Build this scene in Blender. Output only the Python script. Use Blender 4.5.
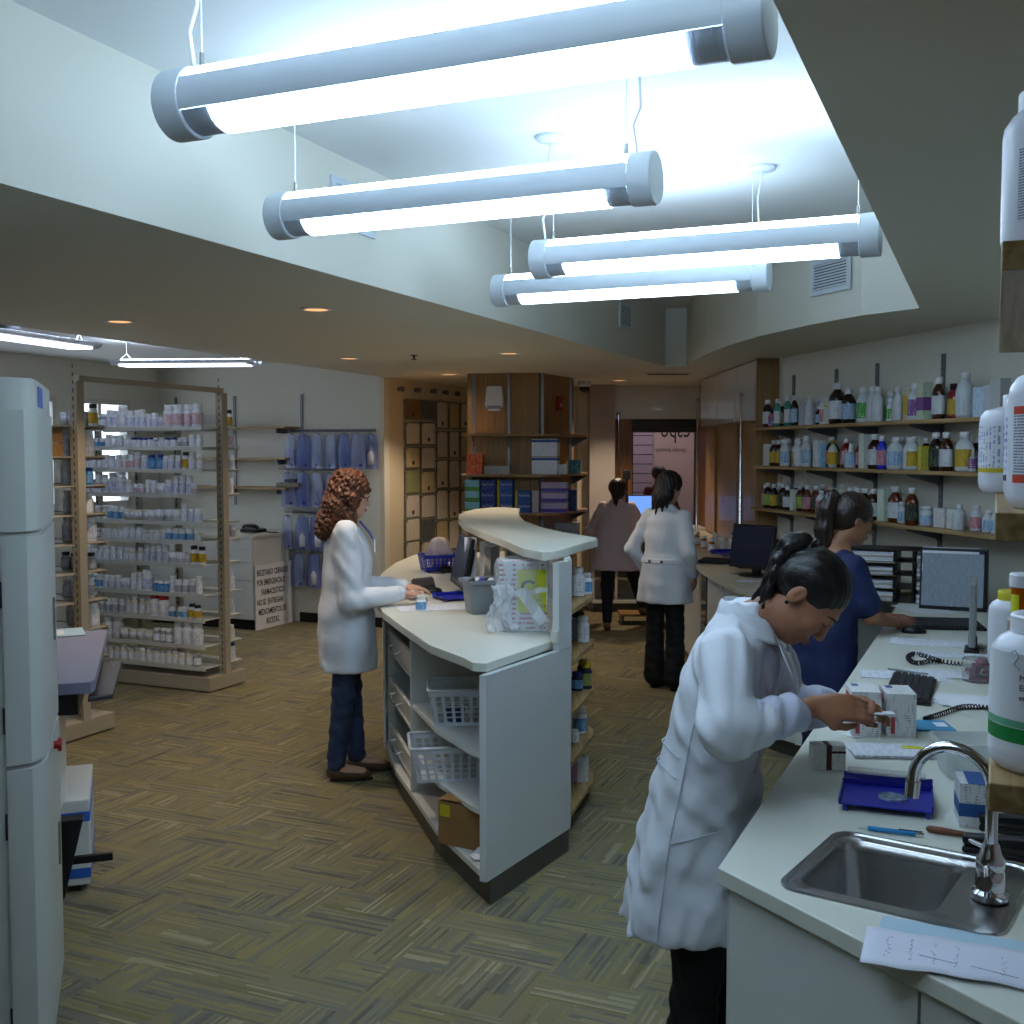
import bpy, bmesh, math, random
import numpy as np
from mathutils import Vector, Matrix
from mathutils.geometry import tessellate_polygon
random.seed(7)
S = bpy.context.scene
for o in list(bpy.data.objects): bpy.data.objects.remove(o)
COL = S.collection

# ------------------------------------------------------------ camera
cam_d = bpy.data.cameras.new('camera'); cam = bpy.data.objects.new('camera', cam_d); COL.objects.link(cam)
cam_d.sensor_width = 36; cam_d.lens = 1100/1024*36; cam_d.clip_start = .05
CZ = 1.78; TH = math.atan(62/1100)
cam.location = (0, 0, CZ); cam.rotation_euler = (math.pi/2-TH, 0, 0)
S.camera = cam
# ------------------------------------------------------------ world, exposure
w = bpy.data.worlds.new('world'); S.world = w; w.use_nodes = True
w.node_tree.nodes['Background'].inputs[0].default_value = (.75, .85, 1, 1)
w.node_tree.nodes['Background'].inputs[1].default_value = 2.2
S.view_settings.view_transform = 'Standard'; S.view_settings.look = 'None'
S.view_settings.exposure = 0.32; S.view_settings.gamma = 1
TUBE = 10.5      # emission of the hanging tube lamps in the ceiling well
TUBE_UP = 19.0   # their upper side
LEFT_TUBE = 4.0  # lamps of the dispensary side
SPOT_W = 42.0    # warm recessed downlights (W each)

# ------------------------------------------------------------ helpers
U = Vector((.402, .916, 0)).normalized(); V = Vector((U.y, -U.x, 0)); RU = -math.atan2(U.x, U.y)
HS = 2.5; HT = 3.0
def P(px, py, z):
    x = (px-512)/1100; y = (512-py)/1100; c, s = math.cos(TH), math.sin(TH)
    r = (x, c+y*s, -s+y*c); t = (z-CZ)/r[2]
    return Vector((r[0]*t, r[1]*t, z))
def rgb(h):
    h = h.lstrip('#'); v = [int(h[i:i+2], 16)/255 for i in (0, 2, 4)]
    return tuple((c/12.92 if c <= .04045 else ((c+.055)/1.055)**2.4) for c in v)+(1,)
MATS = {}
def mat(name, col='#ffffff', rough=.5, metal=0, emit=0, trans=0, alpha=1, coat=0, var=0, bump=0, bscale=40, ecol=None, ior=1.45, vscale=8, stretch=None, sheen=0):
    if name in MATS: return MATS[name]
    m = bpy.data.materials.new(name); m.use_nodes = True; nt = m.node_tree
    b = nt.nodes['Principled BSDF']; c = rgb(col)
    b.inputs['Base Color'].default_value = c; b.inputs['Roughness'].default_value = rough
    b.inputs['Metallic'].default_value = metal; b.inputs['IOR'].default_value = ior
    b.inputs['Transmission Weight'].default_value = trans; b.inputs['Alpha'].default_value = alpha
    b.inputs['Coat Weight'].default_value = coat; b.inputs['Sheen Weight'].default_value = sheen
    if emit:
        b.inputs['Emission Color'].default_value = rgb(ecol or col); b.inputs['Emission Strength'].default_value = emit
    if var or bump:
        tc = nt.nodes.new('ShaderNodeTexCoord'); mp = nt.nodes.new('ShaderNodeMapping')
        nt.links.new(tc.outputs['Object'], mp.inputs[0])
        if stretch: mp.inputs['Scale'].default_value = stretch
    if var:
        n = nt.nodes.new('ShaderNodeTexNoise'); n.inputs['Scale'].default_value = vscale; n.inputs['Detail'].default_value = 5
        nt.links.new(mp.outputs[0], n.inputs[0])
        r = nt.nodes.new('ShaderNodeValToRGB'); r.color_ramp.elements[0].position = .3; r.color_ramp.elements[1].position = .7
        r.color_ramp.elements[0].color = tuple(max(0, x*(1-var)) for x in c[:3])+(1,)
        r.color_ramp.elements[1].color = tuple(min(1, x*(1+var)) for x in c[:3])+(1,)
        nt.links.new(n.outputs[0], r.inputs[0]); nt.links.new(r.outputs[0], b.inputs['Base Color'])
    if bump:
        n2 = nt.nodes.new('ShaderNodeTexNoise'); n2.inputs['Scale'].default_value = bscale; n2.inputs['Detail'].default_value = 3
        nt.links.new(mp.outputs[0], n2.inputs[0])
        bp = nt.nodes.new('ShaderNodeBump'); bp.inputs['Strength'].default_value = bump; bp.inputs['Distance'].default_value = .01
        nt.links.new(n2.outputs[0], bp.inputs['Height']); nt.links.new(bp.outputs[0], b.inputs['Normal'])
    MATS[name] = m; return m
def mat_wood(name, c1, c2, rough=.45, scale=14, axis='z', coat=0):
    if name in MATS: return MATS[name]
    m = bpy.data.materials.new(name); m.use_nodes = True; nt = m.node_tree; b = nt.nodes['Principled BSDF']
    tc = nt.nodes.new('ShaderNodeTexCoord'); mp = nt.nodes.new('ShaderNodeMapping'); nt.links.new(tc.outputs['Object'], mp.inputs[0])
    mp.inputs['Scale'].default_value = {'z': (scale, scale, .7), 'x': (.7, scale, scale), 'y': (scale, .7, scale)}[axis]
    n = nt.nodes.new('ShaderNodeTexNoise'); n.inputs['Scale'].default_value = 3; n.inputs['Detail'].default_value = 8; n.inputs['Distortion'].default_value = .6
    nt.links.new(mp.outputs[0], n.inputs[0])
    r = nt.nodes.new('ShaderNodeValToRGB'); r.color_ramp.elements[0].position = .35; r.color_ramp.elements[1].position = .65
    r.color_ramp.elements[0].color = rgb(c1); r.color_ramp.elements[1].color = rgb(c2)
    nt.links.new(n.outputs[0], r.inputs[0]); nt.links.new(r.outputs[0], b.inputs['Base Color'])
    b.inputs['Roughness'].default_value = rough; b.inputs['Coat Weight'].default_value = coat
    MATS[name] = m; return m
def mat_print(name, paper, ink, rows=18, axis=2, amount=.5, rough=.6, cell=None):
    """a paper surface with small lines of print: rows per metre, broken by noise"""
    if name in MATS: return MATS[name]
    m = bpy.data.materials.new(name); m.use_nodes = True; nt = m.node_tree; b = nt.nodes['Principled BSDF']; N = nt.nodes.new; L = nt.links.new
    tc = N('ShaderNodeTexCoord'); sp = N('ShaderNodeSeparateXYZ'); L(tc.outputs['Object'], sp.inputs[0])
    mu = N('ShaderNodeMath'); mu.operation = 'MULTIPLY'; mu.inputs[1].default_value = rows; L(sp.outputs[axis], mu.inputs[0])
    fr = N('ShaderNodeMath'); fr.operation = 'FRACT'; L(mu.outputs[0], fr.inputs[0])
    gt = N('ShaderNodeMath'); gt.operation = 'GREATER_THAN'; gt.inputs[1].default_value = .5; L(fr.outputs[0], gt.inputs[0])
    fl = N('ShaderNodeMath'); fl.operation = 'FLOOR'; L(mu.outputs[0], fl.inputs[0])
    mp = N('ShaderNodeMapping'); L(tc.outputs['Object'], mp.inputs[0])
    sc = [rows*1.3]*3; sc[axis] = rows*.2; mp.inputs['Scale'].default_value = sc
    n = N('ShaderNodeTexNoise'); n.inputs['Scale'].default_value = 1.0; n.inputs['Detail'].default_value = 2; L(mp.outputs[0], n.inputs[0])
    g2 = N('ShaderNodeMath'); g2.operation = 'GREATER_THAN'; g2.inputs[1].default_value = 1-amount; L(n.outputs[0], g2.inputs[0])
    mm = N('ShaderNodeMath'); mm.operation = 'MULTIPLY'; L(gt.outputs[0], mm.inputs[0]); L(g2.outputs[0], mm.inputs[1])
    mx = N('ShaderNodeMixRGB'); mx.inputs[1].default_value = rgb(paper); mx.inputs[2].default_value = rgb(ink)
    L(mm.outputs[0], mx.inputs[0]); L(mx.outputs[0], b.inputs['Base Color']); b.inputs['Roughness'].default_value = rough
    MATS[name] = m; return m

class MB:
    """collects geometry, then builds it as ONE mesh object"""
    def __init__(s): s.v = []; s.f = []; s.m = []
    def add(s, vs, fs, mi=0):
        o = len(s.v); s.v += [tuple(v) for v in vs]; s.f += [tuple(i+o for i in f) for f in fs]; s.m += [mi]*len(fs); return s
    def box(s, c, size, rz=0, mi=0, M=None):
        hx, hy, hz = size[0]/2, size[1]/2, size[2]/2
        vs = [Vector((x, y, z)) for x in (-hx, hx) for y in (-hy, hy) for z in (-hz, hz)]
        R = M if M is not None else Matrix.Rotation(rz, 3, 'Z')
        return s.add([R @ v+Vector(c) for v in vs], [(0,1,3,2), (4,6,7,5), (0,4,5,1), (2,3,7,6), (0,2,6,4), (1,5,7,3)], mi)
    def span(s, a, b, mi=0):
        return s.box([(a[i]+b[i])/2 for i in range(3)], [abs(b[i]-a[i]) for i in range(3)], 0, mi)
    def cyl(s, a, b, r, r2=None, n=16, mi=0, caps=True):
        a, b = Vector(a), Vector(b); r2 = r if r2 is None else r2; d = (b-a).normalized()
        x = d.orthogonal().normalized(); y = d.cross(x); vs = []
        for c, q in ((a, r), (b, r2)):
            vs += [c+(x*math.cos(2*math.pi*i/n)+y*math.sin(2*math.pi*i/n))*q for i in range(n)]
        fs = [(i, (i+1) % n, n+(i+1) % n, n+i) for i in range(n)]
        if caps: fs += [tuple(range(n))[::-1], tuple(range(n, 2*n))]
        return s.add(vs, fs, mi)
    def tube(s, pts, r, n=10, mi=0, closed=False, rs=None):
        pts = [Vector(p) for p in pts]; k = len(pts); vs = []; prev = None
        for i, p in enumerate(pts):
            if closed: d = (pts[(i+1) % k]-pts[i-1]).normalized()
            else: d = (pts[min(i+1, k-1)]-pts[max(i-1, 0)]).normalized()
            x = d.orthogonal().normalized() if prev is None else (prev-d*prev.dot(d)).normalized()
            prev = x; y = d.cross(x); q = rs[i] if rs else r
            vs += [p+(x*math.cos(2*math.pi*j/n)+y*math.sin(2*math.pi*j/n))*q for j in range(n)]
        fs = []
        for i in range(k if closed else k-1):
            a, b = i*n, ((i+1) % k)*n
            fs += [(a+j, a+(j+1) % n, b+(j+1) % n, b+j) for j in range(n)]
        if not closed: fs += [tuple(range(n))[::-1], tuple(range((k-1)*n, k*n))]
        return s.add(vs, fs, mi)
    def lathe(s, prof, c=(0,0,0), n=20, mi=0, sx=1, sy=1, a0=0, a1=2*math.pi, cap=True):
        c = Vector(c); full = abs(a1-a0-2*math.pi) < 1e-6; cnt = n if full else n+1; vs = []; fs = []
        for r, z in prof:
            vs += [c+Vector((r*math.cos(a0+(a1-a0)*i/n)*sx, r*math.sin(a0+(a1-a0)*i/n)*sy, z)) for i in range(cnt)]
        for k in range(len(prof)-1):
            for i in range(n):
                j = (i+1) % cnt
                fs.append((k*cnt+i, k*cnt+j, (k+1)*cnt+j, (k+1)*cnt+i))
        if full and cap:
            fs.append(tuple(range(n))[::-1]); fs.append(tuple(range((len(prof)-1)*cnt, len(prof)*cnt)))
        return s.add(vs, fs, mi)
    def prism(s, poly, z0, z1, holes=(), mi=0):
        loops = [[Vector((p[0], p[1], 0)) for p in poly]]+[[Vector((p[0], p[1], 0)) for p in h] for h in holes]
        flat = [v for l in loops for v in l]; tri = tessellate_polygon(loops); n = len(flat)
        vs = [(v.x, v.y, z0) for v in flat]+[(v.x, v.y, z1) for v in flat]; fs = []
        for t in tri:
            a, b, c = (flat[i] for i in t)
            if (b-a).cross(c-a).z < 0: t = t[::-1]
            fs += [tuple(i+n for i in t), tuple(t[::-1])]
        off = 0
        for li, l in enumerate(loops):
            k = len(l); area = sum(l[i].x*l[(i+1) % k].y-l[(i+1) % k].x*l[i].y for i in range(k))
            ccw = (area > 0) == (li == 0)
            for i in range(k):
                a, b = off+i, off+(i+1) % k
                fs.append((a, b, b+n, a+n) if ccw else (b, a, a+n, b+n))
            off += k
        return s.add(vs, fs, mi)
    def sheet(s, fn, nu, nv, mi=0):
        vs = [fn(i/nu, j/nv) for i in range(nu+1) for j in range(nv+1)]
        fs = [(i*(nv+1)+j, (i+1)*(nv+1)+j, (i+1)*(nv+1)+j+1, i*(nv+1)+j+1) for i in range(nu) for j in range(nv)]
        return s.add(vs, fs, mi)
    def mesh(s, name, mats, smooth=False):
        me = bpy.data.meshes.new(name); me.from_pydata(s.v, [], s.f)
        if not isinstance(mats, (list, tuple)): mats = [mats]
        for m in mats: me.materials.append(m)
        me.polygons.foreach_set('material_index', s.m)
        if smooth: me.polygons.foreach_set('use_smooth', [True]*len(s.f))
        me.update(); return me
    def build(s, name, mats, parent=None, smooth=False, bevel=0, loc=None, rz=0, solid=0):
        o = bpy.data.objects.new(name, s.mesh(name, mats, smooth)); COL.objects.link(o)
        if parent: o.parent = parent
        if loc is not None: o.location = loc
        o.rotation_euler.z = rz
        if solid:
            q = o.modifiers.new('s', 'SOLIDIFY'); q.thickness = solid; q.offset = 0
        if bevel:
            b = o.modifiers.new('b', 'BEVEL'); b.width = bevel; b.segments = 2; b.limit_method = 'ANGLE'; b.angle_limit = .7
        if smooth: autosmooth(o)
        return o
def autosmooth(o, ang=40):
    me = o.data; bm = bmesh.new(); bm.from_mesh(me); lim = math.radians(ang)
    for e in bm.edges:
        e.smooth = not (len(e.link_faces) == 2 and e.calc_face_angle(0) > lim)
    bm.to_mesh(me); bm.free()
def tag(o, label=None, cat=None, group=None, kind=None):
    if label: o['label'] = label
    if cat: o['category'] = cat
    if group: o['group'] = group
    if kind: o['kind'] = kind
    return o
def thing(name, label, cat, loc=(0,0,0), rz=0, group=None):
    o = bpy.data.objects.new(name, None); COL.objects.link(o); o.empty_display_size = .05
    o.location = loc; o.rotation_euler = (0, 0, rz); return tag(o, label, cat, group)
def struct(o): o['kind'] = 'structure'; return o
def text(name, s, size, m, parent, loc, rot=(0,0,0), align='LEFT', ext=.0004, sx=1, bold=0):
    cu = bpy.data.curves.new(name, 'FONT'); cu.body = s; cu.size = size; cu.extrude = ext; cu.align_x = align; cu.offset = bold; cu.resolution_u = 2
    t = bpy.data.objects.new(name, cu); COL.objects.link(t)
    me = bpy.data.meshes.new_from_object(t.evaluated_get(bpy.context.evaluated_depsgraph_get()))
    bpy.data.objects.remove(t); bpy.data.curves.remove(cu); me.materials.clear(); me.materials.append(m)
    o = bpy.data.objects.new(name, me); COL.objects.link(o); o.parent = parent; o.location = loc; o.rotation_euler = rot; o.scale.x = sx
    return o
ORD = ['first','second','third','fourth','fifth','sixth','seventh','eighth','ninth','tenth','eleventh','twelfth','thirteenth','fourteenth','fifteenth','sixteenth','seventeenth','eighteenth','nineteenth','twentieth']
ORD += ['twenty-'+x for x in ORD[:9]]+['thirtieth']+['thirty-'+x for x in ORD[:9]]

# ------------------------------------------------------------ materials
M_wall = mat('wall_paint', '#d9d8cc', .7, bump=.03, bscale=300)
M_cream = mat('cream_paint', '#d6cab0', .7, bump=.03, bscale=300)
M_ceil = mat('ceiling_paint', '#dfe3e2', .8)
M_soff = mat('soffit_paint', '#d6d2c4', .8)
M_white = mat('white_laminate', '#d5d8d4', .32, coat=.2)
M_gloss = mat('glossy_white_laminate', '#cfd4d6', .12, coat=.6)
M_top = mat('worktop_laminate', '#d6d8cc', .3, var=.02, vscale=200)
M_kick = mat('dark_plinth', '#4c4a45', .4)
M_black = mat('black_plastic', '#131316', .4)
M_dark = mat('dark_grey_plastic', '#2d2e33', .45)
M_screen = mat('screen_glass', '#15171f', .12, emit=.06, ecol='#3a4260')
M_paper = mat('paper', '#e4e6ec', .7)
M_print = mat_print('printed_paper', '#dfe2ea', '#c0c5d2', rows=110, axis=1, amount=.5)
M_oak = mat_wood('oak_shelf', '#8a6c42', '#b49765', scale=22, axis='x')
M_oaky = mat_wood('oak_shelf_lengthwise', '#8a6c42', '#b49765', scale=22, axis='y')
M_teak = mat_wood('brown_wood_veneer', '#826542', '#a07f50', scale=26, axis='z', coat=.1)
M_redwood = mat_wood('reddish_wood', '#744c2c', '#8c6038', scale=26, axis='z')
M_steel = mat('brushed_steel', '#b9b9b9', .27, metal=1, bump=.04, bscale=200)
M_chrome = mat('chrome', '#d8d8dc', .07, metal=1)
M_std = mat('grey_metal_standard', '#7d8187', .4, metal=.6)
M_beige = mat('beige_rack_metal', '#a89f8d', .5)
M_offwhite = mat('off_white_rack_metal', '#c9cbc4', .45)
M_blue = mat('cobalt_plastic', '#262c9c', .35)
M_lampb = mat('lamp_housing', '#cdd6de', .35)
M_cord = mat('white_cord', '#d5d8da', .5)
M_lite = mat('tube_diffuser', '#e8f2ff', .5, emit=TUBE, ecol='#cfe6ff')
M_liteup = mat('upper_diffuser', '#e8f2ff', .5, emit=TUBE_UP, ecol='#c8e4ff')
M_liteup2 = mat('dispensary_uplight', '#e8f2ff', .5, emit=16, ecol='#dbe6ff')
M_lite2 = mat('dispensary_diffuser', '#e8f0ff', .5, emit=LEFT_TUBE, ecol='#dde6ff')
M_warm = mat('downlight_lens', '#ffdcae', .4, emit=.9, ecol='#ffb877')
M_red = mat('red_plastic', '#a01822', .4)
M_ink = mat('black_ink', '#15151a', .6)
M_card = mat('cardboard', '#8f6b3f', .7, var=.06)
M_clear = mat('clear_plastic', '#eef2f4', .15, trans=.85, ior=1.2)
M_poly = mat('plastic_film', '#e4eaf0', .25, trans=.6, alpha=.75, ior=1.1)
M_glassp = mat('window_pane', '#ffffff', .02, trans=1, ior=1.01)
# ============================================================ the room
def carpet():
    m = bpy.data.materials.new('carpet_tiles'); m.use_nodes = True; nt = m.node_tree; b = nt.nodes['Principled BSDF']; N = nt.nodes.new; L = nt.links.new
    def math_(op, a, c=None, v=None):
        q = N('ShaderNodeMath'); q.operation = op
        if hasattr(a, 'links'): L(a, q.inputs[0])
        else: q.inputs[0].default_value = a
        if c is not None:
            if hasattr(c, 'links'): L(c, q.inputs[1])
            else: q.inputs[1].default_value = c
        return q.outputs[0]
    tc = N('ShaderNodeTexCoord'); mp = N('ShaderNodeMapping'); mp.inputs['Rotation'].default_value = (0, 0, -RU)
    L(tc.outputs['Object'], mp.inputs[0]); sp = N('ShaderNodeSeparateXYZ'); L(mp.outputs[0], sp.inputs[0])
    x, y = sp.outputs[0], sp.outputs[1]
    T = .34
    cx = math_('FLOOR', math_('DIVIDE', x, T)); cy = math_('FLOOR', math_('DIVIDE', y, T))
    # herringbone like shift: plank blocks change direction in a checker with a second, finer break
    par = math_('MODULO', math_('ABSOLUTE', math_('ADD', cx, cy)), 2.0)
    c2x = math_('FLOOR', math_('DIVIDE', x, T/2)); c2y = math_('FLOOR', math_('DIVIDE', y, T/2))
    cv = N('ShaderNodeCombineXYZ'); L(c2x, cv.inputs[0]); L(c2y, cv.inputs[1])
    wn0 = N('ShaderNodeTexWhiteNoise'); wn0.noise_dimensions = '3D'; L(cv.outputs[0], wn0.inputs[0])
    flip = math_('GREATER_THAN', wn0.outputs[0], .84)
    par2 = math_('ABSOLUTE', math_('SUBTRACT', par, flip))
    def sel(a, c):
        q = N('ShaderNodeMix'); q.data_type = 'FLOAT'; L(par2, q.inputs[0]); L(a, q.inputs[2]); L(c, q.inputs[3]); return q.outputs[0]
    s = sel(x, y); t = sel(y, x)
    def white(a, sc, w2, extra=0):
        f = math_('FLOOR', math_('DIVIDE', a, sc)); g = math_('FLOOR', math_('ADD', math_('DIVIDE', t, w2), math_('MULTIPLY', f, .37)))
        c = N('ShaderNodeCombineXYZ'); L(f, c.inputs[0]); L(g, c.inputs[1]); L(math_('ADD', par2, extra), c.inputs[2])
        q = N('ShaderNodeTexWhiteNoise'); q.noise_dimensions = '3D'; L(c.outputs[0], q.inputs[0]); return q.outputs[0]
    band = white(s, .075, .34); line = white(s, .0115, .34, 3); fine = white(s, .0052, .2, 7)
    r = N('ShaderNodeValToRGB'); e = r.color_ramp.elements
    e[0].position = 0; e[0].color = rgb('#625d4c'); e[1].position = 1; e[1].color = rgb('#857e60')
    for p_, c_ in ((.3, '#716d60'), (.55, '#80764c'), (.75, '#736b56'), (.9, '#8a836a')): k = r.color_ramp.elements.new(p_); k.color = rgb(c_)
    L(math_('ADD', math_('MULTIPLY', band, .55), math_('MULTIPLY', line, .45)), r.inputs[0])
    r2 = N('ShaderNodeValToRGB'); e = r2.color_ramp.elements; r2.color_ramp.interpolation = 'CONSTANT'
    e[0].position = 0; e[0].color = (.72, .72, .7, 1); e[1].position = .1; e[1].color = (.92, .92, .92, 1)
    for p_, c_ in ((.55, (1.05, 1.03, .95, 1)), (.8, (1.08, 1.08, 1.04, 1)), (.93, (1.18, 1.18, 1.14, 1))): k = r2.color_ramp.elements.new(p_); k.color = c_
    L(line, r2.inputs[0])
    mx = N('ShaderNodeMixRGB'); mx.blend_type = 'MULTIPLY'; mx.inputs[0].default_value = 1; L(r.outputs[0], mx.inputs[1]); L(r2.outputs[0], mx.inputs[2])
    n = N('ShaderNodeTexNoise'); n.inputs['Scale'].default_value = 220; n.inputs['Detail'].default_value = 2; L(tc.outputs['Object'], n.inputs[0])
    m3 = N('ShaderNodeMixRGB'); m3.blend_type = 'OVERLAY'; m3.inputs[0].default_value = .5; L(mx.outputs[0], m3.inputs[1]); L(n.outputs[0], m3.inputs[2])
    L(m3.outputs[0], b.inputs['Base Color']); b.inputs['Roughness'].default_value = .95
    bp = N('ShaderNodeBump'); bp.inputs['Strength'].default_value = .35; bp.inputs['Distance'].default_value = .004
    L(math_('ADD', n.outputs[0], fine), bp.inputs['Height']); L(bp.outputs[0], b.inputs['Normal'])
    return m
WALL = dict(a=(-1.27, 10.95), b=(-3.87, 12.1))
outer = [(-10.75, -3.2), (4.6, -3.2), (4.6, 0), (2.66, 6.15), (2.10, 8.72), (2.75, 8.72), (2.75, 12.6), (-.55, 12.6), (-1.27, 10.95), (-3.87, 12.1)]
struct(MB().prism(outer, -.1, 0).build('floor', carpet()))
struct(MB().prism(outer, HT, HT+.1).build('ceiling', M_ceil))
struct(MB().prism([(-6.39, -3.2), (-1.27, 10.95), (-3.87, 12.1), (-10.75, -3.2)], 2.68, 2.72).build('ceiling_left', M_ceil))
# soffit with the well
def lerp(a, b, t): return (a[0]+(b[0]-a[0])*t, a[1]+(b[1]-a[1])*t)
well = [(-3.03, -1), (-1.38, 3.02), (0.0, 6.37), (1.33, 9.61), (1.50, 9.52), (1.46, 8.97), (1.46, 8.3), (1.49, 7.68), (1.56, 7.05), (1.71, 6.4), (1.87, 5.95), (2.07, 5.64), (.42, 1.81), (-.79, -1)]
LE = ((-6.39, -3.2), (-1.27, 10.9))
soff = [LE[0], (4.6, -3.2), (4.6, 0), (2.66, 6.15), (2.10, 8.72), (2.75, 8.72), (2.75, 12.6), (-.55, 12.6), (-1.27, 10.95)]
m = MB(); loops = [[Vector((x, y, 0)) for x, y in soff], [Vector((x, y, 0)) for x, y in well]]; fl = loops[0]+loops[1]
m.add([(v.x, v.y, HS) for v in fl], tessellate_polygon(loops), 0)
k = len(well)
m.add([(x, y, HS) for x, y in well]+[(x, y, HT) for x, y in well], [(i, (i+1) % k, k+(i+1) % k, k+i) for i in range(k)], 1)
m.add([LE[0]+(HS,), (-1.27, 10.95, HS), (-1.27, 10.95, HT), LE[0]+(HT,)], [(0, 1, 2, 3)], 0)
so = m.build('trim_1', [M_soff, M_wall]); struct(so)
def wall(name, pts, m, z0=0, z1=HT, t=.1, side=1):
    """thin wall along a polyline, thickness to the left of travel for side=1"""
    b = MB()
    for a, c in zip(pts[:-1], pts[1:]):
        d = Vector((c[0]-a[0], c[1]-a[1])).normalized(); n = Vector((-d.y, d.x))*t*side
        b.prism([a, c, (c[0]+n.x, c[1]+n.y), (a[0]+n.x, a[1]+n.y)], z0, z1)
    return struct(b.build(name, m))
wall('wall_right', [(4.6, -3.2), (4.6, 0), (2.66, 6.15), (2.10, 8.72), (2.75, 8.72), (2.75, 12.6)], M_wall, side=-1)
wall('wall_behind', [(-10.75, -3.2), (4.6, -3.2)], M_wall, side=-1)
wall('wall_cream', [(-.55, 12.6), (-1.27, 10.95)], M_cream, z1=HS, side=-1, t=.05)
wall('wall_back', [(-1.27, 10.95), (-3.87, 12.1)], M_wall, side=-1)
# far wall with the service window opening x 1.36..2.12, z .98..2.14
b = MB(); b.span((-.55, 12.6, 0), (1.36, 12.7, HT)); b.span((2.12, 12.6, 0), (2.75, 12.7, HT)); b.span((1.36, 12.6, 2.14), (2.12, 12.7, HT)); b.span((1.36, 12.6, 0), (2.12, 12.7, .9))
struct(b.build('wall_far', M_wall))
# left wall with two windows
A = Vector((-3.87, 12.1, 0)); LEN = 16.7
def lw(s, z, off=0): return A-U*s-V*off+Vector((0, 0, z))
wins = [(.45, 1.25), (1.45, 2.35), (2.6, 3.5)]
b = MB()
def lwbox(b, s0, s1, z0, z1, o0=0, o1=.12, mi=0):
    p = [lw(s0, z0, o0), lw(s1, z0, o0), lw(s1, z0, o1), lw(s0, z0, o1)]
    b.prism([(q.x, q.y) for q in p], z0, z1, mi=mi)
cur = 0
for s0, s1 in wins: lwbox(b, cur, s0, 0, HT); lwbox(b, s0, s1, 0, 1.2); lwbox(b, s0, s1, 2.3, HT); cur = s1
lwbox(b, cur, LEN, 0, HT)
struct(b.build('wall_left', M_wall))
M_day = mat('daylight_view', '#dfe8f5', .5, emit=2.6, ecol='#e3ecf8')
for i, (s0, s1) in enumerate(wins):
    b = MB(); W = .05
    lwbox(b, s0, s1, 1.2, 1.2+W, -.01, .1); lwbox(b, s0, s1, 2.3-W, 2.3, -.01, .1)
    lwbox(b, s0, s0+W, 1.2, 2.3, -.01, .1); lwbox(b, s1-W, s1, 1.2, 2.3, -.01, .1); lwbox(b, (s0+s1)/2-.02, (s0+s1)/2+.02, 1.2, 2.3, .02, .08)
    o = b.build('window_%d' % (i+1), M_offwhite); struct(o)
    g = MB(); lwbox(g, s0+W, s1-W, 1.2+W, 2.3-W, .045, .05); g.build('pane', M_glassp, o)
# black base boards
def base(name, a, c, side, m=M_kick, h=.1):
    d = Vector((c[0]-a[0], c[1]-a[1])).normalized(); n = Vector((-d.y, d.x))*.012*side
    struct(MB().prism([a, c, (c[0]+n.x, c[1]+n.y), (a[0]+n.x, a[1]+n.y)], 0, h).build(name, m))
base('baseboard_back', (-1.27, 10.95), (-2.2, 11.36), 1, M_black)
base('baseboard_cream', (-.55, 12.6), (-1.27, 10.95), 1, M_black)
base('baseboard_far', (-.55, 12.6), (1.36, 12.6), -1, M_black)
# grey return wall beside the service window
struct(MB().span((.86, 12.2, 0), (1.14, 12.6, HS)).build('wall_return', mat('grey_paint', '#a7a09b', .7)))
struct(MB().span((.74, 12.45, 0), (.86, 12.6, HS)).build('trim_2', M_cream))

# vents ------------------------------------------------------------
def vent(name, loc, ang, wd, ht, label, n=9):
    t = thing(name, label, 'air vent', loc, ang)
    f = MB(); F = .028
    f.box((0, 0, ht/2-F/2), (wd, .012, F)); f.box((0, 0, -ht/2+F/2), (wd, .012, F)); f.box((-wd/2+F/2, 0, 0), (F, .012, ht-2*F)); f.box((wd/2-F/2, 0, 0), (F, .012, ht-2*F))
    f.build('frame', M_lampb, t, bevel=.002)
    MB().box((0, .004, 0), (wd-2*F, .002, ht-2*F)).build('backing', M_dark, t)
    s = MB()
    for i in range(n):
        z = -ht/2+F+(ht-2*F)*(i+.5)/n
        s.box((0, -.002, z), (wd-2*F, .003, (ht-2*F)/n*.62), M=Matrix.Rotation(.5, 3, 'X'))
    s.build('slats', M_lampb, t)
    return t
def on_line(px, py, a, d):
    """ray through a pixel meets the vertical plane through a along d"""
    x = (px-512)/1100; y = (512-py)/1100; c, s = math.cos(TH), math.sin(TH); r = Vector((x, c+y*s, -s+y*c))
    n = Vector((d[1], -d[0], 0)).normalized(); t = (Vector((a[0], a[1], 0))-Vector((0, 0, CZ))).dot(n)/r.dot(n)
    return Vector((0, 0, CZ))+r*t
wd_ = (2.71, 6.59); ang_l = math.atan2(wd_[1], wd_[0])
nl = Vector((wd_[1], -wd_[0], 0)).normalized()
p = on_line(625, 316, (-1.38, 3.02), wd_); vent('wall_vent', p+nl*.008, ang_l, .34, .2, 'small white louvred vent at the far end of the left well wall')
p = on_line(352, 208, (-1.38, 3.02), wd_); vent('wall_vent', p+nl*.008, ang_l, .36, .2, 'white louvred vent on left well wall, half hidden by the second tube lamp')
a0, a1 = (1.71, 6.4), (1.87, 5.95); dd = (a1[0]-a0[0], a1[1]-a0[1])
p = on_line(833, 275, a0, dd); nr = Vector((-abs(dd[1]), -abs(dd[0]), 0)).normalized()
vent('wall_vent', p+nr*.02, math.atan2(dd[1], dd[0]), .36, .2, 'larger white louvred vent on the curved right well wall below the third lamp')
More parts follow.
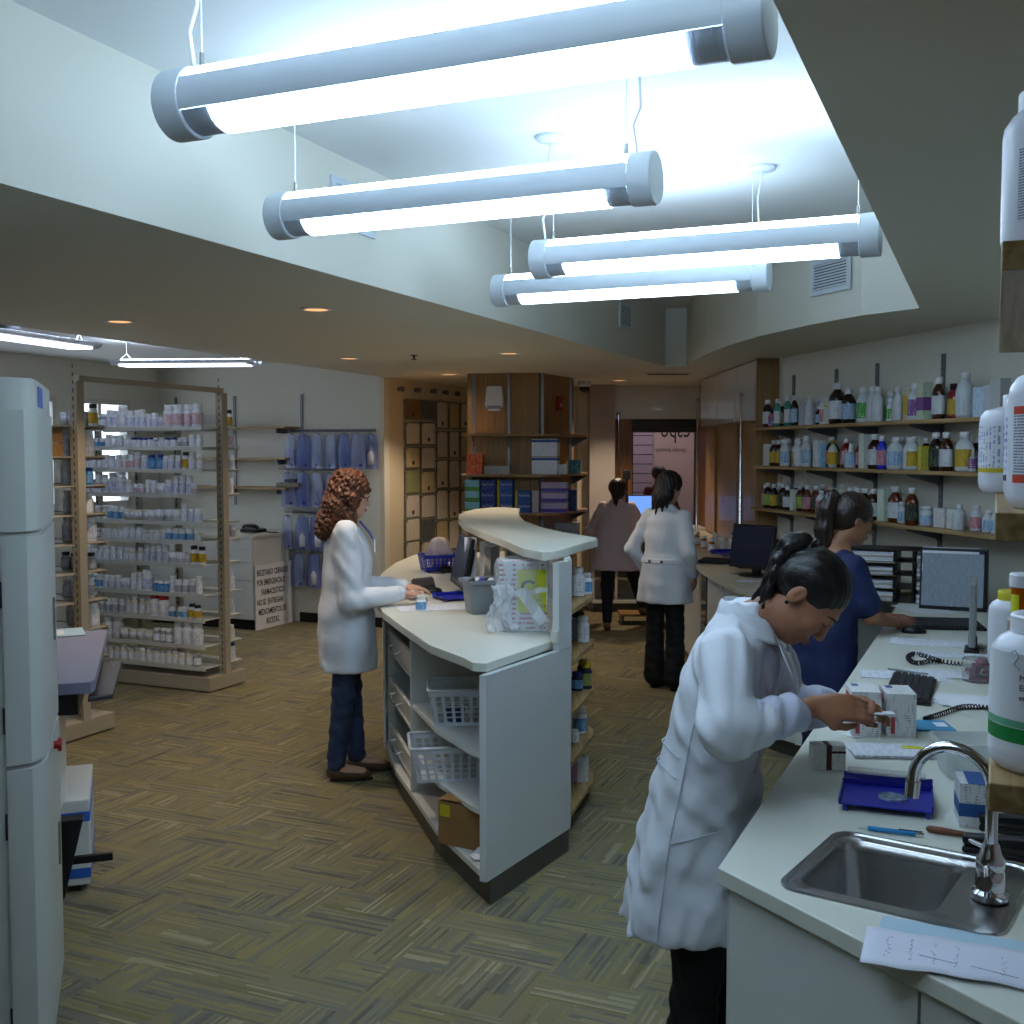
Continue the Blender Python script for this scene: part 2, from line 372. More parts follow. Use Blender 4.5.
p = P(668, 373, HS); q = thing('ceiling_vent', 'dark linear slot vent in the soffit beyond the well corner', 'air vent', p-Vector((0,0,.006)), 0)
MB().box((0,0,0), (.42, .14, .01)).build('frame', M_soff, q)
s = MB()
for i in range(4): s.box((0, -.045+.03*i, -.007), (.38, .014, .004))
s.build('slots', M_dark, q)

# downlights ---------------------------------------------------------
names = [((120, 321), 'farthest left'), ((316, 309), 'nearest the well edge at left'), ((349, 358), 'in front of the white wall end'), ((509, 353), 'in front of the wooden pillar'), ((619, 380), 'above the pink-coated woman'), ((449, 374), 'above the framed certificates')]
def downlight(p, label, power):
    t = thing('downlight', label, 'ceiling light', p, 0, 'recessed warm downlights in the soffit')
    MB().lathe([(.062, -.001), (.062, -.006), (.078, -.008), (.085, -.004), (.085, -.001)], n=24, cap=False).build('trim_ring', M_lampb, t, smooth=True)
    MB().lathe([(.001, -.003), (.061, -.003)], n=24, cap=False).build('lens', M_warm, t)
    L = bpy.data.lights.new('bulb', 'SPOT'); L.energy = power; L.color = (1, .78, .56); L.spot_size = 2.0; L.spot_blend = .6; L.shadow_soft_size = .05
    o = bpy.data.objects.new('bulb', L); COL.objects.link(o); o.parent = t; o.location = (0, 0, -.02)
for (px, n_) in names:
    downlight(P(px[0], px[1], HS), 'warm recessed downlight in the soffit, '+n_, SPOT_W*{449: 1.5, 619: 1.7}.get(px[0], 1))
p = P(414, 355, HS); t = thing('sprinkler_head', 'tiny dark sprinkler head between two downlights in the left soffit', 'sprinkler', p)
MB().lathe([(.03, -.001), (.03, -.005), (.01, -.008), (.008, -.03), (.02, -.034), (.02, -.037), (.001, -.037)], n=14).build('sprinkler_body', M_dark, t)

# tube lamps ------------------------------------------------------------
def tube_lamp(pl, L, label, r=.075, canopy=True, cords=(.06, .94), pc=.97):
    """pl = left end axis point; lamp runs along V"""
    t = thing('tube_lamp', label, 'hanging lamp', pl, RU, 'cylindrical tube lamps hanging in the ceiling well')   # local +X = V
    def arc(a0, a1, x0, x1, rr, n=14):
        vs = []
        for x in (x0, x1): vs += [(x, rr*math.cos(a0+(a1-a0)*i/n), rr*math.sin(a0+(a1-a0)*i/n)) for i in range(n+1)]
        return vs, [(i, i+1, n+2+i, n+1+i) for i in range(n)]
    d = math.radians; c = .07
    h = MB()
    h.add(*arc(d(-26), d(30), c, L-c, r)); h.add(*arc(d(150), d(206), c, L-c, r))
    h.add(*arc(d(-26), d(30), c, L-c, r-.006)); h.add(*arc(d(150), d(206), c, L-c, r-.006))
    h.build('housing', M_lampb, t, smooth=True)
    for x0, x1 in ((0, c), (L-c, L)):
        MB().cyl((x0, 0, 0), (x1, 0, 0), r*1.012, n=40).build('end_cap', M_lampb, t, smooth=True, bevel=.004)
    lo = MB(); lo.add(*arc(d(207), d(333), c+.07, L-c-.07, r-.004, 20)); lo.build('lower_diffuser', M_lite, t, smooth=True)
    hi = MB(); hi.add(*arc(d(31), d(149), c+.01, L-c-.01, r-.002, 20)); hi.build('upper_diffuser', M_liteup, t, smooth=True)
    for x0, x1 in ((c, c+.07), (L-c-.07, L-c)):
        rf = MB(); rf.add(*arc(d(207), d(333), x0, x1, r-.006, 20)); rf.build('reflector', mat('lamp_reflector', '#b9c2cc', .3, metal=.3, bump=.5, bscale=80, stretch=(6, .3, .3)), t, smooth=True)
    top = HT-pl[2]
    for i, f in enumerate(cords):
        x = L*f
        MB().tube([(x, 0, r-.002), (x, 0, top*.5), (x, 0, top)], .0018, 6).build('suspension_wire', M_cord, t)
        MB().cyl((x, 0, r-.004), (x, 0, r+.03), .006, n=10).build('wire_grip', M_steel, t)
    x = L*pc-.02
    MB().tube([(x, 0, r-.003), (x-.012, 0, r+.08), (x+.01, 0, top*.45), (x+.004, 0, top*.7), (x+.02, 0, top*.93), (x+.02, 0, top)], .0045, 8).build('power_cord', M_cord, t, smooth=True)
    MB().lathe([(.06, top-.001), (.06, top-.012), (.05, top-.02), (.001, top-.022)], (x+.02, 0, 0), n=24).build('canopy', M_lampb, t, smooth=True)
    return t
def lamp_from(px1, px2, y, L, label, **k):
    x1 = (px1-512)/1100; x2 = (px2-512)/1100; d1 = L*(.916+.402*x2)/(x2-x1)
    yy = (512-y)/1100; c, s = math.cos(TH), math.sin(TH)
    sc = d1/(c+yy*s)
    return tube_lamp(Vector((x1*sc, d1, CZ+(-s+yy*c)*sc)), L, label, **k)
lamp_from(174, 757, 107, 1.3, 'nearest and largest white tube lamp, running across the top of the picture', pc=.06)
lamp_from(276, 651, 217, 1.3, 'second white tube lamp from the front, left of the ceiling canopies', cords=(.06, .93))
lamp_from(535, 877, 260, 1.3, 'white tube lamp on the right, third from the front', pc=.05)
lamp_from(496, 767, 291, 1.3, 'farthest white tube lamp, lowest in view behind the third')

tube_lamp(Vector((-1.22, 1.40, 2.53)), 1.3, 'unseen white tube lamp nearest the camera, added to light the room')  # out of view, added as extra fill for the near room
def wing_lamp(loc, ang, L, label):
    t = thing('pendant_lamp', label, 'hanging lamp', loc, ang)
    h = MB()
    prof = [(-.12, .03), (-.1, .015), (-.06, .0), (-.03, .02), (.03, .02), (.06, .0), (.1, .015), (.12, .03)]
    k = len(prof); vs = [(x, y, z) for x in (0, L) for y, z in prof]+[(x, y, z+.008) for x in (0, L) for y, z in prof]
    fs = [(i, i+1, k+i+1, k+i) for i in range(k-1)]+[(2*k+i, 3*k+i, 3*k+i+1, 2*k+i+1) for i in range(k-1)]
    h.add(vs, fs).build('wing_housing', M_lampb, t, solid=.003)
    MB().span((.07, -.085, -.006), (L-.07, .085, .012)).build('lower_diffuser', M_lite2, t)
    MB().span((.07, -.05, .035), (L-.07, .05, .05)).build('upper_diffuser', M_liteup2, t)
    top = 2.68-loc[2]
    for x in (.1, L-.1):
        MB().tube([(x-.05, -.08, .02), (x, 0, .1), (x+.05, .08, .02)], .003, 6).tube([(x, 0, .1), (x, 0, top)], .002, 6).build('suspension_wire', M_cord, t)
    return t
wing_lamp(P(115, 366, 2.47), math.atan2(-.1, 1.15), 1.2, 'small white winged lamp hanging above the pill rack, right of the pair')
wing_lamp(Vector((-3.33, 6.35, 2.48)), math.pi/2-.27, 1.42, 'white winged lamp entering the frame at the far left edge')
wing_lamp(Vector((-5.0, 4.0, 2.48)), math.pi/2-.27, 1.42, 'unseen white winged lamp over the dispensary, added to light the room')  # out of view, added to brighten the dispensary side
wing_lamp(Vector((-6.3, 7.2, 2.5)), math.pi/2-.27, 1.42, 'unseen white winged lamp over the beige rack, added to light the room')  # another added lamp out of view, extra light from the left
t = thing('ceiling_speaker', 'dark round dome on the ceiling at the left edge above the lamp', 'camera dome', P(10, 326, 2.6))
MB().lathe([(.0, -.05), (.05, -.04), (.07, 0), (.08, .08)], n=20).build('dome_body', M_dark, t, smooth=True)
# ============================================================ large furniture
def uv(base, r, a, z=0): return Vector((base[0], base[1], 0))+V*r+U*a+Vector((0, 0, z))
# ---- main worktop (right) with sink hole
CT = .93; TOPT = .035
SK = Vector((.79, 2.14, 0)); SA = -.6                     # sink centre, rotation; local x = long side
SL, SW = .415, .39
def sk(x, y): c, s = math.cos(SA), math.sin(SA); return (SK.x+x*c-y*s, SK.y+x*s+y*c)
def rrect(hx, hy, r, n=6):
    pts = []
    for cx, cy, a in ((hx-r, hy-r, 0), (-hx+r, hy-r, 90), (-hx+r, -hy+r, 180), (hx-r, -hy+r, 270)):
        pts += [(cx+r*math.cos(math.radians(a+90*i/n)), cy+r*math.sin(math.radians(a+90*i/n))) for i in range(n+1)]
    return pts
main_top = [(.42, 2.2), (1.73, 5.13), (2.20, 6.2), (2.645, 6.15), (3.55, 3.3), (3.55, .7), (1.25, .7)]
hole = [sk(x, y) for x, y in rrect(SL/2-.02, SW/2-.02, .04)]
MTOP = thing('worktop', 'long off-white worktop with the steel sink, along the right side', 'worktop', (0,0,0))
MB().prism(main_top, CT-TOPT, CT, [hole]).build('worktop_slab', M_top, MTOP, bevel=.003)
# sink
sk_t = thing('sink', 'rectangular stainless steel sink set into the near corner of the worktop', 'sink', (SK.x, SK.y, CT), SA)
b = MB(); ro = rrect(SL/2, SW/2, .045); n = len(ro)
bx, bw = -.05, .0     # bowl centre offset
def bowl(hx, hy, r): return [(x+bx, y+bw) for x, y in rrect(hx, hy, r)]
rings = [([(x, y) for x, y in ro], .0), ([(x*.995, y*.995) for x, y in ro], .005), ([(x*.955, y*.955) for x, y in ro], .005), ([(x*.94, y*.94) for x, y in ro], .0015),
         (bowl(.132, .155, .045), .001), (bowl(.128, .15, .045), -.004), (bowl(.124, .146, .045), -.02), (bowl(.118, .14, .05), -.12), (bowl(.108, .13, .05), -.145), (bowl(.085, .105, .05), -.158), (bowl(.03, .03, .025), -.162)]
vs = [(x, y, z) for rg, z in rings for x, y in rg]
fs = [(k*n+i, k*n+(i+1) % n, (k+1)*n+(i+1) % n, (k+1)*n+i) for k in range(len(rings)-1) for i in range(n)]+[tuple(range((len(rings)-1)*n, len(rings)*n))]
b.add(vs, fs); b.build('basin', M_steel, sk_t, smooth=True)
MB().lathe([(.035, -.157), (.03, -.155), (.022, -.160), (.001, -.160)], (bx, 0, 0), n=24).build('drain', M_chrome, sk_t, smooth=True)
dr = MB(); rr_ = random.Random(3)
for i in range(40):
    x, y = bx+rr_.uniform(-.08, .1), rr_.uniform(-.1, .05); s_ = rr_.uniform(.001, .0028)
    dr.lathe([(s_, 0), (s_*.7, s_*.6), (.0001, s_*.8)], (x, y, -.159), n=8)
dr.build('water_drops', mat('water', '#ffffff', .02, trans=.8, ior=1.33), sk_t, smooth=True)['kind'] = 'stuff'
# faucet
fx, fy = sk(.152, -.02)
ft = thing('faucet', 'chrome gooseneck faucet on the right rim of the sink', 'faucet', (fx, fy, CT+.0045), SA)
MB().lathe([(.034, 0), (.034, .012), (.027, .018), (.026, .05), (.024, .055), (.026, .06), (.026, .075), (.02, .085), (.016, .1), (.014, .105)], n=28).build('base', M_chrome, ft, smooth=True)
pts = [(0, 0, .09), (0, 0, .15), (0, 0, .205)]+[(-.072+.072*math.cos(a), 0, .205+.072*math.sin(a)) for a in [math.pi*i/14 for i in range(1, 15)]]+[(-.145, 0, .19)]
MB().tube(pts, .0115, 16).build('gooseneck', M_chrome, ft, smooth=True)
MB().cyl((-.1445, 0, .20), (-.1465, 0, .168), .0145, n=20).build('aerator', M_chrome, ft, smooth=True)
b = MB()
for s_ in (-1, 1): b.cyl((0, s_*.02, .035), (0, s_*.055, .045), .013, .015, n=16); b.cyl((0, s_*.045, .05), (.0, s_*.05, .075), .006, .005)
b.cyl((.0, .05, .072), (-.05, .055, .085), .006, .004, n=10)
b.build('handles', M_chrome, ft, smooth=True)
# cabinets under the worktop
def cabinet_run(name, label, poly, ztop, z0=.1, mats=M_white): pass
cab = thing('base_cabinet', 'white base cabinet with plain door panels under the sink worktop', 'cabinet', (0,0,0))
body = [(.455, 2.20), (1.80, 5.11), (2.26, 6.15), (2.6, 6.12), (3.5, 3.3), (3.5, .75), (1.26, .75)]
MB().prism(body, .1, CT-TOPT, [hole]).build('carcass', M_white, cab)
MB().prism([(.56, 2.18), (1.85, 5.08), (2.29, 6.1), (2.58, 6.05), (3.4, 3.3), (3.4, .8), (1.33, .8)], 0, .1).build('plinth', M_kick, cab)
e0, e1 = Vector((.455, 2.20)), Vector((1.26, .75)); ed = (e1-e0); el = ed.length; ed.normalize(); en = Vector((ed.y, -ed.x))
pos = [0, .48, .98, 1.48]
for i in range(3):
    a, c = e0+ed*(pos[i]+.003), e0+ed*(pos[i+1]-.003)
    MB().prism([a, c, c+en*.016, a+en*.016], .115, CT-TOPT-.004).build('door', M_white, cab, bevel=.0015)
f0, f1 = Vector((.455, 2.20)), Vector((1.80, 5.11)); fd = (f1-f0); L_ = fd.length; fd.normalize(); fn = Vector((-fd.y, fd.x))
for i in range(6):
    a, c = f0+fd*(L_*i/6+.003), f0+fd*(L_*(i+1)/6-.003)
    MB().prism([a, c, c+fn*.016, a+fn*.016], .115, CT-TOPT-.004).build('door', M_white, cab, bevel=.0015)

# ---- back counter (far right)
BT = .95
bc = thing('back_counter', 'curved pale counter far right under the wall shelves, beside the lab-coated woman', 'counter', (0,0,0))
btop = [(1.42, 11.3), (1.40, 9.4), (1.37, 8.36), (1.33, 7.85), (1.32, 7.2), (1.35, 6.64), (1.43, 6.33), (1.56, 6.1), (1.75, 5.98), (2.0, 5.95), (2.54, 6.5), (2.08, 8.68), (1.98, 8.9), (1.98, 11.3)]
btop = [(x, y) if y > 6.25 or x < 1.9 else (x, y+.32) for x, y in btop]
MB().prism(btop, BT-.035, BT).build('worktop_slab', mat('pale_wood_laminate', '#c6bda6', .3), bc, bevel=.003)
inn = [(1.50, 11.25), (1.48, 9.4), (1.45, 8.36), (1.41, 7.85), (1.40, 7.2), (1.43, 6.68), (1.5, 6.42), (1.62, 6.22), (1.78, 6.1), (1.98, 6.34), (2.52, 6.6), (2.06, 8.6), (1.96, 8.9), (1.96, 11.25)]
MB().prism(inn, .1, BT-.035).build('carcass', M_white, bc)
MB().prism([(x+.05, y+.02) for x, y in inn[:8]]+[(1.8, 6.2), (1.98, 6.4)]+inn[10:], 0, .1).build('plinth', M_kick, bc)
def front_panels(par, a, c, zs, n, m, off=.016, side=1, name='drawer'):
    a, c = Vector(a), Vector(c); d = (c-a); L = d.length; d.normalize(); nn = Vector((-d.y, d.x))*side
    for i in range(n):
        p, q = a+d*(L*i/n+.003), a+d*(L*(i+1)/n-.003)
        for z0, z1 in zs: MB().prism([p, q, q+nn*off, p+nn*off], z0+.003, z1-.003).build(name, m, par)
front_panels(bc, (1.48, 9.35), (1.45, 8.4), [(.1, .9)], 2, M_white, side=-1, name='door')
front_panels(bc, (1.45, 8.3), (1.41, 7.87), [(.1, .5)], 1, M_white, side=-1, name='door')
front_panels(bc, (1.45, 8.3), (1.41, 7.87), [(.5, .9)], 1, mat('smoked_glass', '#4a5560', .1, coat=.5), side=-1, name='glass_panel')
front_panels(bc, (1.41, 7.8), (1.40, 7.2), [(.1, .9)], 1, M_white, side=-1, name='door')
front_panels(bc, (1.40, 7.15), (1.43, 6.7), [(.1, .34), (.34, .58), (.58, .72), (.72, .9)], 1, M_white, side=-1)
front_panels(bc, (1.62, 6.2), (1.78, 6.08), [(.1, .34), (.34, .58), (.58, .72), (.72, .9)], 1, M_white, side=-1)

# ---- island ------------------------------------------------------------
IT = .95
isl = thing('service_island', 'curved white service island with open shelves, drawers and raised ledge in the centre', 'counter', (0,0,0))
ledge = [(.13, 4.80), (.05, 4.98), (-.05, 5.49), (-.16, 5.95), (-.22, 6.26), (-.30, 6.7), (-.35, 7.17), (-.37, 7.6), (-.34, 7.98), (-.28, 8.3), (-.17, 8.52), (-.06, 8.56), (.06, 8.42), (.05, 7.9), (.05, 7.5), (.08, 6.9), (.17, 6.34), (.28, 5.95), (.43, 5.60), (.43, 5.50), (.40, 5.42), (.20, 4.86), (.17, 4.81)]
MB().prism(ledge, 1.295, 1.335).build('raised_ledge', M_top, isl, bevel=.004, smooth=False)
# back panel line (curved), customer side
Cc = [(.235, 4.85), (.235, 5.1), (.20, 5.4), (.14, 5.75), (.07, 6.1), (-.02, 6.6), (-.08, 7.1), (-.11, 7.6), (-.10, 8.0), (-.04, 8.35)]
wt = [(-.10, 4.25), (-.155, 4.27), (-.19, 4.36), (-.35, 4.65), (-.53, 5.19), (-.66, 5.6), (-.74, 5.98), (-.82, 6.4), (-.86, 6.9), (-.88, 7.46), (-.86, 8.1), (-.78, 8.68), (-.69, 8.87), (-.55, 8.95), (-.2, 8.9), (-.03, 8.7)]+[(x-.015, y) for x, y in Cc[::-1]]+[(.19, 4.78)]
MB().prism(wt, IT-.038, IT).build('worktop_slab', M_top, isl, bevel=.004)
off = .03
bp_ = Cc+[(x+off, y+.01) for x, y in Cc[::-1]]
MB().prism(bp_, .1, 1.295).build('back_panel', M_gloss, isl)
# near end panel, L shaped: full to worktop, right strip up to the ledge
A0, A1 = Vector((-.10, 4.19)), Vector((.26, 4.81)); ad = (A1-A0).normalized(); an = Vector((-ad.y, ad.x))*.03
def seg(s0, s1, z0, z1, mb, mi=0): a, c = A0+ad*s0, A0+ad*s1; mb.prism([a, c, c+an, a+an], z0, z1, mi=mi)
Lp = (A1-A0).length
q = MB(); seg(0, Lp, .1, IT-.038, q); q.build('end_panel', M_gloss, isl)
q = MB(); seg(Lp-.115, Lp, IT-.037, 1.295, q); q.build('ledge_upright', M_gloss, isl)
q = MB(); seg(Lp-.133, Lp-.117, IT+.0005, IT+.05, q); q.build('end_stop', M_top, isl)
# plinth along the working side and the near end
front = [(-.10, 4.19), (-.33, 4.72), (-.48, 5.22), (-.60, 5.6), (-.68, 5.98), (-.76, 6.45), (-.80, 6.9), (-.82, 7.46), (-.80, 8.1), (-.70, 8.75), (-.3, 8.85)]
MB().prism([(x+.015, y+.02) for x, y in front]+[(x, y) for x, y in Cc[::-1][:-1]]+[(A1.x-.008, A1.y-.01)], 0, .1).build('plinth', M_kick, isl)
MB().prism(front+Cc[::-1][:-1]+[(A1.x-.03, A1.y)], .1, .125).build('bottom_board', M_white, isl)
def inner_x(y):
    for (x0, y0), (x1, y1) in zip(Cc[:-1], Cc[1:]):
        if y0 <= y <= y1: return x0+(x1-x0)*(y-y0)/(y1-y0)
    return Cc[0][0] if y < Cc[0][1] else Cc[-1][0]
def front_x(y):
    for (x0, y0), (x1, y1) in zip(front[:-1], front[1:]):
        if y0 <= y <= y1: return x0+(x1-x0)*(y-y0)/(y1-y0)
    return front[-1][0]
for y in (5.24, 6.0, 6.9, 7.8, 8.75):
    b = MB(); b.prism([(front_x(y), y), (front_x(y+.02), y+.02), (inner_x(y+.3)-.02, y+.32), (inner_x(y+.3)-.02, y+.30)], .125, IT-.038); b.build('divider', M_white, isl)
for z in (.33, .56):
    MB().prism([(-.06, 4.26), (-.17, 4.42), (-.33, 4.75), (-.48, 5.235), (inner_x(5.5)-.02, 5.5), (.19, 4.83)], z-.02, z).build('shelf', M_white, isl)
# angled drawers in the second bay
a, c = Vector((front_x(5.27), 5.27)), Vector((front_x(5.98), 5.98)); d = (c-a).normalized(); nn = Vector((-d.y, d.x))
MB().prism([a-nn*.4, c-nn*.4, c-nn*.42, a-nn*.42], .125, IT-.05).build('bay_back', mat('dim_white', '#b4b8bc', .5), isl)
for z in (.15, .40, .66):
    t0, t1 = z, z+.14
    b = MB(); vs = []
    for p in (a, c):
        for zz, o in ((t0, -.03), (t1, .0), (t1, -.018), (t0, -.048)): vs.append((p.x+nn.x*o, p.y+nn.y*o, zz))
    b.add(vs, [(0,3,2,1), (4,5,6,7), (0,1,5,4), (1,2,6,5), (2,3,7,6), (3,0,4,7)])
    dr = b.build('drawer', M_white, isl)
    m_ = (a+c)/2; p0, p1 = m_-d*.12, m_+d*.12
    MB().tube([(p0.x, p0.y, t1-.04), (p0.x+nn.x*.03, p0.y+nn.y*.03, t1-.05), (m_.x+nn.x*.035, m_.y+nn.y*.035, t1-.06), (p1.x+nn.x*.03, p1.y+nn.y*.03, t1-.05), (p1.x, p1.y, t1-.04)], .004, 8).build('handle', M_steel, dr, smooth=True)
    b = MB(); b.prism([a-nn*.02, c-nn*.02, c-nn*.38, a-nn*.38], t0, t0+.012); b.build('drawer_tray', M_white, dr)
for a_, c_ in (((-.70, 6.03), (-.80, 6.88)), ((-.81, 6.93), (-.82, 7.78)), ((-.82, 7.83), (-.72, 8.72))):
    front_panels(isl, a_, c_, [(.13, .88)], 1, M_white, off=.014, side=1, name='door')
# customer side oak shelves
for z in (.105, .34, .57, .81, 1.05):
    inner = [(x+off+.002, y) for x, y in Cc[1:8]]
    outr = [(.42, 5.62), (.30, 5.95), (.17, 6.34), (.08, 6.9), (.05, 7.5), (.02, 7.6)]
    MB().prism([(.275, 5.0)]+[(.41, 5.5)]+outr+inner[::-1], z-.022, z).build('wooden_shelf', M_oaky, isl)
# ---- pillar with shelves
pil = thing('pillar_shelving', 'brown wood-clad pillar with shelves of boxes at the centre back', 'shelving unit', (0,0,0))
PA, PB, PC = Vector((-.42, 10.45)), Vector((.25, 10.33)), Vector((.62, 11.1))
MB().prism([PA, PB, PC, (.45, 11.5), (-.42, 11.5)], 0, HS).build('cladding', M_teak, pil)
for x, y in ((-.36, 10.43), (-.03, 10.37), (.285, 10.39), (.585, 11.02)):
    MB().span((x-.013, y-.022, .9), (x+.013, y-.002, HS)).build('standard', M_std, pil)
for z in (.87, 1.20, 1.555, 1.93):
    MB().prism([(-.47, 10.42), (-.47, 10.20), (.30, 10.08), (.44, 10.12), (.74, 10.85), (.76, 11.05), (.62, 11.12), (.27, 10.31), (.25, 10.30), (-.42, 10.42)], z-.022, z).build('shelf', M_teak, pil)
    for x, y, dx, dy in ((-.36, 10.40, -.02, -.17), (-.03, 10.34, -.02, -.17), (.60, 11.0, .17, -.07)):
        d = Vector((dx, dy)).normalized(); n_ = Vector((-d.y, d.x))*.006
        p = Vector((x, y)); e = p+Vector((dx, dy))
        b = MB(); b.add([(p.x-n_.x, p.y-n_.y, z-.023), (e.x-n_.x, e.y-n_.y, z-.023), (p.x-n_.x, p.y-n_.y, z-.12), (p.x+n_.x, p.y+n_.y, z-.023), (e.x+n_.x, e.y+n_.y, z-.023), (p.x+n_.x, p.y+n_.y, z-.12)], [(0,1,2), (3,5,4), (0,3,4,1), (1,4,5,2), (2,5,3,0)])
        b.build('bracket', M_std, pil)
t = thing('alarm_siren', 'white rounded siren box high on the pillar, left face', 'alarm', P(0,0,1) if 0 else (-.16, 10.39, 2.26), -.16)
b = MB(); pr = [(-.07, .12), (.07, .12), (.075, .1), (.09, -.06), (.05, -.115), (-.05, -.115), (-.09, -.06), (-.075, .1)]
b.add([(x, y, z) for y in (0, -.05) for x, z in pr], [tuple(range(8)), tuple(range(15, 7, -1))]+[(i, i+8, (i+1) % 8+8, (i+1) % 8) for i in range(8)]).build('siren_cover', M_lampb, t, bevel=.008)
MB().box((0, -.052, -.08), (.13, .006, .03)).build('strobe', mat('strobe_lens', '#8a93a8', .2), t, bevel=.002)
t = thing('fire_alarm', 'small red wall alarm on the right face of the pillar', 'alarm', (.447, 10.74, 2.23), math.atan2(.77, .37))
MB().span((-.045, -.035, -.07), (.045, -.003, .07)).build('alarm_body', M_red, t, bevel=.006)
MB().span((-.015, -.04, -.03), (.015, -.035, .0)).build('alarm_lens', M_lampb, t)

# ---- wood cabinets at back right
def tall(name, label, x0, x1, y0, y1, z0, z1, parts):
    t = thing(name, label, 'cabinet', (0,0,0)); return t
wc = thing('wall_cabinet', 'tall brown wood side panel and white overhead doors where the wall shelves end', 'cabinet', (0,0,0))
MB().span((1.99, 8.74, BT), (2.06, 11.3, HS)).build('wood_front', M_teak, wc)
MB().span((1.925, 8.69, BT), (2.17, 8.735, HS-.001)).build('side_panel', M_teak, wc)
for i, (y0, y1) in enumerate(((8.74, 9.55), (9.57, 10.4), (10.42, 11.28))):
    MB().span((1.93, y0, 2.02), (1.988, y1, HS-.01)).build('overhead_door', M_gloss, wc, bevel=.004)
b = MB(); b.span((1.96, 9.6, BT+.02), (1.988, 10.35, 2.0)); b.build('wood_door', M_teak, wc)
for y in (9.0, 10.9):
    MB().span((1.965, y-.22, BT+.02), (1.988, y+.22, 2.0)).build('wood_door', M_teak, wc, bevel=.003)
bk = thing('bookcase', 'open reddish wood bookcase with a few papers beside the service window', 'bookcase', (0,0,0))
b = MB(); X0, X1, Y0, Y1 = 2.13, 2.72, 11.35, 11.75
b.span((X0-.0, Y0, 0), (X0+.03, Y1, HS)); b.build('side_panel', M_redwood, bk)
MB().span((X0+.03, Y1-.02, 0), (X1, Y1, HS)).build('back_panel', M_redwood, bk)
for z in (.5, .9, 1.3, 1.72, 2.1): MB().span((X0+.03, Y0, z-.02), (X1, Y1-.02, z)).build('shelf', M_redwood, bk)
# white bulkhead above the service window, brown pilasters, shutter
struct(MB().span((1.14, 12.45, 2.13), (2.12, 12.599, HS)).build('trim_3', M_white))
struct(MB().span((1.14, 12.45, .0), (1.36, 12.599, 2.13)).build('trim_4', M_redwood))
struct(MB().span((2.12, 11.8, 0), (2.16, 12.599, HS)).build('trim_5', M_redwood))
t = thing('roller_shutter', 'grey rolled-up shutter box at the top of the service window', 'shutter', (0,0,0))
MB().span((1.361, 12.5, 1.98), (2.119, 12.66, 2.129)).build('shutter_box', M_dark, t, bevel=.01)
for z in (2.0, 2.03, 2.06, 2.09): MB().cyl((1.37, 12.5, z), (2.11, 12.5, z), .008, n=8).build('slat', M_kick, t)
o = MB().span((1.361, 12.64, .9), (2.119, 12.646, 1.98)).build('window_4', M_glassp); struct(o)
b = MB(); b.span((1.36, 12.6, .9), (1.385, 12.69, 1.98)); b.span((2.095, 12.6, .9), (2.12, 12.69, 1.98)); b.build('window_frame', M_dark, o)
# poles
for i, (a, c, l) in enumerate([((1.91, 9.2, 2.25), (1.87, 9.0, BT), 'leaning silver pole nearer the monitor, in front of the wood doors'), ((1.89, 11.25, 2.3), (1.85, 11.0, BT), 'silver pole farther back, in front of the bookcase'), ((1.2, 12.40, 2.2), (1.2, 12.40, .0), 'thin silver pole left of the service window')]):
    t = thing('pole', l, 'pole', c); d = Vector(a)-Vector(c)
    MB().cyl((0,0,0), d, .013, n=12).build('tube', M_chrome, t, smooth=True); MB().cyl(d*.985, d, .02, n=12).build('clamp', M_steel, t)
    MB().cyl((0,0,0), (0,0,.01), .03, n=16).build('foot', M_steel, t)
# the passage beyond the window
struct(MB().span((.2, 14.6, 0), (3.6, 14.7, 2.9)).build('wall_outside', mat('pinkish_paint', '#c8a9a8', .6)))
struct(MB().prism([(.2, 12.75), (3.6, 12.75), (3.6, 14.6), (.2, 14.6)], -.05, 0).build('floor_outside', M_kick))
t = thing('slatwall_panel', 'grooved pinkish slatwall panel seen through the service window', 'panel', (1.56, 14.58, .6))
b = MB(); 
for i in range(12): b.span((-.20, -.03, .125*i), (.30, 0, .125*i+.115))
b.build('slat_boards', mat('mauve_slatwall', '#b8a2b2', .5), t); MB().span((-.2, 0, 0), (.3, .01, 1.5)).build('groove_back', M_black, t)
t = thing('wall_sign', 'dark lettering read from behind on the pale wall beyond the service window', 'sign', (2.32, 14.59, 1.78))
MB().span((-.45, 0, -.9), (.14, .008, .75)).build('sign_board', mat('sign_pink', '#cfb2ae', .5), t)
o = text('lettering', 'espo', .34, M_ink, t, (-.36, -.004, .17), (math.pi/2, 0, 0), 'RIGHT'); o.scale = (-.62, 1, 1)
o = text('small_lettering', 'specialty pharmacy', .085, mat('grey_ink', '#6d5f66', .6), t, (-.42, -.004, -.02), (math.pi/2, 0, 0), 'RIGHT'); o.scale = (-.62, 1, 1)
struct(MB().span((.1, 12.71, 2.9), (3.7, 14.7, 3.0)).build('ceiling_unseen', M_wall))  # unseen ceiling and walls, added to keep sky light out of the passage
struct(MB().span((.1, 12.71, 0), (.2, 14.7, 2.9)).build('wall_unseen_left', M_wall)); struct(MB().span((3.6, 12.71, 0), (3.7, 14.7, 2.9)).build('wall_unseen_right', M_wall))
struct(MB().span((2.76, 12.6, 0), (3.7, 12.7, 3.0)).build('wall_unseen_front', M_wall))
# light in the passage
L = bpy.data.lights.new('passage_light', 'AREA'); L.energy = 7; L.size = 1.2; L.color = (1, .9, .95)
o = bpy.data.objects.new('passage_light', L); COL.objects.link(o); o.location = (1.8, 13.6, 2.8)
